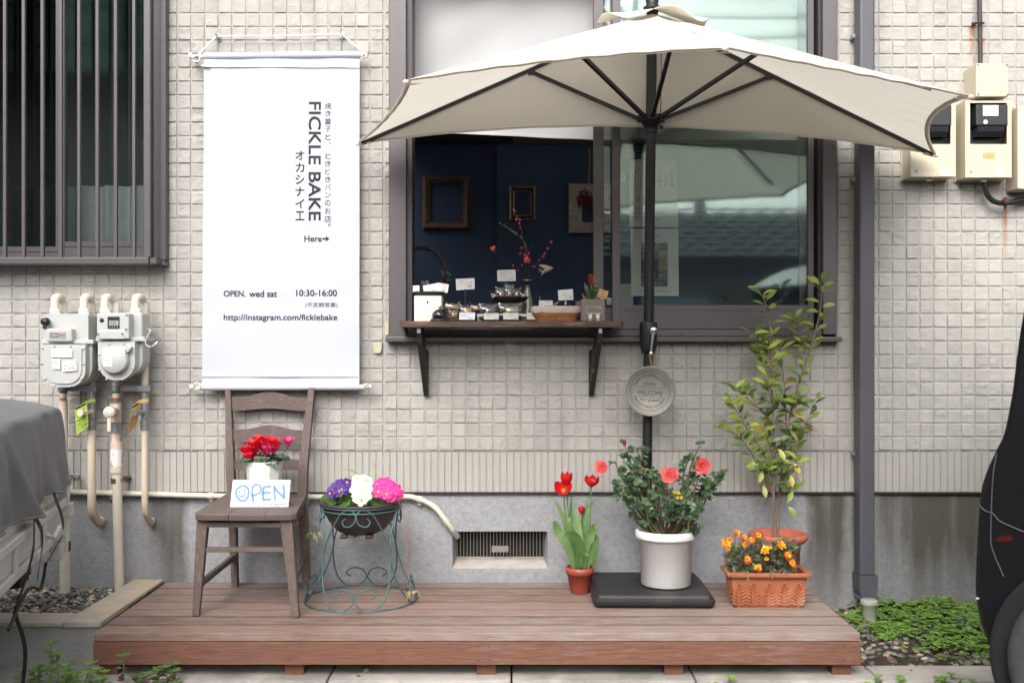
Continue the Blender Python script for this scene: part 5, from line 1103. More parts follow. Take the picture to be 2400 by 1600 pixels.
# round welcome plaque
wl = thing('welcome_plaque', 'round grey tin welcome plaque hanging from the parasol crank', 'sign', W(1524, 978, 3.985)); PLQ = mat('aged_tin', (.235, .225, .20), .55, .25, .22, 16, .12, 60, col2=(.14, .115, .09), mixscale=9, mixlo=.55, mixhi=.72)
c = W(1523.5, 916.5, 3.985); Rz = Matrix.Rotation(-.13, 3, 'Z') @ Matrix.Rotation(.07, 3, 'Y'); Rl = Rz @ Matrix.Rotation(pi/2, 3, 'X'); rd = .0945
m = MB(); m.lathe([(0, -.018), (rd*.97, -.018), (rd, -.012), (rd, .004), (rd*.985, .007), (rd*.93, .0045), (rd*.90, .001), (0, .001)], c, 56, R=Rl); part(wl, 'disc', m, PLQ)
wp = lambda u, v: c+Rl @ V(u*rd, v*rd, .0018)
m = MB(); text(m, 'WELCOME', (-.50, -.165, .50, .035), wp); text(m, 'Hello,', (-.26, .20, .22, .36), lambda u, v: wp(u+.25*(v-.28), v)); text(m, 'our guest!', (-.36, -.43, .40, -.27), lambda u, v: wp(u+.25*(v+.35), v))
for v0 in (.13, -.235): m.add([wp(-.52, v0), wp(.52, v0), wp(.52, v0+.013), wp(-.52, v0+.013)], [(0, 1, 2, 3)])
def arc(s_, r0, h, a_mid, span, inv):
    W_ = 1.0
    pl_ = lambda u, v: wp((r0+(h-v if inv else v))*sin(a_mid+(u-.5)*span*(-1 if inv else 1)), (r0+(h-v if inv else v))*cos(a_mid+(u-.5)*span*(-1 if inv else 1)))
    text(m, s_, (0, 0, 1, h), pl_)
arc('THANKS FOR COMING ALL THE WAY', .58, .10, 0, 2.45, False); arc('THANKS FOR COMING ALL THE WAY', .58, .10, pi, 2.5, False)
m.ribbon([wp(.77*cos(a), .77*sin(a)) for a in np.linspace(0, 2*pi, 60, endpoint=False)], .0012, Rl @ V(0, 0, 1), closed=True)
part(wl, 'lettering', m, mat('engraved_dark', (.045, .035, .03), .7, 0, .3, 60))
m = MB(); top = wp(0.02, .97)+V(0, .008, 0)
for q in (-.003, .002): m.tube([e+V(.001, -.004, -.004), e+V(q, 0, -.02), top+V(q*.5, 0, .0)], .0013, 5)
for k in range(2): m.tube([e+V(-.004+.003*sin(a)+k*.003, -.004, -.010+.003*cos(a)) for a in np.linspace(0, 5.6, 9)], .0016, 5)
part(wl, 'string', m, mat('jute', (.42, .25, .12), .9))

# ---- rose bush in the white pot
wpot = thing('white_pot', 'large round white resin pot with thick rim standing on the black slab', 'plant pot', V(X(1560.5, 3.925), 3.925-DW, DZ+.053)); PC = V(X(1560.5, 3.925), 3.925-DW, DZ+.0535); RZ = Zp(1240, 3.925)-PC.z
m = MB(); m.lathe([(0, .002), (.086, .002), (.092, .006), (.0962, RZ-.032), (.109, RZ-.030), (.1125, RZ-.024), (.1125, RZ-.006), (.108, RZ), (.098, RZ), (.093, RZ-.01), (.090, RZ-.05), (0, RZ-.05)], PC, 56)
part(wpot, 'pot', m, mat('resin_white', (.82, .81, .81), .6, 0, .05, 7, .08, 60, col2=(.62, .66, .58), mixscale=7, mixlo=.58, mixhi=.75))
m = MB(); m.disc(PC+V(0, 0, RZ-.048), .0905, 30); part(wpot, 'soil', m, SOIL)
rs = thing('rose_bush', 'small rose bush with coral pink blooms growing in the white pot', 'shrub', PC+V(0, 0, RZ-.05))
STEMB = mat('rose_stem', (.105, .065, .035), .7, 0, .3, 40); STEMG = mat('rose_twig', (.13, .14, .05), .6)
RSL = leafmats('rose', [(.050, .105, .046), (.075, .135, .060), (.036, .078, .038), (.55, .36, .02), (.22, .24, .05)], .42, .12)
B0 = PC+V(-.002, 0, RZ-.045); sm = MB(); lm = MB()
ends = [(1463, 1040, 3.93), (1440, 1082, 3.90), (1436, 1125, 3.86), (1452, 1165, 3.84), (1492, 1050, 3.98), (1505, 1105, 3.96), (1478, 1120, 3.88), (1535, 1100, 3.98), (1566, 1118, 3.86), (1600, 1135, 3.82), (1640, 1043, 3.95), (1622, 1062, 3.98), (1650, 1092, 3.92), (1693, 1103, 3.95), (1668, 1140, 3.90), (1640, 1205, 3.80), (1628, 1175, 3.84), (1590, 1165, 3.80), (1520, 1160, 3.84), (1545, 1140, 3.98), (1612, 1112, 3.99), (1498, 1180, 3.85), (1484, 1150, 3.98), (1580, 1190, 3.80), (1650, 1165, 3.98), (1640, 1235, 3.82), (1500, 1085, 3.87), (1455, 1105, 3.99)]
def rose_leaf(p, dv, s_):
    dv = dv.normalized(); nr = V(rnd(-.5, .5), -rnd(.3, .9), rnd(.3, 1)); q = p+dv*s_*.9; sm.tube([p, q], .0007, 3, 1); x = dv.cross(nr).normalized(); mi = random.choices((0, 1, 2, 3, 4), (5, 4, 4, .12, .3))[0]
    for k, (t, sd) in enumerate(((.45, 1), (.45, -1), (.9, 1), (.9, -1), (1.0, 0))):
        lm.leaf(p+dv*s_*t*.9, dv*(.5 if sd else 1)+x*sd, nr+V(rnd(-.3, .3), rnd(-.3, .3), 0), s_*rnd(.85, 1.1), s_*rnd(.62, .76), rnd(-.1, .5), .2, 4, mi)
for i, e_ in enumerate(ends):
    E_ = W(*e_); mid = B0+(E_-B0)*.45+V(rnd(-.012, .012)+(E_.x-B0.x)*.12, rnd(-.02, .02), -.012); q3 = B0+(E_-B0)*.75+V(rnd(-.012, .012), rnd(-.015, .015), rnd(-.004, .01))
    P = cat([B0+V(rnd(-.012, .012), rnd(-.012, .012), 0), mid, q3, E_], 7); n = len(P); sm.tube(P, [.0046*(1-t/n)**.9+.0012 for t in range(n)], 6, 0 if i % 3 else 1)
    for j in range(7, n):
        for _ in range(2 if j < n-3 else 2):
            if random.random() < (.36 if j > 12 else .10):
                a = rnd(0, 6.28); dv = V(cos(a), sin(a)*.8, rnd(-.25, .7)); s_ = rnd(.017, .024); rose_leaf(P[j], dv, s_)
    if random.random() < .7:
        j = int(n*.7); a = P[j]; b = a+V(rnd(-.06, .06), rnd(-.03, .03), rnd(.02, .07)); sm.tube([a, b], [.0022, .0014], 5, 0)
        for _ in range(3): rose_leaf(a.lerp(b, rnd(.4, 1)), V(rnd(-1, 1), rnd(-1, 1), rnd(-.2, .8)), rnd(.016, .022))
for px, py in ((1571, 1136), (1589, 1157), (1596, 1156), (1592, 1163), (1594, 1170), (1585, 1156)): lm.leaf(W(px, py, 3.79), V(rnd(-1, 1), -.2, rnd(-.2, .6)), V(0, -1, .3), .018, .013, .1, .1, 4, 3)
sm.tube([W(1660, 1112, 3.95), W(1690, 1104, 3.94), W(1705, 1097, 3.93)], [.0022, .0018, .0014], 5, 0)
part(rs, 'stem', sm, [STEMB, STEMG]); part(rs, 'foliage', lm, RSL)
CORAL = mat('rose_coral', (.78, .105, .125), .5, 0, .15, 40, trans=.3, col2=(.85, .25, .20), mixscale=45, mixlo=.5, mixhi=.65)
def rose(px, py, d, r, face, seed):
    random.seed(seed); m = MB(); p = W(px, py, d); nr = V(*face).normalized(); u = nr.orthogonal().normalized(); w_ = nr.cross(u)
    for ring, (n, L_, up, wd) in enumerate(((6, 1.0, .12, 1.05), (6, .85, .40, .95), (5, .66, .75, .85), (4, .46, 1.15, .7), (3, .30, 1.6, .5))):
        for k in range(n):
            a = k*2*pi/n+ring*.55+rnd(-.2, .2); dv = u*cos(a)+w_*sin(a)
            m.leaf(p+dv*r*.06-nr*.004, dv+nr*up, nr-dv*up, r*L_*rnd(.9, 1.1), r*wd*rnd(.9, 1.1), rnd(-.5, .1), rnd(.1, .3), 5, 0, pk=.68, tip=.45, wave=.07)
    m.ell(p+nr*r*.1, (r*.1,)*3, 6, 1); part(rs, 'flower', m, [CORAL, YEL])
rose(1569.5, 1113, 3.79, .0315, (-.05, -1, .25), 3); rose(1647, 1091, 3.84, .0315, (.1, -1, .2), 5); rose(1408.5, 1094, 3.93, .026, (-.25, -1, .3), 9); random.seed(21)
m = MB(); m.tube(cat([W(1440, 1082, 3.90), W(1425, 1092, 3.92), W(1410, 1097, 3.935)], 4), .0012, 5); part(rs, 'stem', m, STEMG)
m = MB(); p = W(1463.5, 1046, 3.93)
for k in range(5): m.leaf(p, V(.2*cos(k*1.26), .2*sin(k*1.26), 1), V(cos(k*1.26), sin(k*1.26), 0), .022, .012, -.3, .3, 4)
part(rs, 'bud', m, mat('rose_bud', (.38, .02, .03), .5))

# ---- tall shrub in the flared pot
tp = thing('flared_pot', 'round salmon coloured plastic pot with wide flared rim behind the trough', 'plant pot', V(X(1823.5, 4.03), 4.03-DW, DZ)); FC = V(X(1823.5, 4.03), 4.03-DW, DZ); fz = Zp(1247, 4.03)-DZ
m = MB(); m.lathe([(0, .001), (.068, .001), (.071, .004), (.0845, fz-.038), (.098, fz-.034), (.110, fz-.022), (.113, fz-.010), (.109, fz-.001), (.101, fz), (.095, fz-.006), (.090, fz-.03), (0, fz-.034)], FC, 56); part(tp, 'pot', m, mat('salmon_plastic', (.46, .125, .075), .5, 0, .04, 8))
m = MB(); m.disc(FC+V(0, 0, fz-.033), .091, 30); part(tp, 'soil', m, SOIL)
tsx = thing('young_shrub', 'tall slender shrub with glossy yellow green leaves in front of the downpipe side of the window', 'shrub', FC+V(0, 0, fz-.03))
tsx['label'] = 'tall slender shrub with glossy yellow green leaves in the salmon coloured pot'
b2 = lambda x, y, d: W(1600+x/1.867, 620+y/1.867, d)
ST = [([(395, 1200, 4.02), (398, 1010, 4.0), (402, 800, 3.99), (392, 600, 3.98), (386, 400, 3.97), (380, 260, 3.97), (362, 170, 3.96), (340, 125, 3.96)], .0052), ([(414, 1200, 4.03), (425, 1000, 4.03), (440, 850, 4.02), (470, 660, 4.01), (512, 510, 3.99), (552, 390, 3.98), (578, 300, 3.97), (600, 210, 3.96), (608, 120, 3.95), (602, 75, 3.95)], .0058),
      ([(396, 1010, 4.0), (335, 890, 3.97), (285, 800, 3.94), (235, 745, 3.92), (140, 708, 3.90)], .0032), ([(400, 950, 4.0), (345, 810, 3.96), (280, 715, 3.93), (235, 640, 3.92), (210, 600, 3.91)], .003), ([(398, 700, 3.99), (330, 625, 3.96), (270, 575, 3.94), (225, 545, 3.93)], .0026), ([(440, 890, 4.02), (495, 800, 3.98), (545, 690, 3.96), (578, 590, 3.95)], .003),
      ([(455, 740, 4.02), (448, 560, 4.03), (432, 420, 4.02), (422, 345, 4.01)], .0026), ([(540, 420, 3.98), (520, 330, 4.0), (500, 265, 4.0), (480, 240, 4.0)], .002), ([(388, 410, 3.97), (350, 345, 3.95), (300, 300, 3.94)], .002), ([(425, 960, 4.02), (470, 900, 3.96), (510, 850, 3.94)], .0024), ([(398, 860, 4.0), (370, 760, 3.95), (340, 700, 3.93)], .002), ([(448, 800, 4.02), (510, 730, 4.06), (560, 740, 4.05)], .002), ([(388, 520, 3.98), (350, 430, 4.0), (330, 370, 4.0)], .002), ([(398, 930, 4.0), (350, 900, 3.93), (300, 885, 3.92)], .002), ([(430, 1010, 4.03), (465, 985, 3.98), (490, 1000, 3.96)], .0016), ([(470, 670, 4.01), (500, 610, 3.96), (520, 600, 3.95)], .002), ([(394, 640, 3.98), (380, 560, 3.93), (365, 520, 3.92)], .002)]
BARK = mat('shrub_bark', (.20, .145, .115), .8, 0, .25, 40); TWIG = mat('shrub_twig', (.22, .105, .065), .6, 0, .2, 40)
SHL = leafmats('shrub', [(.135, .205, .040), (.220, .305, .050), (.095, .160, .038), (.32, .37, .062), (.42, .33, .03)], .34, .22, .1)
sm = MB(); lm = MB(); top_lim = .0
for i, (pts, r) in enumerate(ST):
    P = cat([b2(*q) for q in pts], 9); n = len(P); sm.tube(P, [r*(1-.75*j/n) for j in range(n)], 7, 0 if i < 2 else 1); step = 2; ph = rnd(0, 6)
    for j in range(3, n, step):
        hgt = 1600-(P[j].z-ZC)*0
        if P[j].z < Zp(1150, 4.0): continue
        t = j/n
        cnt = 2 if (i < 2 and P[j].z < Zp(800, 4)) else (1 if (i < 2 and t > .85 and j % 4) else 2)
        if i < 2 and P[j].z > Zp(780, 4.0): cnt = 1
        if i >= 2 and random.random() < .45: cnt = 1
        for _ in range(cnt):
            ph += 2.4+rnd(-.3, .3); dv = V(cos(ph), sin(ph)*.75-.1, rnd(.25, 1.0)); L_ = rnd(.042, .060)*(1.08 if t > .7 else 1); high = P[j].z > Zp(900, 4.0)
            mi = random.choices((0, 1, 2, 3, 4), (2, 4, 1, 3, .1) if (high or t > .75) else (4, 3, 4, 1, .25))[0]
            b_ = P[j]+dv.normalized()*.008; sm.tube([P[j], b_], .0008, 3, 1); lm.leaf(b_, dv, V(rnd(-.5, .5), -rnd(.1, 1.0), rnd(.3, 1.0)), L_, L_*rnd(.36, .46), rnd(.1, .9), .3, 6, mi, pk=.45)
for px, py, mi in ((1860, 1095, 4), (1853, 1123, 4), (1789, 1147, 3), (1787, 1113, 3), (1848, 1196, 1), (1858, 1160, 1), (1826, 1062, 3), (1770, 1190-100, 1)): lm.leaf(W(px, py-10, 3.93), V(rnd(-.6, .6), -.3, -.5), V(0, -1, .3), .05, .022, .3, .2, 6, mi, pk=.45)
for k in range(4): lm.leaf(FC+V(.012, -.05, fz-.03), V(rnd(-1, 1), -.2, .8), V(0, -1, .4), .028, .02, .3, .2, 4, 1)
part(tsx, 'trunk', sm, [BARK, TWIG]); part(tsx, 'foliage', lm, SHL)

# ---- terracotta trough with marigolds
TRC = mat('terracotta', (.36, .118, .052), .75, 0, .15, 9, .12, 120, col2=(.46, .20, .12), mixscale=11, mixlo=.55, mixhi=.7)
tr = thing('terracotta_trough', 'rectangular terracotta trough with raised leaf relief at the right end of the deck', 'planter', V(X(1790, 3.84), 3.84-DW, DZ))
TCn = V(X(1796, 3.83), 3.845-DW, DZ); RT = Matrix.Rotation(-.02, 3, 'Z'); TH = .131
def trp(x, y, z): return TCn+RT @ V(x, y, z)
LV = [(0, .112, .048), (.012, .118, .053), (.045, .127, .059), (.085, .132, .063), (.112, .134, .065)]
vs = []
for z, hx, hy in LV: vs += [trp(-hx, -hy, z), trp(hx, -hy, z), trp(hx, hy, z), trp(-hx, hy, z)]
n = len(LV); m = MB(); m.add(vs, [(3, 2, 1, 0)]+[(4*i+k, 4*i+(k+1) % 4, 4*i+4+(k+1) % 4, 4*i+4+k) for i in range(n-1) for k in range(4)], 0, False)
part(tr, 'body', m, TRC)
m = MB(); x_, y_, r_ = .141, .072, .0085
for a, b in (((-x_, -y_), (x_, -y_)), ((x_, -y_), (x_, y_)), ((x_, y_), (-x_, y_)), ((-x_, y_), (-x_, -y_))):
    A, B = trp(a[0], a[1], TH-.010), trp(b[0], b[1], TH-.010); m.beam(A, B, .020, .017, V(0, 0, 1), bev=.006)
part(tr, 'rim', m, TRC)
m = MB(); 
def relief(cx, face):
    # stem, paired lobes and a top lobe, pressed onto the front (face 0) or the left side (1)
    def P(u, z):
        hy = np.interp(z, [l[0] for l in LV], [l[2] for l in LV]); hx = np.interp(z, [l[0] for l in LV], [l[1] for l in LV])
        return trp(cx+u, -hy, z) if not face else trp(-hx, cx-u, z)
    F_ = RT if not face else RT @ Matrix.Rotation(-pi/2, 3, 'Z')
    m.tube([P(0, .012), P(0, .05), P(0, .096)], [.0022, .0024, .0012], 6)
    for z, u, a, L_ in ((.014, .020, .5, .011), (.026, .023, .55, .0115), (.038, .0235, .65, .0115), (.050, .021, .75, .011), (.062, .018, .85, .010), (.073, .0145, .95, .009), (.083, .010, 1.1, .008), (.092, .005, 1.25, .007)):
        for s_ in (-1, 1): m.ell(P(s_*u*.70, z), (L_*1.08, .0058, .0046), 8, R=F_ @ Matrix.Rotation(-s_*a, 3, 'Y'))
    m.ell(P(0, .099), (.004, .004, .008), 8, R=F_)
for cx in (-.106, -.055, 0.0, .055, .106): relief(cx, 0)
for cx in (-.022, .022): relief(cx, 1)
part(tr, 'leaf_relief', m, TRC)
m = MB(); m.box(trp(0, 0, TH-.035), (.262, .122, .02), RT); part(tr, 'soil', m, SOIL)
mg = thing('marigold_plant', 'orange marigolds with feathery brown and green foliage in the terracotta trough', 'flowering plant', trp(0, 0, TH-.03))
MGL = [mat('marigold_leaf', c_, .7, 0, .25, 30, island=.25, trans=.12) for c_ in ((.075, .145, .045), (.115, .175, .065), (.110, .070, .060), (.075, .048, .045), (.26, .19, .12))]
sm = MB(); lm = MB()
for k in range(44):
    bx_ = rnd(-.115, .095); by = rnd(-.05, .05); b_ = trp(bx_, by, TH-.03); hgt = rnd(.075, .150)*(1-.25*abs(bx_)/.13); e_ = b_+V(bx_*.18+rnd(-.02, .02), -.01+by*.2+rnd(-.02, .01), hgt); P = cat([b_, (b_+e_)/2+V(rnd(-.01, .01), rnd(-.01, .01), 0), e_], 6); sm.tube(P, .0012, 4, random.choice((0, 1)))
    for j in range(2, len(P)):
        for _ in range(3):
            a = rnd(0, 6.28); dv = V(cos(a), sin(a), rnd(-.2, .8)).normalized(); L_ = rnd(.016, .032); dry = random.random() < .48; mi = random.choices((2, 3, 4), (4, 4, 1))[0] if dry else random.choice((0, 1)); p = P[j]
            nr = V(rnd(-.5, .5), -1, rnd(0, 1)); x = dv.cross(nr).normalized()
            for t in (.3, .5, .7, .9):
                for s_ in (-1, 1): lm.leaf(p+dv*L_*t, dv*.8+x*s_, nr, L_*.42*(1.1-t*.5), L_*.11, rnd(-.3, .6), .2, 2, mi)
            lm.leaf(p, dv, nr, L_, L_*.10, .2, .2, 2, mi)
for px, y0_, y1_ in ((1723, 1325, 1350), (1753, 1335, 1366), (1812, 1330, 1350), (1835, 1330, 1347)):
    for k in range(14):
        t = k/13; lm.leaf(W(px+rnd(-4, 4)-(1723-px)*0, y0_+(y1_-y0_)*t, 3.752+rnd(-.005, .005)), V(rnd(-1, 1), -.3, -.8), V(0, -1, 0), .010, .004, .2, .2, 2, 4)
part(mg, 'stem', sm, [mat('marigold_stem', (.09, .07, .04), .7), mat('marigold_stem_red', (.10, .035, .04), .7)]); part(mg, 'foliage', lm, MGL)
MGO = mat('marigold_orange', (.82, .27, .008), .6, 0, .15, 80, trans=.2); MGY = mat('marigold_yellow', (.85, .47, .02), .6, 0, .15, 80, trans=.2); MGR = mat('marigold_red', (.45, .035, .008), .6, 0, .15, 80, trans=.2)
for i, (px, py, r) in enumerate(((1701, 1273, .0165), (1710, 1264, .011), (1726.5, 1248, .012), (1742.5, 1260, .0135), (1762, 1266, .0125), (1776.5, 1254, .0125), (1752.5, 1311.5, .0125), (1793, 1288, .0150), (1803, 1283, .008), (1831, 1276.5, .0155), (1846, 1301, .0135), (1857.5, 1317.5, .011), (1776, 1329.5, .0135), (1796, 1309, .0075), (1744, 1275, .010), (1707, 1288, .007))):
    r *= 1.18; m = MB(); p = W(px, py, 3.765+.015*sin(i*1.7)); nr = V(rnd(-.4, .4), -.75, rnd(.25, .9)).normalized(); u = nr.orthogonal().normalized(); w_ = nr.cross(u); edge_red = i in (3, 4, 5, 6, 10)
    for ring, (n, L_, up) in enumerate(((9, 1.0, .05), (9, .8, .45), (7, .55, .95), (5, .35, 1.5))):
        for k in range(n):
            a = k*2*pi/n+ring*.4+rnd(-.2, .2); dv = u*cos(a)+w_*sin(a); mi = (2 if (edge_red and ring == 0) or random.random() < .15 else (1 if i in (0, 7, 9, 12) and ring else random.choice((0, 0, 1))))
            m.leaf(p, dv+nr*up, nr, r*L_*rnd(.85, 1.15), r*.55, rnd(-.2, .3), .15, 3, mi, pk=.7, tip=.55, wave=.12)
    m.ell(p-nr*.006, (.004, .004, .007), 6, 3); m.tube([p-nr*.006, p-nr*.01+V(0, .01, -.03), p+V(0, .025, -.06)], .0012, 4, 3); part(mg, 'flower', m, [MGO, MGY, MGR, MGL[0]])
# ================================================================ SERVING SHELF AND SHOP
SHF = mat('shelf_wood', (.085, .042, .030), .6, 0, .3, 8, .3, 80, stretch=(1.5, 12, 12), col2=(.17, .10, .07), mixscale=8, mixlo=.5, mixhi=.68)
BRK = mat('worn_black_wood', (.022, .019, .018), .55, 0, .3, 20, .2, 80, col2=(.22, .16, .11), mixscale=26, mixlo=.66, mixhi=.72)
dS = 3.98; zS = Zp(752.5, dS); zB = Zp(766, dS)
sh = thing('serving_shelf', 'dark brown wooden shelf on two black brackets below the serving window', 'shelf', V(X(1190, 4.1), -.1, zB))
m = MB(); m.prism([(X(937, 4.08), -.043, zB), (X(937, 3.99), dS-DW+.004, zB), (X(940, dS), dS-DW, zB), (X(1456, dS), dS-DW, zB), (X(1461, 3.995), dS-DW+.014, zB), (X(1461, 4.08), -.043, zB)], (0, 0, zS-zB)); part(sh, 'shelf_board', m, SHF)
for xt, xb in ((X(987, 4.0), X(1004, 4.18)), (X(1402, 4.0), X(1381, 4.18))):
    m = MB(); yt = dS-DW+.03; z1 = zB-.0008; z2 = Zp(927, 4.19); th = .018
    A = [(xt, yt, z1), (xt, yt+.0, z1-.012), (xt*.9+xb*.1, yt+.015, z1-.06), (xb, -.022, z2), (xb, -.006, z2-.002), (xb, -.006, z1-.09), (xt*.5+xb*.5, -.045, z1-.085), (xt, -.055, z1)]
    m.prism([V(a, b, c) for a, b, c in A], (th if xt > 0 else -th, 0, 0)); part(sh, 'bracket', m, BRK)
    m = MB(); m.box((xt+(th/2 if xt > 0 else -th/2), yt-.004, z1-.012), (.016, .006, .022), bev=.002); part(sh, 'metal_corner', m, STEEL)
m = MB(); m.span((X(965, 4.24), .128, zS-.03), (X(1900, 4.3), .70, zS-.0005)); m.span((X(965, 4.24), .1005, zS-.06), (X(1385, 4.24), .1275, zS-.004))
solo('counter', m, mat('counter_dark', (.030, .027, .026), .4, 0, .15, 8), 'dark counter top inside the serving window carrying the baked goods', 'counter')
SZT = zS+.0005
CARDM = [mat('card_white', (.62, .61, .59), .7, 0, .03, 20), INKG, RED_INK]
def card(label, q, d, lines, lean=.02, stem=None, mats=None, nm='price_card'):
    """q: four photo corners (bl, br, tr, tl) at distance d"""
    P = [W(x, y, d+(0 if i < 2 else lean)) for i, (x, y) in enumerate(q)]; u = P[1]-P[0]; v = P[3]-P[0]; nr = u.cross(v).normalized()
    if nr.y > 0: nr = -nr
    m = MB(); m.prism([p-nr*.0 for p in P], -nr*.0016); f = lambda a, b: P[0]*(1-a)*(1-b)+P[1]*a*(1-b)+P[2]*a*b+P[3]*(1-a)*b+nr*.0006
    for body, x0, y0, x1, y1, mi in lines: text(m, body, (x0, 1-y1, x1, 1-y0), f, mi)
    t = thing(nm, label, 'price card' if nm == 'price_card' else 'sign', (P[0]+P[1])/2); part(t, 'card', m, mats or CARDM)
    if stem:
        m = MB(); a, b = stem; a = W(*a, d+.004); b = W(*b, d+.004)
        if b.z < SZT: b.z = SZT
        m.tube([a, b], .0011, 6); m.tube([a+V(0, -.006, .012), a], .0028, 8); part(t, 'wire_holder', m, CHROME)
    return t
def rq(x0, y0, x1, y1): return [(x0, y1), (x1, y1), (x1, y0), (x0, y0)]
# white box with the arrow note
bx = thing('white_box', 'white box with a paper arrow note at the left end of the shelf', 'box', W(1002, 754, 4.03)); m = MB()
a, b = W(970.5, 752, 4.03), W(1035, 693, 4.03); a.z = SZT; m.box(((a.x+b.x)/2, a.y+.055, (a.z+b.z)/2), (b.x-a.x, .11, b.z-a.z), bev=.002); part(bx, 'box', m, mat('box_white', (.66, .67, .62), .6, 0, .03, 6))
m = MB(); f = pl(4.0285); panel(977, 699.5, 1027, 730, 4.0292, .0008, m, 0, 0); m.add([f(x, -y) for x, y in ((1002, 704.5), (1005.4, 708.8), (1003.2, 708.8), (1003.2, 712.5), (1000.8, 712.5), (1000.8, 708.8), (998.8, 708.8))], [tuple(range(7))], 1)
text(m, '代金はこちらへ', (993, -717, 1010.5, -714.3), f, 2); part(bx, 'note', m, [PAPER, INK, INKG])
m = MB(); c = W(1007, 684, 4.10); c.z = b.z+.0006; m.lathe([(0, 0), (.048, 0), (.056, .006), (.068, .0165), (.066, .0170), (.054, .008), (0, .003)], c, 36); solo('black_plate', m, BLACKP, 'black round plate on top of the white box', 'plate')
cp_ = c+V(0, 0, .01)
card('white price card ending in 37 on the black plate', [(993.5, 685), (1022, 684.5), (1024, 663.5), (991.5, 669)], 4.075, [('本日の', .35, .14, .6, .26, 2), ('ソフトクッキー', .2, .36, .85, .5, 1), ('小麦 卵 乳', .2, .56, .7, .68, 1), ('370', .7, .68, .98, .9, 1)])
card('handwritten white card at the right of the black plate', [(1019, 684.5), (1049, 686), (1052, 666.5), (1024.5, 662)], 4.07, [('フィナンシェ', .1, .1, .85, .3, 1), ('クッキー', .4, .36, .85, .52, 1), ('350', .5, .62, .85, .82, 1)])
card('small white card half behind the left window reveal', rq(967.5, 669, 983, 686), 4.16, [('i', .2, .6, .3, .8, 1), ('8', .6, .6, .8, .8, 1)])
cbm = thing('call_bell', 'glossy black service bell with chrome push button beside the white box', 'bell', W(1030.5, 754, 4.015)); c = V(X(1030.5, 4.02), 4.02-DW, SZT); m = MB()
m.lathe([(0, 0), (.036, 0), (.037, .003), (.031, .010), (.024, .012), (.012, .013), (.008, .020), (0, .020)], c, 32); part(cbm, 'base', m, BLACK)
m = MB(); m.lathe([(.029, .016), (.030, .020), (.027, .032), (.018, .042), (.008, .046), (0, .0465)], c, 32); part(cbm, 'dome', m, mat('black_gloss', (.012, .012, .013), .12, .3, 0, coat=.6))
m = MB(); m.lathe([(.0016, .046), (.0016, .052), (.006, .053), (.0065, .057), (0, .060)], c, 14); part(cbm, 'push_button', m, CHROME)
m = MB(); m.box(tuple(V(X(1083, 4.06), 4.06-DW, SZT+.004)), (.105, .07, .005), bev=.002); m.box(tuple(V(X(1083, 4.06), 4.06-DW, SZT+.0015)), (.085, .055, .003)); solo('flat_tray', m, BLACKP, 'flat black tray in front of the lilac tinted price card', 'tray')
card('lilac tinted price card standing on the flat black tray', [(1076, 749), (1112.5, 749.5), (1113.6, 732.2), (1077.4, 731.8)], 4.075, [('パテデカンパーニュ', .08, .1, .92, .3, 1), ('原材料 豚肉 小麦', .1, .4, .6, .5, 1), ('鶏肉 塩 こしょう', .1, .54, .7, .63, 1), ('300', .58, .68, .85, .9, 1)], mats=[mat('card_lilac', (.60, .60, .68), .7, 0, .02), mat('violet_ink', (.12, .10, .25), .7, 0, 0)])
card('tall price card reading 380 on a thin wire stand', [(1069.5, 680), (1112.5, 677), (1112, 651.5), (1068, 653.8)], 4.35, [('10月限定', .17, .16, .42, .28, 1), ('焼きチーズケーキ', .17, .38, .78, .5, 1), ('苺', .78, .37, .86, .5, 2), ('380', .62, .6, .86, .82, 1)], stem=((1090, 684), (1090.5, 752)))
card('price card reading 300 above the black cake stand', [(1166, 659), (1209, 658), (1208, 631.8), (1165, 633.2)], 4.33, [('クッキーアソート', .16, .12, .72, .24, 1), ('焼菓子の詰め合わせ各種', .16, .27, .8, .35, 1), ('小麦 卵 乳', .16, .40, .38, .47, 1), ('アーモンド', .16, .51, .56, .58, 1), ('くるみ', .16, .63, .32, .7, 1), ('特定原材料 小麦', .16, .76, .58, .85, 1), ('300', .62, .70, .86, .9, 1)], stem=((1187.5, 665), (1189, 706)))
for i, (q, lines) in enumerate(((rq(1134, 733.5, 1169, 748.5), [('胡桃のパウンドケーキ', .15, .2, .85, .34, 1), ('小麦 卵 乳 くるみ', .15, .44, .8, .53, 1), ('本品の製造工場', .15, .58, .5, .66, 1), ('270', .68, .72, .92, .94, 1)]), (rq(1179.5, 732.8, 1215, 748.5), [('抹茶の', .4, .25, .62, .38, 1), ('ホワイトチョコパウンド', .12, .42, .86, .56, 1), ('270', .66, .74, .9, .96, 1)]), (rq(1235, 733, 1262, 748.5), [('ほうじ茶と', .2, .3, .85, .45, 1), ('クッキー缶', .25, .55, .8, .7, 1)]))):
    card(('white price card for the walnut cake, left one under the cake stand', 'white price card reading 270 centred under the black cake stand', 'white price card tucked behind the left end of the wicker basket')[i], q, 4.21, lines)
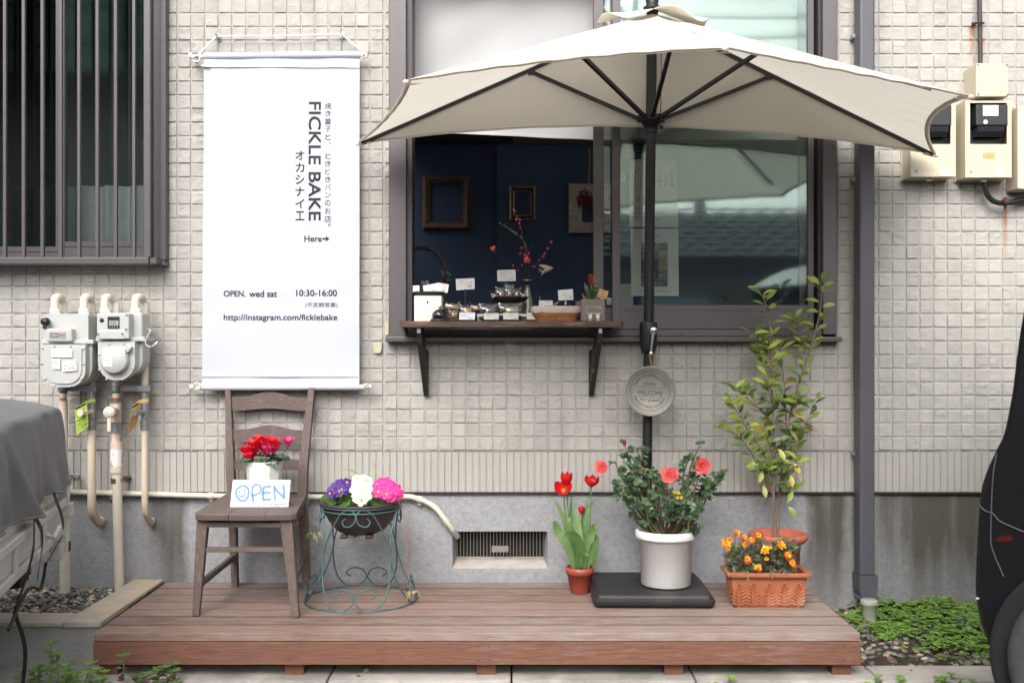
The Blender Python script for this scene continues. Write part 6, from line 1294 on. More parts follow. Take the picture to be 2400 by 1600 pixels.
# cake stand, packs of cookies
cs = thing('cake_stand', 'black footed cake stand loaded with wrapped cookies', 'cake stand', V(X(1194, 4.38), 4.38-DW, SZT)); c = V(X(1194, 4.38), 4.38-DW, SZT); zt = Zp(695, 4.30)-SZT
m = MB(); m.lathe([(0, 0), (.048, 0), (.045, .006), (.014, .014), (.012, zt-.03), (.03, zt-.024), (.066, zt-.016), (.080, zt-.001), (.079, zt+.002), (.062, zt-.010), (0, zt-.012)], c, 40); part(cs, 'stand', m, BLACKP)
CK = [mat('cookie_'+k, c_, .8, 0, .3, 40, .3, 120) for k, c_ in (('tan', (.42, .21, .07)), ('pale', (.48, .33, .17)), ('brown', (.16, .065, .035)), ('matcha', (.23, .24, .05)), ('plum', (.05, .022, .032)))]
FILM = glassmat('clear_film', (.93, .93, .93), .10, (1, 1, 1), .12)
def bag(root, x0, y0, x1, y1, d, th):
    a, b = W(x0, y1, d), W(x1, y0, d); m = MB()
    m.grid(lambda u, v: V(a.x+u*(b.x-a.x)+.002*sin(v*9), a.y-th*sin(pi*min(1, u*1.02))**.5*(1-v**3)*.9+.0012*sin(u*31+v*22), a.z+v*(b.z-a.z)+.0014*sin(u*14)), 14, 10)
    part(root, 'wrapper', m, FILM)
def pack(label, x0, y0, x1, y1, d, kind, zfix=None, n=3):
    t = thing('wrapped_bake', label, 'wrapped bake', W((x0+x1)/2, y1, d), 'wrapped bakes in the serving window'); a, b = W(x0, y1, d), W(x1, y0, d); wd, hh = b.x-a.x, b.z-a.z; m = MB(); cx = (a.x+b.x)/2
    if kind == 'stack':
        for k in range(n): m.lathe([(0, -.45), (.9, -.45), (1, -.2), (1, .2), (.9, .45), (0, .45)], V(0, 0, 0), 16, k % 2); 
        i0 = len(m.v)//n
        for k in range(n):
            for i in range(i0): x, y, z = m.v[k*i0+i]; m.v[k*i0+i] = (cx+x*wd*.40+rnd(0, .0)+.002*sin(k*3), a.y+.02+y*wd*.35, a.z+hh*.78*(k+.5)/n+z*hh*.72/n)
        mats = [CK[0], CK[1]]
    elif kind == 'flat':
        for k in range(n): m.ell((a.x+wd*(k+.5)/n, a.y+.02+.004*(k % 2), a.z+hh*.42), (wd*.52/n, .014, hh*.40), 12, k % 2)
        mats = [CK[2], CK[0]]
    elif kind in ('loaf', 'matcha', 'plum'):
        def f(u, v):
            ang = pi*v; return V(a.x+wd*(.06+.88*u), a.y+.03-.026*cos(ang)*(1-.2*(2*u-1)**4), a.z+hh*.86*(sin(ang)**.6)*(1-.14*(2*u-1)**4)+.0016*sin(u*23)*sin(ang))
        m.grid(f, 18, 12); m.add([f(0, j/12) for j in range(13)], [tuple(range(13))]); m.add([f(1, j/12) for j in range(13)], [tuple(range(13))[::-1]])
        if kind == 'matcha': m.box((cx, a.y+.028, a.z+hh*.16), (wd*.9, .058, hh*.3), bev=.003, mi=1)
        mats = [CK[{'loaf': 0, 'matcha': 3, 'plum': 4}[kind]], CK[2]]
    part(t, 'bake', m, mats); bag(t, x0-3, y0-5, x1+3, y1, d-.006, .018); return t
pack('small pack of two round cookies at the left of the cake stand', 1162, 677, 1184, 696, 4.34, 'stack', n=2)
pack('tall pack of stacked biscuits in the middle of the cake stand', 1184, 672, 1201, 696, 4.33, 'stack', n=4)
pack('pack of brown biscuits at the right of the cake stand', 1201, 678, 1219, 696, 4.35, 'stack', n=3)
pack('low pack of brown cookies at the left rim of the cake stand', 1151, 688, 1166, 697, 4.33, 'flat', n=2)
pack('crinkled pack of cookies at the right rim of the cake stand', 1219, 686, 1233, 697, 4.34, 'flat', n=2)
pack('long pale loaf slice lying on a box behind the bell', 1039, 711, 1077, 724, 4.40, 'loaf'); pack('brown cake slice in film beside the bell', 1050, 727, 1072, 744, 4.22, 'loaf')
pack('wrapped brown cake behind the lilac tinted card', 1078, 719, 1106, 735, 4.24, 'loaf'); pack('wrapped dark plum cake on the white cutting board', 1124, 717, 1162, 734, 4.25, 'plum'); pack('wrapped green matcha cake on the white cutting board', 1169, 715, 1219, 735, 4.25, 'matcha')
pack('pale loaf half hidden behind the wrapped brown cake', 1100, 715, 1132, 726, 4.42, 'loaf')
m = MB(); a, b = W(1038, 752, 4.36), W(1076, 724.5, 4.36); a.z = SZT; m.span((a.x, a.y, a.z), (b.x, a.y+.1, b.z)); m.span((W(1036, 0, 4.355).x, a.y-.006, b.z+.0005), (W(1078, 0, 4.355).x, a.y+.104, b.z+.003)); solo('low_riser', m, mat('riser_dark', (.03, .028, .027), .6), 'dark low box carrying the pale loaf slice behind the bell', 'box')
m = MB(); a, b = W(1118, 741, 4.225), W(1236, 735.3, 4.225); m.span((a.x, a.y, b.z-.006), (b.x, a.y+.13, b.z)); 
for xx in (a.x, b.x-.024): m.span((xx, a.y+.001, b.z-.011), (xx+.024, a.y+.03, b.z-.0062)); m.span((xx, a.y+.08, SZT), (xx+.02, a.y+.1, b.z-.0062))
solo('cutting_board', m, mat('board_ivory', (.62, .58, .46), .5), 'ivory cutting board raised on feet under the wrapped cakes', 'board')
# pewter vase with blossom twigs
vz = thing('pewter_vase', 'tall pewter vase with a flared lip behind the cake stand', 'vase', V(X(1235.5, 4.50), 4.50-DW, SZT)); c = V(X(1236, 4.5), 4.5-DW, SZT); hv = Zp(656, 4.5)-SZT
m = MB(); m.lathe([(0, 0), (.022, 0), (.027, .02), (.028, .05), (.022, .09), (.013, hv-.05), (.011, hv-.03), (.016, hv-.008), (.0225, hv), (.021, hv), (.010, hv-.03), (0, hv-.04)], c, 32); part(vz, 'vase', m, mat('pewter', (.30, .30, .27), .35, .85, .12, 12))
bt_ = thing('blossom_twig', 'dark twigs with small pink blossoms standing in the pewter vase', 'branch', c+V(0, 0, hv-.03)); m = MB(); TWG = mat('twig_dark', (.035, .024, .02), .8, 0, .3, 40); a7 = lambda x, y, d=4.5: W(900+x/2.6125, 380+y/2.6125, d)
TW = [[(870, 725), (862, 640), (870, 560), (850, 470), (840, 400), (815, 330), (795, 295)], [(868, 725), (858, 600), (848, 480), (800, 440), (740, 395), (690, 368)], [(862, 730), (830, 690), (790, 635), (735, 595), (690, 568), (665, 530)], [(880, 725), (905, 680), (945, 600), (985, 550), (1005, 510), (1022, 470)], [(872, 725), (885, 640), (890, 560), (905, 510)]]
TWP = []
for i, t in enumerate(TW):
    P = cat([a7(x, y, 4.5+.02*i) for x, y in t], 6); n = len(P); m.tube(P, [.0024*(1-.6*k/n) for k in range(n)], 6); TWP.append(P)
part(bt_, 'twig', m, TWG); PINK = mat('blossom_pink', (.66, .045, .13), .6, 0, .15, 40, trans=.2); m = MB()
for x, y, r in ((875, 595, 17), (667, 527, 12), (1023, 492, 9), (1002, 530, 7), (975, 580, 8), (790, 633, 7), (820, 663, 6), (835, 560, 7), (842, 527, 6), (865, 570, 9), (910, 637, 7), (925, 640, 6), (948, 600, 6), (800, 300, 7), (810, 353, 8), (828, 378, 7), (835, 403, 6), (845, 632, 6), (830, 352, 6), (886, 560, 7), (985, 560, 7)):
    p = a7(x, y, 4.49); rr = r/2.6125*4.5/F
    if r > 10:
        for k in range(7): prim_flower(m, p+V(rnd(-1, 1), rnd(-.5, .2), rnd(-1, 1))*rr*.7, (rnd(-.6, .6), -1, rnd(-.2, .6)), rr*.8)
    else: m.ell(p, (rr, rr, rr*1.15), 7)
part(bt_, 'blossom', m, [PINK, YEL]); m = MB()
for P in TWP[:2]:
    for k in range(9): p = random.choice(P[12:]); m.leaf(p, V(rnd(-1, 1), -.3, 1), V(0, -1, 0), .012, .005, .2, .2, 3)
part(bt_, 'foliage', m, TL[1])
# swallow ornament hung from the ceiling by a thread
sw_ = thing('swallow_ornament', 'pale swallow shaped ornament hanging on a thread inside the window', 'ornament', W(1278, 646, 4.42)); a8 = lambda x, y, d=4.42: W(940+x/4.523, 580+y/4.523, d); m = MB()
P = cat([a8(1515, 258), a8(1545, 240), a8(1580, 225), a8(1604, 217)], 6); n = len(P); m.tube(P, [.0035+.0062*sin(pi*min(1, (k+2)/(n+2)))**.8 for k in range(n)], 10); m.tube([a8(1602, 217), a8(1619, 212)], [.0022, .0004], 6)
def blade(pts, th=.003): Q = [a8(x, y) for x, y in pts]; m.prism(Q, (0, th, 0))
blade([(1460, 182), (1500, 180), (1560, 190), (1572, 210), (1550, 228), (1500, 215), (1475, 200)]); blade([(1520, 245), (1490, 236), (1448, 218), (1470, 236), (1515, 256)]); blade([(1520, 250), (1490, 252), (1444, 254), (1480, 260), (1520, 264)]); blade([(1540, 248), (1505, 262), (1490, 280), (1478, 298), (1510, 275), (1552, 262)])
part(sw_, 'bird', m, mat('ornament_cream', (.42, .37, .29), .5, 0, .08, 20)); m = MB(); m.tube([a8(1540, 190), V(a8(1540, 190).x, .22, 2.59)], .0005, 4); part(sw_, 'thread', m, TWG)
# baskets
bk = thing('wicker_basket', 'wicker basket lined with pale pink cloth at the right half of the shelf', 'basket', W(1305, 754, 4.07)); c = V(X(1304, 4.09), 4.09-DW, SZT); WK = mat('wicker', (.40, .17, .065), .6, 0, .25, 40, island=.2)
m = MB(); hx, hy, hb = .072, .045, .033
def rr_(k, n, sx, sy): a = 2*pi*k/n; ca, sa = cos(a), sin(a); p = 4; q = (abs(ca)**p+abs(sa)**p)**(-1/p); return ca*q*sx, sa*q*sy
for r_ in range(6):
    z = .003+r_*.0055; fl_ = 1+.05*r_; P = []
    for k in range(64): x, y = rr_(k, 64, hx*fl_, hy*fl_); o_ = .0022*(1 if ((k//2+r_) % 2) else -1); P.append(c+V(x*(1+o_/hx), y*(1+o_/hy), z+.0006*sin(k)))
    m.tube(P, .0027, 6, closed=True)
for k in range(0, 64, 4): x, y = rr_(k, 64, hx, hy); m.tube([c+V(x, y, 0), c+V(x*1.27, y*1.27, .034)], .0018, 5)
m.box(c+V(0, 0, .002), (hx*1.8, hy*1.8, .003)); part(bk, 'weave', m, WK)
m = MB()
def clf(u, v):
    x, y = rr_(u*96, 96, hx*1.32, hy*1.30); w_ = .0018*sin(u*2*pi*17)*(1-v)+.001*sin(u*2*pi*9+2)
    if v < .55: t = v/.55; return c+V(x*(1+.02*sin(t*pi)+w_/hx), y*(1+.02*sin(t*pi)+w_/hx), .033+t*.024+w_*1.4*(1-t))
    t = (v-.55)/.45; return c+V(x*(1-.16*t), y*(1-.16*t), .057+.0035*sin(pi*t)-t*t*.012)
m.grid(clf, 96, 10); part(bk, 'liner', m, mat('liner_cloth', (.52, .43, .40), .9, 0, .08, 30, .1, 90))
pack('green matcha cake wrapped in clear film inside the wicker basket', 1272, 712, 1306, 729, 4.075, 'matcha')
bb_ = thing('cloth_basket', 'taupe cloth lined basket standing behind the wicker basket', 'basket', W(1294, 752, 4.3)); c = V(X(1295, 4.36), 4.36-DW, SZT); m = MB()
m.grid(lambda u, v: c+V(*[q*(1+.25*v) for q in rr_(u*60, 60, .072, .045)], v*.064), 60, 6); m.box(c+V(0, 0, .02), (.13, .08, .03)); part(bb_, 'basket', m, mat('taupe_cloth', (.21, .175, .15), .9, 0, .1, 20))
m = MB(); m.beam(W(1269, 716, 4.34), W(1264, 693, 4.34), .006, .006, V(0, 1, 0), bev=.002); part(bb_, 'handle', m, mat('handle_wood', (.20, .09, .05), .6))
card('pale name card leaning in the taupe basket', rq(1263, 704, 1295.5, 718), 4.305, [('割れクッキー', .25, .2, .72, .45, 1)])
card('tilted white price card reading 200 on a tiny bottle', [(1309.5, 704), (1344, 702), (1342.5, 677.5), (1307, 680)], 4.10, [('ほんのり', .3, .3, .7, .42, 1), ('ひんやりおいしいため', .2, .5, .82, .62, 1), ('ALL', .5, .72, .66, .84, 1), ('200', .7, .68, .94, .86, 1)])
bo = thing('tiny_bottle', 'tiny clear bottle with white cap holding the 200 price card', 'bottle', W(1325.5, 724, 4.12)); c = W(1325.5, 724, 4.12); m = MB(); m.lathe([(0, 0), (.0072, 0), (.0078, .006), (.0072, .014), (.004, .018)], c, 14); part(bo, 'bottle', m, glassmat('bottle_clear', (.8, .82, .82), .12)); m = MB(); m.lathe([(.0046, .018), (.0048, .030), (.003, .032), (0, .032)], c, 14); part(bo, 'cap', m, WHITE)
gl_ = thing('glass_jar', 'clear glass tumbler with brown sachets beside the stone planter', 'glass', V(X(1354, 4.22), 4.22-DW, SZT)); c = V(X(1353, 4.22), 4.22-DW, SZT); m = MB(); m.lathe([(0, .001), (.020, .001), (.0235, .083), (.0245, .084), (.0225, .083), (.019, .004), (0, .004)], c, 28); part(gl_, 'tumbler', m, glassmat('tumbler_clear', (.88, .90, .90), .10)); m = MB(); m.box(c+V(.004, 0, .035), (.02, .016, .05), Matrix.Rotation(.3, 3, 'Y'), .003); part(gl_, 'sachet', m, CK[2])
# stone planter with hyacinth
sp_t = thing('stone_planter', 'square grey cement planter with white script near the right end of the shelf', 'planter', W(1390, 754, 4.0)); a, b = W(1362.5, 753, 3.995), W(1418.5, 701, 3.995); a.z = SZT
m = MB(); dd = .085; m.box(((a.x+b.x)/2, a.y+dd/2, (a.z+b.z)/2-.004), (b.x-a.x, dd, b.z-a.z-.008), bev=.004); 
for (x0, x1, y0, y1) in ((a.x, b.x, a.y, a.y+.008), (a.x, b.x, a.y+dd-.008, a.y+dd), (a.x, a.x+.008, a.y+.008, a.y+dd-.008), (b.x-.008, b.x, a.y+.008, a.y+dd-.008)): m.span((x0+.0005, y0+.0005, b.z-.012), (x1-.0005, y1-.0005, b.z), .002)
part(sp_t, 'planter', m, mat('cement', (.20, .175, .155), .85, 0, .18, 18, .2, 90)); m = MB(); f = lambda u, v: W(u, -v, 3.9935)
text(m, 'Avec votre famille', (0, 0, 1, 5), lambda u, v: f(1371.5+u*39, -724.5+v+4.5*sin(pi*u))); text(m, 'Un morceau de vie', (1375, -735.5, 1409, -730.5), f); part(sp_t, 'lettering', m, mat('white_print', (.50, .48, .45), .8, 0, 0))
hy_ = thing('hyacinth', 'coral hyacinth with dark green leaves growing in the cement planter', 'flowering plant', W(1388, 700, 4.04)); m = MB(); c = W(1385, 704, 4.04)
for e_, wd in (((1369, 658), .013), ((1375, 664), .010), ((1392, 668), .012), ((1403, 662), .012), ((1396, 672), .010), ((1383, 665), .010)): E_ = W(*e_, 4.03+rnd(-.02, .02)); s_ = c+V((E_.x-c.x)*.25, 0, -.004); m.leaf(s_, E_-s_, V(0, -1, .1), (E_-s_).length, wd, .15, .35, 6, 0, pk=.5)
part(hy_, 'leaf', m, mat('hyacinth_leaf', (.030, .075, .022), .4, 0, .15, 20)); m = MB(); m.tube([c, W(1387, 665, 4.03)], .003, 6, 1)
for k in range(26):
    t = k/25; p = W(1384+3*sin(k*2.4)*1.2+2, 646+t*22, 4.03); a_ = k*2.4; dv = V(cos(a_), sin(a_), .5); m.leaf(p, dv, V(0, 0, 1), .016, .009, -.3, .4, 4, 0); 
for px, py in ((1394, 671), (1394, 681)): m.leaf(W(px-3, py, 4.02), V(1, -.3, .1), V(0, -.5, 1), .016, .009, .2, .3, 4, 0)
part(hy_, 'flower', m, [mat('hyacinth_coral', (.62, .12, .06), .5, 0, .2, 60, trans=.15), TL[0]]); m = MB(); m.tube([W(1372, 702, 4.04), W(1364, 689, 4.03)], [.006, .003], 6); m.ell(W(1370, 700, 4.05), (.008, .008, .008), 7); part(hy_, 'bulb', m, mat('bulb_brown', (.30, .16, .08), .8))
ws = card('small tan wooden sign reading TODAY IS A GOOD DAY tilted in the cement planter', [(1400, 695), (1421, 701.5), (1426.5, 683), (1405.5, 676.5)], 4.005, [('TODAY', .18, .12, .78, .34, 1), ('IS A', .36, .40, .66, .58, 1), ('GOOD DAY', .14, .66, .88, .9, 1)], mats=[mat('tan_ply', (.56, .36, .17), .7, 0, .08, 30), INK], nm='small_sign', lean=.004)
m = MB(); p = W(1408, 697, 4.009); m.box(p+V(.003, .0012, -.004), (.008, .0025, .016), Matrix.Rotation(.3, 3, 'Y')); part(ws, 'stake', m, bpy.data.materials['tan_ply'])
card('small pale card behind the cement planter', [(1422, 714), (1434, 714), (1434, 698), (1423, 697)], 4.35, [('275', .3, .5, .8, .8, 1)])
def rabbit(label, px, col, col2):
    t = thing('rabbit_figurine', label, 'figurine', V(X(px, 4.0), 4.0-DW-.012, SZT), 'rabbit figurines on the shelf'); c = V(X(px, 3.985), 3.985-DW, SZT); k = .0105*.72
    m = MB(); m.lathe([(0, 0), (k*1.05, 0), (k*1.0, k*.5), (k*.6, k*.9), (0, k)], c, 16); m.ell(c+V(0, -k*.85, k*.35), (k*.35, k*.2, k*.35), 8, 1); part(t, 'dress', m, [col, col2])
    m = MB(); m.ell(c+V(0, 0, k*1.75), (k*.98, k*.9, k*.95), 16)
    for s_ in (-1, 1): m.ell(c+V(s_*k*.5, 0, k*3.0), (k*.34, k*.26, k*.95), 10, R=Matrix.Rotation(s_*.22, 3, 'Y'))
    h = part(t, 'head', m, mat('toy_white', (.72, .72, .72), .4, 0, 0)); m = MB()
    for s_ in (-1, 1): m.ell(c+V(s_*k*.30, -k*.86, k*1.7), (k*.08, k*.06, k*.10), 6)
    m.ell(c+V(0, -k*.9, k*1.5), (k*.06, k*.05, k*.05), 6); part(h, 'face', m, INK); return t
PBL = mat('toy_blue', (.14, .30, .42), .5, 0, 0); PYE = mat('toy_yellow', (.65, .52, .06), .5, 0, 0); PPK = mat('toy_pink', (.60, .30, .32), .5, 0, 0)
rabbit('tiny white rabbit figurine in a blue dress before the cement planter', 1383.5, PBL, PYE); rabbit('tiny white rabbit figurine in a pink and yellow dress before the cement planter', 1401.5, PPK, PYE)
# dark wreath at the left inside the window
wr = thing('twig_wreath', 'dark twig wreath with cotton bolls at the left inside the window', 'wreath', W(1000, 690, 4.62)); m = MB(); c = W(985, 640, 4.62)
for k in range(5): m.tube([c+V((.11+.006*sin(a*5+k))*cos(a), .01*sin(a*3+k), (.11+.006*cos(a*4+k))*sin(a)) for a in np.linspace(0, 2*pi, 40, endpoint=False)], .0022, 5, closed=True)
part(wr, 'ring', m, TWG); m = MB()
for k in range(50): a = rnd(-1.5, .1); m.leaf(c+V(.11*cos(a), rnd(-.02, .02), .11*sin(a)), V(rnd(-1, 1), -.4, rnd(-1, 1)), V(0, -1, 0), rnd(.02, .04), .014, .3, .2, 4)
part(wr, 'foliage', m, mat('dry_leaf', (.06, .065, .04), .8)); m = MB()
for px, py in ((990, 665), (1000, 664), (992, 677)): m.ell(W(px, py, 4.58), (.011, .010, .013), 9)
part(wr, 'cotton_boll', m, mat('cotton', (.42, .38, .32), .95))
# picture frames on the navy wall
def pframe(label, o, i, d, mats, kind):
    t = thing('picture_frame', label, 'picture frame', W((o[0]+o[2])/2, o[3], d), 'empty picture frames on the navy wall'); m = MB(); N_ = 14
    def ring(f0, f1, dy0, dy1, mi):
        q = lambda f: [o[k]+(i[k]-o[k])*f for k in range(4)]; A, B = q(f0), q(f1); pa = [(A[0], A[3]), (A[2], A[3]), (A[2], A[1]), (A[0], A[1])]; pb_ = [(B[0], B[3]), (B[2], B[3]), (B[2], B[1]), (B[0], B[1])]
        for k in range(4):
            a0, a1, b0, b1 = pa[k], pa[(k+1) % 4], pb_[k], pb_[(k+1) % 4]
            def f(u, v):
                ax, ay = a0[0]+(a1[0]-a0[0])*u, a0[1]+(a1[1]-a0[1])*u; bx_, by = b0[0]+(b1[0]-b0[0])*u, b0[1]+(b1[1]-b0[1])*u; p = W(ax+(bx_-ax)*v, ay+(by-ay)*v, d-(dy0+(dy1-dy0)*v))
                if kind == 'crumpled': p.y += -.010*(vnoise(np.array(p.x*60.), np.array(p.z*60.), 3)+.6*vnoise(np.array(p.x*140.), np.array(p.z*140.), 4))*sin(pi*min(1, max(.0, .15+v*.7)))
                if kind == 'carved': p.y += -.003*abs(sin(u*60))*sin(pi*v)
                return p
            m.grid(f, 60 if kind != 'plain' else 2, 8 if kind != 'plain' else 2, mi, kind == 'crumpled')
    for r_ in ((0, 0, 0, .018, 0), (0, .35, .018, .030, 0), (.35, .75, .030, .016, 1), (.75, 1, .020, .014, 0), (1, 1, .014, 0, 0)) if kind != 'crumpled' else ((0, 0, 0, .015, 0), (0, 1, .015, .015, 0), (1, 1, .015, 0, 0)): ring(*r_)
    part(t, 'moulding', m, mats); return t
dW0, dW1 = 5.618, 5.498
pframe('carved brown picture frame, largest of the frames on the navy wall', (990, 411, 1101, 537.5), (1008.5, 430, 1083, 521), dW0, [mat('frame_brown', (.15, .078, .042), .55, 0, .3, 30), mat('frame_brown2', (.20, .108, .06), .5, 0, .3, 40)], 'carved')
f2 = pframe('small gilded picture frame hung on a nail in the middle of the navy wall', (1194, 436, 1255, 516), (1206, 449, 1242.5, 503.5), dW1, [mat('frame_gilt', (.36, .26, .13), .4, .4, .25, 30), mat('frame_gilt2', (.055, .035, .02), .5, .2, .2, 30)], 'plain')
m = MB(); m.tube([W(1216, 436, dW1-.008), W(1224.5, 428, dW1-.012), W(1234, 436, dW1-.008)], .0012, 4); m.tube([W(1224.5, 430, dW1), W(1224.5, 425, dW1-.02)], .002, 5); part(f2, 'hanger', m, STEEL)
f3 = pframe('crumpled paper covered white frame with dried red flowers behind the sash', (1333, 431, 1432, 546), (1364, 462, 1402, 521), dW1, [mat('crumpled_paper', (.52, .44, .36), .85, 0, .1, 20), WHITE], 'crumpled')
m = MB(); m.ribbon([W(1381, 350, dW1-.01), W(1382, 380, dW1-.01), W(1380, 431, dW1-.012)], .012, (0, -1, 0)); part(f3, 'ribbon', m, mat('ribbon_pink', (.30, .16, .11), .8)); m = MB()
for k in range(70): p = W(1372+rnd(-18, 16), 462+rnd(-12, 18), dW1-.03-rnd(0, .02)); m.leaf(p, V(rnd(-1, 1), -.5, rnd(-1, .6)), V(0, -1, 0), rnd(.012, .03), .010, .5, .3, 3)
m.tube([W(1374, 475, dW1-.03), W(1385, 520, dW1-.02)], .002, 5); part(f3, 'dried_flower', m, mat('dried_red', (.22, .018, .014), .7, 0, .3, 30))
# curtain behind the opening
cu = MB(); CT = mat('curtain_cloth', (.66, .66, .67), .95, 0, .02, 4, .05, 200, trans=.35); dC = 4.36
def cuf(u, v):
    x = X(972, dC)+u*(X(1868, dC)-X(972, dC)); px = 972+u*896; hem = Zp(309+(px-972)*.046 if px < 1390 else 328, dC); dg = .006*sin((u*2.2-v*1.4)*11)*max(0, 1-abs(u-.12)*4)+.004*sin(u*40+v*3)
    return V(x, dC-DW+dg, hem+v*(2.58-hem))
cu.grid(cuf, 90, 24); cu.grid(lambda u, v: cuf(u, v*.012)+V(0, -.0025, 0), 90, 1)
for k in range(150): u = (k+.5)/150; a, b = cuf(u-.0015, .013), cuf(u+.0015, .013); cu.add([a+V(0, -.003, 0), b+V(0, -.003, 0), b+V(0, -.003, .003), a+V(0, -.003, .003)], [(0, 1, 2, 3)], 1)
solo('white_curtain', cu, [CT, mat('stitch_white', (.75, .75, .75), .9)], 'plain white cloth hanging across the upper part of the serving window', 'curtain')
# posters taped inside the right pane
dP = DW+.062; pf = lambda u, v: W(u, -v, dP-.001)
po = thing('calendar_poster', 'white opening calendar sheet taped inside the right pane', 'poster', W(1532, 533, dP)); m = MB(); PP = mat('poster_paper', (.82, .82, .79), .8, 0, .02, 6)
m.prism([W(1476, 532, dP), W(1590, 533, dP), W(1587, 374, dP), W(1473, 374, dP)], (0, .0012, 0)); part(po, 'sheet', m, PP); m = MB(); text(m, 'open calendar schedule', (1488, -396, 1540, -393.2), pf)
for r_ in range(5):
    for k in range(7):
        n_ = r_*7+k+1
        if n_ > 30: continue
        x = 1489+k*14.2; y = 402+r_*9.6; text(m, str(n_), (x-(2.6 if n_ > 9 else 1.2), -(y+4.6), x+(2.6 if n_ > 9 else 1.2), -y), pf, 1 if k == 0 or n_ == 20 else 0)
        if n_ in (7, 14, 28, 19): m.ribbon([pf(x+4*cos(a), -(y+2.3)+4*sin(a)) for a in np.linspace(0, 6.28, 18, endpoint=False)], .0012, (0, -1, 0), 0, True)
m.ribbon([pf(1494.5+4.6*cos(a), -468+4.9*sin(a)) for a in np.linspace(0, 6.28, 22, endpoint=False)], .0018, (0, -1, 0), 2, True)
for s_, x0, y0, x1, y1 in (('→営業', 1501, 465.5, 1515, 469.5), ('OPEN 10:30-16:00(売切れ次第終了)', 1501, 471.5, 1582, 475.5), ('臨時休業  21日', 1482, 486.5, 1513, 491), ('お花見のみなさん楽しみましょう〜(×_×)', 1482, 497, 1571, 502), ('※ 都合により、営業時間変更になることがございます。', 1482, 507, 1586, 511.5), ('インスタグラムにてご確認ください。', 1482, 512.5, 1552, 517)): text(m, s_, (x0, -y1, x1, -y0), pf, 0)
part(po, 'lettering', m, [INKG, RED_INK, INK])
p2_ = thing('photo_poster', 'white sheet with a grid of small bake photos taped inside the right pane', 'poster', W(1535, 693, dP)); m = MB(); m.prism([W(1480, 693.5, dP), W(1591, 693.5, dP), W(1590, 536, dP), W(1477.5, 536, dP)], (0, .0012, 0)); part(p2_, 'sheet', m, PP); m = MB(); text(m, 'Instagram', (1509, -557, 1543, -548), pf); text(m, 'http://instagram.com/ficklebake', (1502.5, -685, 1568.5, -680), pf)
for x in (1510, 1548, 1562): m.ribbon([pf(x+2*cos(a), -674.5+2*sin(a)) for a in np.linspace(0, 6.28, 10, endpoint=False)], .0007, (0, -1, 0), 0, True)
part(p2_, 'lettering', m, INKG); m = MB(); PHM = [mat('photo_'+k, c_, .5, 0, .35, 90) for k, c_ in (('blue', (.035, .085, .17)), ('navy', (.02, .04, .10)), ('slate', (.13, .18, .20)), ('cream', (.32, .30, .22)), ('bake', (.50, .24, .06)), ('bake_pale', (.50, .38, .22)), ('brown', (.10, .05, .03)))]
y = 569; hs_ = (19, 21.5, 21.5, 21.5, 17.5)
for r_ in range(5):
    for k in range(3):
        x0 = 1502.5+k*20.9; bgm = (3, 0, 1, 0, 0, 3, 1, 1, 3, 0, 1, 2, 2, 0, 0)[r_*3+k]; a_ = lambda u, v: W(u, v, dP-.0012)
        m.add([a_(x0, y+hs_[r_]), a_(x0+20.6, y+hs_[r_]), a_(x0+20.6, y), a_(x0, y)], [(0, 1, 2, 3)], bgm)
        for j in range(3):
            cx_, cy_, rx_, ry_ = x0+rnd(4, 16), y+hs_[r_]*rnd(.5, .82), rnd(2.5, 6), rnd(1.6, 3.2); m.add([W(cx_+rx_*cos(q), min(y+hs_[r_], max(y, cy_+ry_*sin(q))), dP-.0018-.0002*j) for q in np.linspace(6.28, 0, 12, endpoint=False)], [tuple(range(12))], random.choice((4, 4, 5, 6)))
    y += hs_[r_]+.3
part(p2_, 'photo_grid', m, PHM)
m = MB(); f = pl(5.0); a, b = W(1456, 425, 4.95), W(1467, 405, 4.95)
for z0_, z1_, x0_, x1_ in ((a.z, a.z+.008, a.x, b.x), (b.z-.008, b.z, a.x, b.x), (a.z, b.z, a.x, a.x+.008), (a.z, b.z, b.x-.008, b.x)): m.span((x0_, a.y, z0_), (x1_, a.y+.01, z1_))
solo('picture_frame', m, mat('frame_pale', (.5, .46, .36), .6), 'tiny pale frame seen through the glass beside the calendar sheet', 'picture frame', 'empty picture frames on the navy wall')
m = MB(); a, b = W(1456, 697, 4.6), W(1484, 665, 4.6); m.span((a.x, a.y, SZT), (b.x, a.y+.06, b.z)); solo('pale_box', m, mat('pale_box', (.5, .52, .49), .7), 'pale box on the counter behind the pane, left of the photo sheet', 'box')

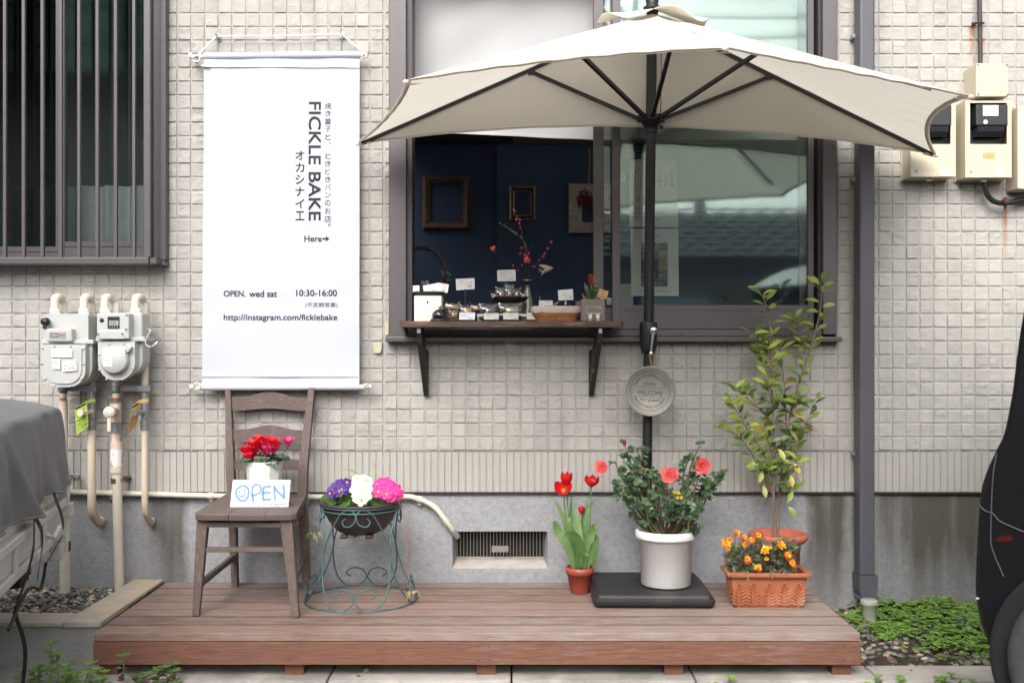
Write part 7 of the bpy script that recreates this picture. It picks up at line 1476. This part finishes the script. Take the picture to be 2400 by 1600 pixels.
# ================================================================ VEHICLES
def truck():
    t = thing('small_truck', 'small white truck with its bed under a grey tarpaulin parked at the left', 'truck', V(-3.0, -1.3, -.12))
    P0, P1 = V(X(150, 3.72), 3.72-DW, 0), V(-1.03, -2.75, 0); ax = (P1-P0).normalized(); L = 1.42; out = V(ax.y, -ax.x, 0)
    if out.x < 0: out = -out
    q = lambda s, o, z: P0+ax*s+out*o+V(0, 0, z)
    TAR = mat('grey_tarp', (.155, .155, .160), .55, 0, .06, 5, .15, 30); TW_ = mat('truck_white', (.58, .57, .53), .4, 0, .1, 8, .03, 40, coat=.15)
    zt, zh = Zp(950, 3.75), Zp(1127, 3.72)
    m = MB()
    # right side face, rounded ridge, then the top running left
    def f(u, v):
        s = u*L; hem_ = zh+.018*(s/L)*0-.004*sin(s*9)+.028*max(0, 1-abs(s-.62)/.25)*-1; k = .012*sin(s*13+v*3)*(1-v)+.007*sin(s*31-v*5)*(1-v)+.024*max(0, 1-abs(s-(.62+(v)*.35))/.07)*(1-v)-.016*max(0, 1-abs(s-(.50+v*.1))/.07)*(1-v)+.018*max(0, 1-abs(s-(.25-v*.15))/.05)*(1-v)
        if v < .7: w_ = v/.7; return q(s, .012*(1-w_)+k-.014*w_**3, hem_+(zt-.014-hem_)*w_)
        w_ = (v-.7)/.3; return q(s, -.014-.06*w_-1.85*w_**2.2, zt-.014+.014*min(1, w_*5)**.5+.12*max(0, w_-.1))
    m.grid(f, 70, 34)
    # rear face towards the wall
    m.grid(lambda u, v: f(0, v*.78)-out*(1.9*u)-ax*(.020*sin(pi*v)*min(1, u*12)), 24, 14)
    part(t, 'tarpaulin', m, TAR)
    m = MB(); m.tube([f(i/70, 0)+out*.003 for i in range(71)], .004, 6); part(t, 'tarp_hem', m, TAR)
    # bed side in stepped white panels
    m = MB()
    def side(z0_, z1_, o0, o1, s0=0.0, s1=L, bev=.004): 
        c_ = q((s0+s1)/2, (o0+o1)/2, (z0_+z1_)/2); m.box(c_, (s1-s0, o1-o0, z1_-z0_), Matrix((ax, out, V(0, 0, 1))).transposed(), bev)
    zb_ = Zp(1250, 3.72); side(zh-.055, zh+.03, -.06, -.012); side(zh-.085, zh-.055, -.06, .010); side(zb_+.03, zh-.088, -.06, -.006); side(zb_, zb_+.028, -.055, .004)
    for s_ in (.35, .75, 1.2): side(zb_+.02, zh-.09, -.006, .006, s_, s_+.03)
    part(t, 'bed_side', m, TW_)
    m = MB(); side(zb_-.065, zh+.05, -.045, .014, -.040, .016); side(Zp(1209, 3.72), Zp(1180, 3.72), -.02, .026, -.05, .02); part(t, 'corner_post', m, TW_)
    m = MB(); side(zb_-.075, zb_-.02, -.03, .008, .05, .095); part(t, 'rear_stay', m, TW_)
    m = MB(); side(zb_-.066, zb_-.03, -.02, .018, -.036, -.004); part(t, 'rubber_stop', m, BLACKP)
    m = MB(); side(-.0+zb_-.02, zb_+.0, -1.95, -.07, .0, L); part(t, 'bed_floor', m, mat('chassis_black', (.012, .012, .012), .7))
    m = MB(); side(zb_-.13, zb_-.045, -.5, -.09, .12, .26); part(t, 'mud_guard', m, bpy.data.materials['chassis_black'])
    m = MB(); side(zb_-.115, zb_-.06, -.14, -.085, .105, .125); part(t, 'tail_lamp', m, mat('lamp_red', (.35, .035, .01), .25))
    m = MB(); side(zb_-.2, zb_-.021, -1.9, -.5, .35, L-.35); part(t, 'chassis', m, bpy.data.materials['chassis_black'])
    m = MB(); m.tube([q(.36, .006, zb_+.06), q(.36, .03, zb_+.05), q(.30, .035, zb_+.075)], .008, 8); m.lathe([(0, -.004), (.022, -.004), (.024, .002)], q(.36, .0, zb_+.055), 18, R=out.to_track_quat('Z', 'Y').to_matrix() @ Matrix.Rotation(pi, 3, 'X')); part(t, 'latch', m, TW_)
    ST_ = mat('black_strap', (.012, .012, .014), .7)
    for a_, b_, c_ in (((.30, .018, zh+.0), (.20, .03, zb_+.05), (.155, -.03, zb_-.07)), ((.62, .02, zh-.02), (.70, .03, zb_+.06), (.78, .0, zb_-.08)), ((.62, .02, zh-.02), (.55, .03, zh-.10), (.47, -.0, zb_-.06))):
        m = MB(); pts = cat([q(*a_), q(*b_), q(*c_)], 6); m.ribbon(pts, .020, out); m.ribbon([p+out*.002 for p in pts], .020, out); part(t, 'strap', m, ST_)
    m = MB(); m.tube(cat([q(.16, -.03, zb_-.07), q(.3, -.02, zb_-.12), q(.6, .0, zb_-.06), q(.9, .01, zb_-.10)], 6), .005, 6); m.tube(cat([q(.78, .0, zb_-.08), q(.74, .02, zb_-.20), q(.70, .0, zb_-.36), q(.72, .0, zb_-.42)], 6), [.006]*19, 6); part(t, 'strap_tail', m, ST_)
    # wheel near the front, well below the bed
    m = MB(); c_ = q(.20, -.85, .15); Rw = (-ax).to_track_quat('Z', 'Y').to_matrix(); m.lathe([(.10, .05), (.17, .06), (.25, .055), (.27, .03), (.27, -.05), (.25, -.075), (.1, -.07)], c_, 36, R=Rw); wv_ = part(t, 'wheel', m, mat('tyre_black', (.018, .018, .018), .8)); m = MB(); m.lathe([(0, .04), (.06, .045), (.16, .03), (.17, .055)], c_, 28, R=Rw); part(wv_, 'rim', m, STEEL)
    m = MB(); side(.25, 1.45, -3.2, -2.0, .0, L, .06); part(t, 'cab', m, TW_)
truck()
m = MB(); m.prism([V(X(-40, 3.62), -.49, .12), V(X(18, 3.58), -.53, .125), V(X(66, 3.72), -.43, .125), V(X(30, 3.78), -.40, .12)], (0, 0, .008)); solo('white_board', m, WHITE, 'small white board lying on the gravel behind the low wall', 'board')
def car():
    CB = mat('car_black', (.006, .006, .0075), .38, 0, 0, coat=0, spec=.2); phi = radians(37); D0 = 2.76; x0_ = X(2281, D0)
    t = thing('black_car', 'black minivan with only its left end and a wheel showing at the right picture edge', 'car', V(1.6, -1.0, -.125))
    P0 = V(x0_, D0-DW, 0); ax = V(cos(phi), -sin(phi), 0); inn = V(sin(phi), cos(phi), 0); WD = 1.1
    q = lambda s, i, z: P0+ax*s+inn*i+V(0, 0, z)
    def at(px, py, i=0):
        """point of the near side that lies on that photo direction"""
        d0 = D0+i*cos(phi); x_ = x0_+i*sin(phi); s = ((px-1200)*d0-F*x_)/(F*cos(phi)+(px-1200)*sin(phi)); return q(s, i, Zp(py, d0-s*sin(phi)))
    def sz(px, py): p = at(px, py); return ((p-P0).dot(ax), p.z)
    prof = [sz(*p) for p in ((2281, 1405), (2281, 1330), (2285, 1250), (2292, 1160), (2307, 1105), (2330, 1055), (2347, 1018), (2360, 960), (2370, 900), (2378, 830), (2391, 745), (2404, 685), (2428, 590), (2462, 500))]+[(.75, 1.55), (2.5, 1.58), (2.7, .8), (2.7, .1), (1.2, .02), (.5, .03), (.2, .06)]+[sz(*p) for p in ((2338, 1535), (2312, 1508), (2296, 1475))]
    pts = cat([V(a, 0, b) for a, b in prof], 5, closed=True); n = len(pts); cen = V(1.1, 0, .85); m = MB()
    ys = [(.0, .985), (.01, .995), (.03, 1.0), (WD*.5, 1.0), (WD-.03, .99), (WD, .96)]; vs = []
    for i_, k in ys:
        for p in pts: e_ = (p-cen)*k+cen; vs.append(q(e_.x, i_, e_.z))
    fs = [(j*n+i, (j+1)*n+i, (j+1)*n+(i+1) % n, j*n+(i+1) % n) for j in range(len(ys)-1) for i in range(n)]
    m.add(vs, fs, 0, True); m.add(vs[:n], [tuple(range(n))]); m.add(vs[-n:], [tuple(range(n))[::-1]]); part(t, 'body', m, CB)
    m = MB(); m.prism([q(s_, -.003, z_) for s_, z_ in ((.52, .98), (.70, 1.46), (2.30, 1.48), (2.38, .98))], inn*.02); part(t, 'side_window', m, mat('tinted_glass', (.012, .014, .016), .06, 0, 0))
    m = MB()
    for s_ in (.98, 1.78): m.tube([q(s_, -.001, .30), q(s_, -.001, .97)], .0025, 5)
    part(t, 'door_seam', m, bpy.data.materials['arch_black'] if 'arch_black' in bpy.data.materials else BLACKP)
    m = MB(); m.box(q(1.66, -.012, .86), (.14, .02, .03), Matrix((ax, inn, V(0, 0, 1))).transposed(), .006); part(t, 'door_handle', m, CB)
    wc = at(2590, 1566, -.02); Rw = (-inn).to_track_quat('Z', 'Y').to_matrix(); rt = abs(at(2348, 1566, -.05).x-at(2590, 1566, -.05).x)/cos(phi)*.93
    m = MB(); m.lathe([(.0, .012), (rt*1.15, .012), (rt*1.2, .016), (rt*1.22, .006)], wc, 56, R=Rw); part(t, 'wheel_arch', m, mat('arch_black', (.004, .004, .004), .8))
    m = MB(); m.lathe([(rt*.67, .03), (rt*.73, .055), (rt*.9, .062), (rt*.97, .050), (rt, .03), (rt, .013)], wc, 56, R=Rw); w_ = part(t, 'wheel', m, mat('car_tyre', (.040, .040, .041), .8, 0, .2, 60)); m = MB(); m.lathe([(0, .035), (.03, .04), (.04, .034), (rt*.655, .022), (rt*.68, .045), (rt*.71, .05)], wc, 48, R=Rw); RIM = mat('rim_silver', (.40, .41, .43), .3, .8, 0)
    for k in range(5): a = k*1.2566+.5; m.beam(wc+Rw @ V(.02*cos(a), .02*sin(a), .042), wc+Rw @ V(rt*.655*cos(a), rt*.655*sin(a), .046), .034, .014, Rw @ V(0, 0, 1), bev=.004)
    part(w_, 'rim', m, [RIM])
    m = MB(); m.tube(cat([at(2336, 1062, -.002), at(2327, 1120, -.002), at(2322, 1250, -.002), at(2327, 1290, -.002), at(2352, 1350, -.002)], 5), .0016, 6); part(t, 'bumper_seam', m, mat('seam_grey', (.07, .075, .08), .4))
    m = MB(); m.prism([at(x, y, -.003) for x, y in ((2330, 1268), (2345, 1256), (2372, 1254), (2374, 1266), (2352, 1270))], inn*.006); part(t, 'tail_lamp', m, mat('lamp_dark_red', (.05, .006, .006), .25))
    m = MB(); m.tube(cat([at(2291, 1180, -.002), at(2308, 1196, -.002), at(2328, 1204, -.002), at(2345, 1222, -.002), at(2400, 1246, -.002)], 5), .0022, 6); part(t, 'bumper_seam', m, mat('seam_shade', (.03, .033, .04), .35))
    m = MB(); m.ell(at(2291, 1402, -.002), (.006, .004, .004), 8); part(t, 'marker_lamp', m, mat('lamp_clear', (.3, .3, .32), .2))
car()

# ================================================================ WEEDS
WDM = leafmats('weed', [(.185, .345, .055), (.140, .270, .046), (.24, .39, .08)], .55, .25)
gc = MB()
def clover(p, s_):
    st = rnd(.012, .035); a = rnd(0, 6.28); top = p+V(rnd(-.01, .01), rnd(-.012, .004), st)
    for k in range(random.choice((3, 3, 4, 5))): b_ = a+k*2.1+rnd(-.3, .3); gc.leaf(top, V(cos(b_), sin(b_), rnd(-.1, .3)), V(0, -.25, 1), s_, s_*rnd(.75, .95), rnd(.1, .6), .12, 3, random.choice((0, 0, 1, 1, 2)), pk=.6)
for _ in range(4300):
    x, y = rnd(1.17, 2.5), rnd(-.56, -.02); cx_ = (x-1.82)/.54; cy_ = (y+.22)/.30
    edge = cx_*cx_+cy_*cy_+.25*sin(x*23)*cos(y*31)
    if edge < 1 or (edge < 1.5 and random.random() < .10): clover(V(x, y, bedz(x, y)+.018*max(0, vnoise(np.array(x*14.), np.array(y*14.), 9)-.35)), rnd(.007, .014) if random.random() < .7 else rnd(.015, .022))
for _ in range(90): x = rnd(1.16, 2.3); clover(V(x, rnd(-.62, -.54), .004), rnd(.008, .013))
for _ in range(70):
    x = rnd(1.22, 2.2); clover(V(x, rnd(-.79, -.775), -.12), rnd(.010, .018))
solo('ground_cover', gc, WDM, 'bright green clover like ground cover on the soil bed', 'ground cover', kind='stuff')
def weed(label, px, py, d, h, n, cols, L_, up=True, name='weed'):
    b_ = W(px, py, d); b_.z = -.124; h = Zp(1600-h*1000, d)+.124; t = thing(name, label, 'weed', b_, 'weeds along the kerb'); sm = MB(); lm = MB()
    for k in range(n):
        s_ = b_+V(rnd(-.05, .05)*(n > 2), rnd(-.03, .03), 0); e_ = s_+V(rnd(-.04, .04), rnd(-.03, .03), h*rnd(.6, 1)*(1 if k else 1.05)); P = cat([s_, (s_+e_)/2+V(rnd(-.012, .012), 0, 0), e_], 6); sm.tube(P, .0016, 5); m_ = len(P)
        for j in range(3, m_):
            for _ in range(2): a = rnd(0, 6.28); lm.leaf(P[j], V(cos(a), sin(a), rnd(.1, .6)), V(0, -.3, 1), L_*rnd(.7, 1.1), L_*rnd(.4, .55), rnd(0, .6), .2, 4, random.randrange(len(cols)), wave=.05)
        for q_ in range(4): a = q_*1.57+rnd(0, .5); lm.leaf(P[-1], V(cos(a), sin(a), .5), V(0, -.3, 1), L_*.9, L_*.5, .3, .2, 4, 0)
    part(t, 'stem', sm, mat('weed_stem', (.17, .22, .08), .6)); part(t, 'foliage', lm, cols)
RDW = leafmats('dock', [(.10, .17, .05), (.12, .19, .07), (.16, .04, .06)], .55, .2)
for lab, px, d, top, n, cols, L_ in (('tallest green weed in front of the low block wall', 112, 3.38, 1500, 3, WDM, .032), ('bushy green weed at the foot of the low block wall', 160, 3.37, 1540, 8, WDM, .027), ('low weed tuft at the left picture corner', 40, 3.37, 1555, 8, WDM, .024), ('low weed between the bushy weed and the reddish stemmed weed', 215, 3.38, 1570, 6, WDM, .024),
    ('reddish stemmed weed before the left end of the deck', 312, 3.39, 1535, 3, RDW, .030), ('spreading reddish weed under the deck edge', 376, 3.38, 1562, 8, RDW, .030), ('small weed seedling on the kerb right of the middle', 1703, 3.40, 1578, 3, WDM, .026), ('pale green weed at the kerb left of the car', 2075, 3.39, 1578, 6, WDM, .022), ('low weed at the kerb close to the black car', 2235, 3.39, 1572, 7, WDM, .022)):
    weed(lab, px, 1600, d, (1600-top)/1000, n, cols, L_)

# ================================================================ LITTER ON THE KERB
for lab, px, py, d, c_, L_ in (('curled brown dead leaf on the kerb below the middle of the deck', 835, 1592, 3.47, (.22, .13, .07), .020), ('dry tan leaf on the kerb near the right end of the deck', 2025, 1569, 3.55, (.30, .20, .11), .022), ('small brown leaf on the kerb between the deck and the car', 2132, 1573, 3.53, (.20, .10, .05), .016)):
    m = MB(); p = W(px, py, d); p.z = .003; m.leaf(p, V(1, .4, .15), V(0, -.3, 1), L_, L_*.6, .8, .5, 5); m.leaf(p+V(0, 0, -.001), V(1, .4, .15), V(0, -.3, 1), L_, L_*.6, .8, .5, 5); solo('fallen_leaf', m, mat('dead_leaf', c_, .8, 0, .3, 60), lab, 'leaf')
m = MB(); p = W(858, 1577, 3.52); p.z = .006; m.ell(p, (.011, .009, .008), 10); solo('stone', m, PEB[0], 'single round grey stone under the front edge of the deck', 'stone')
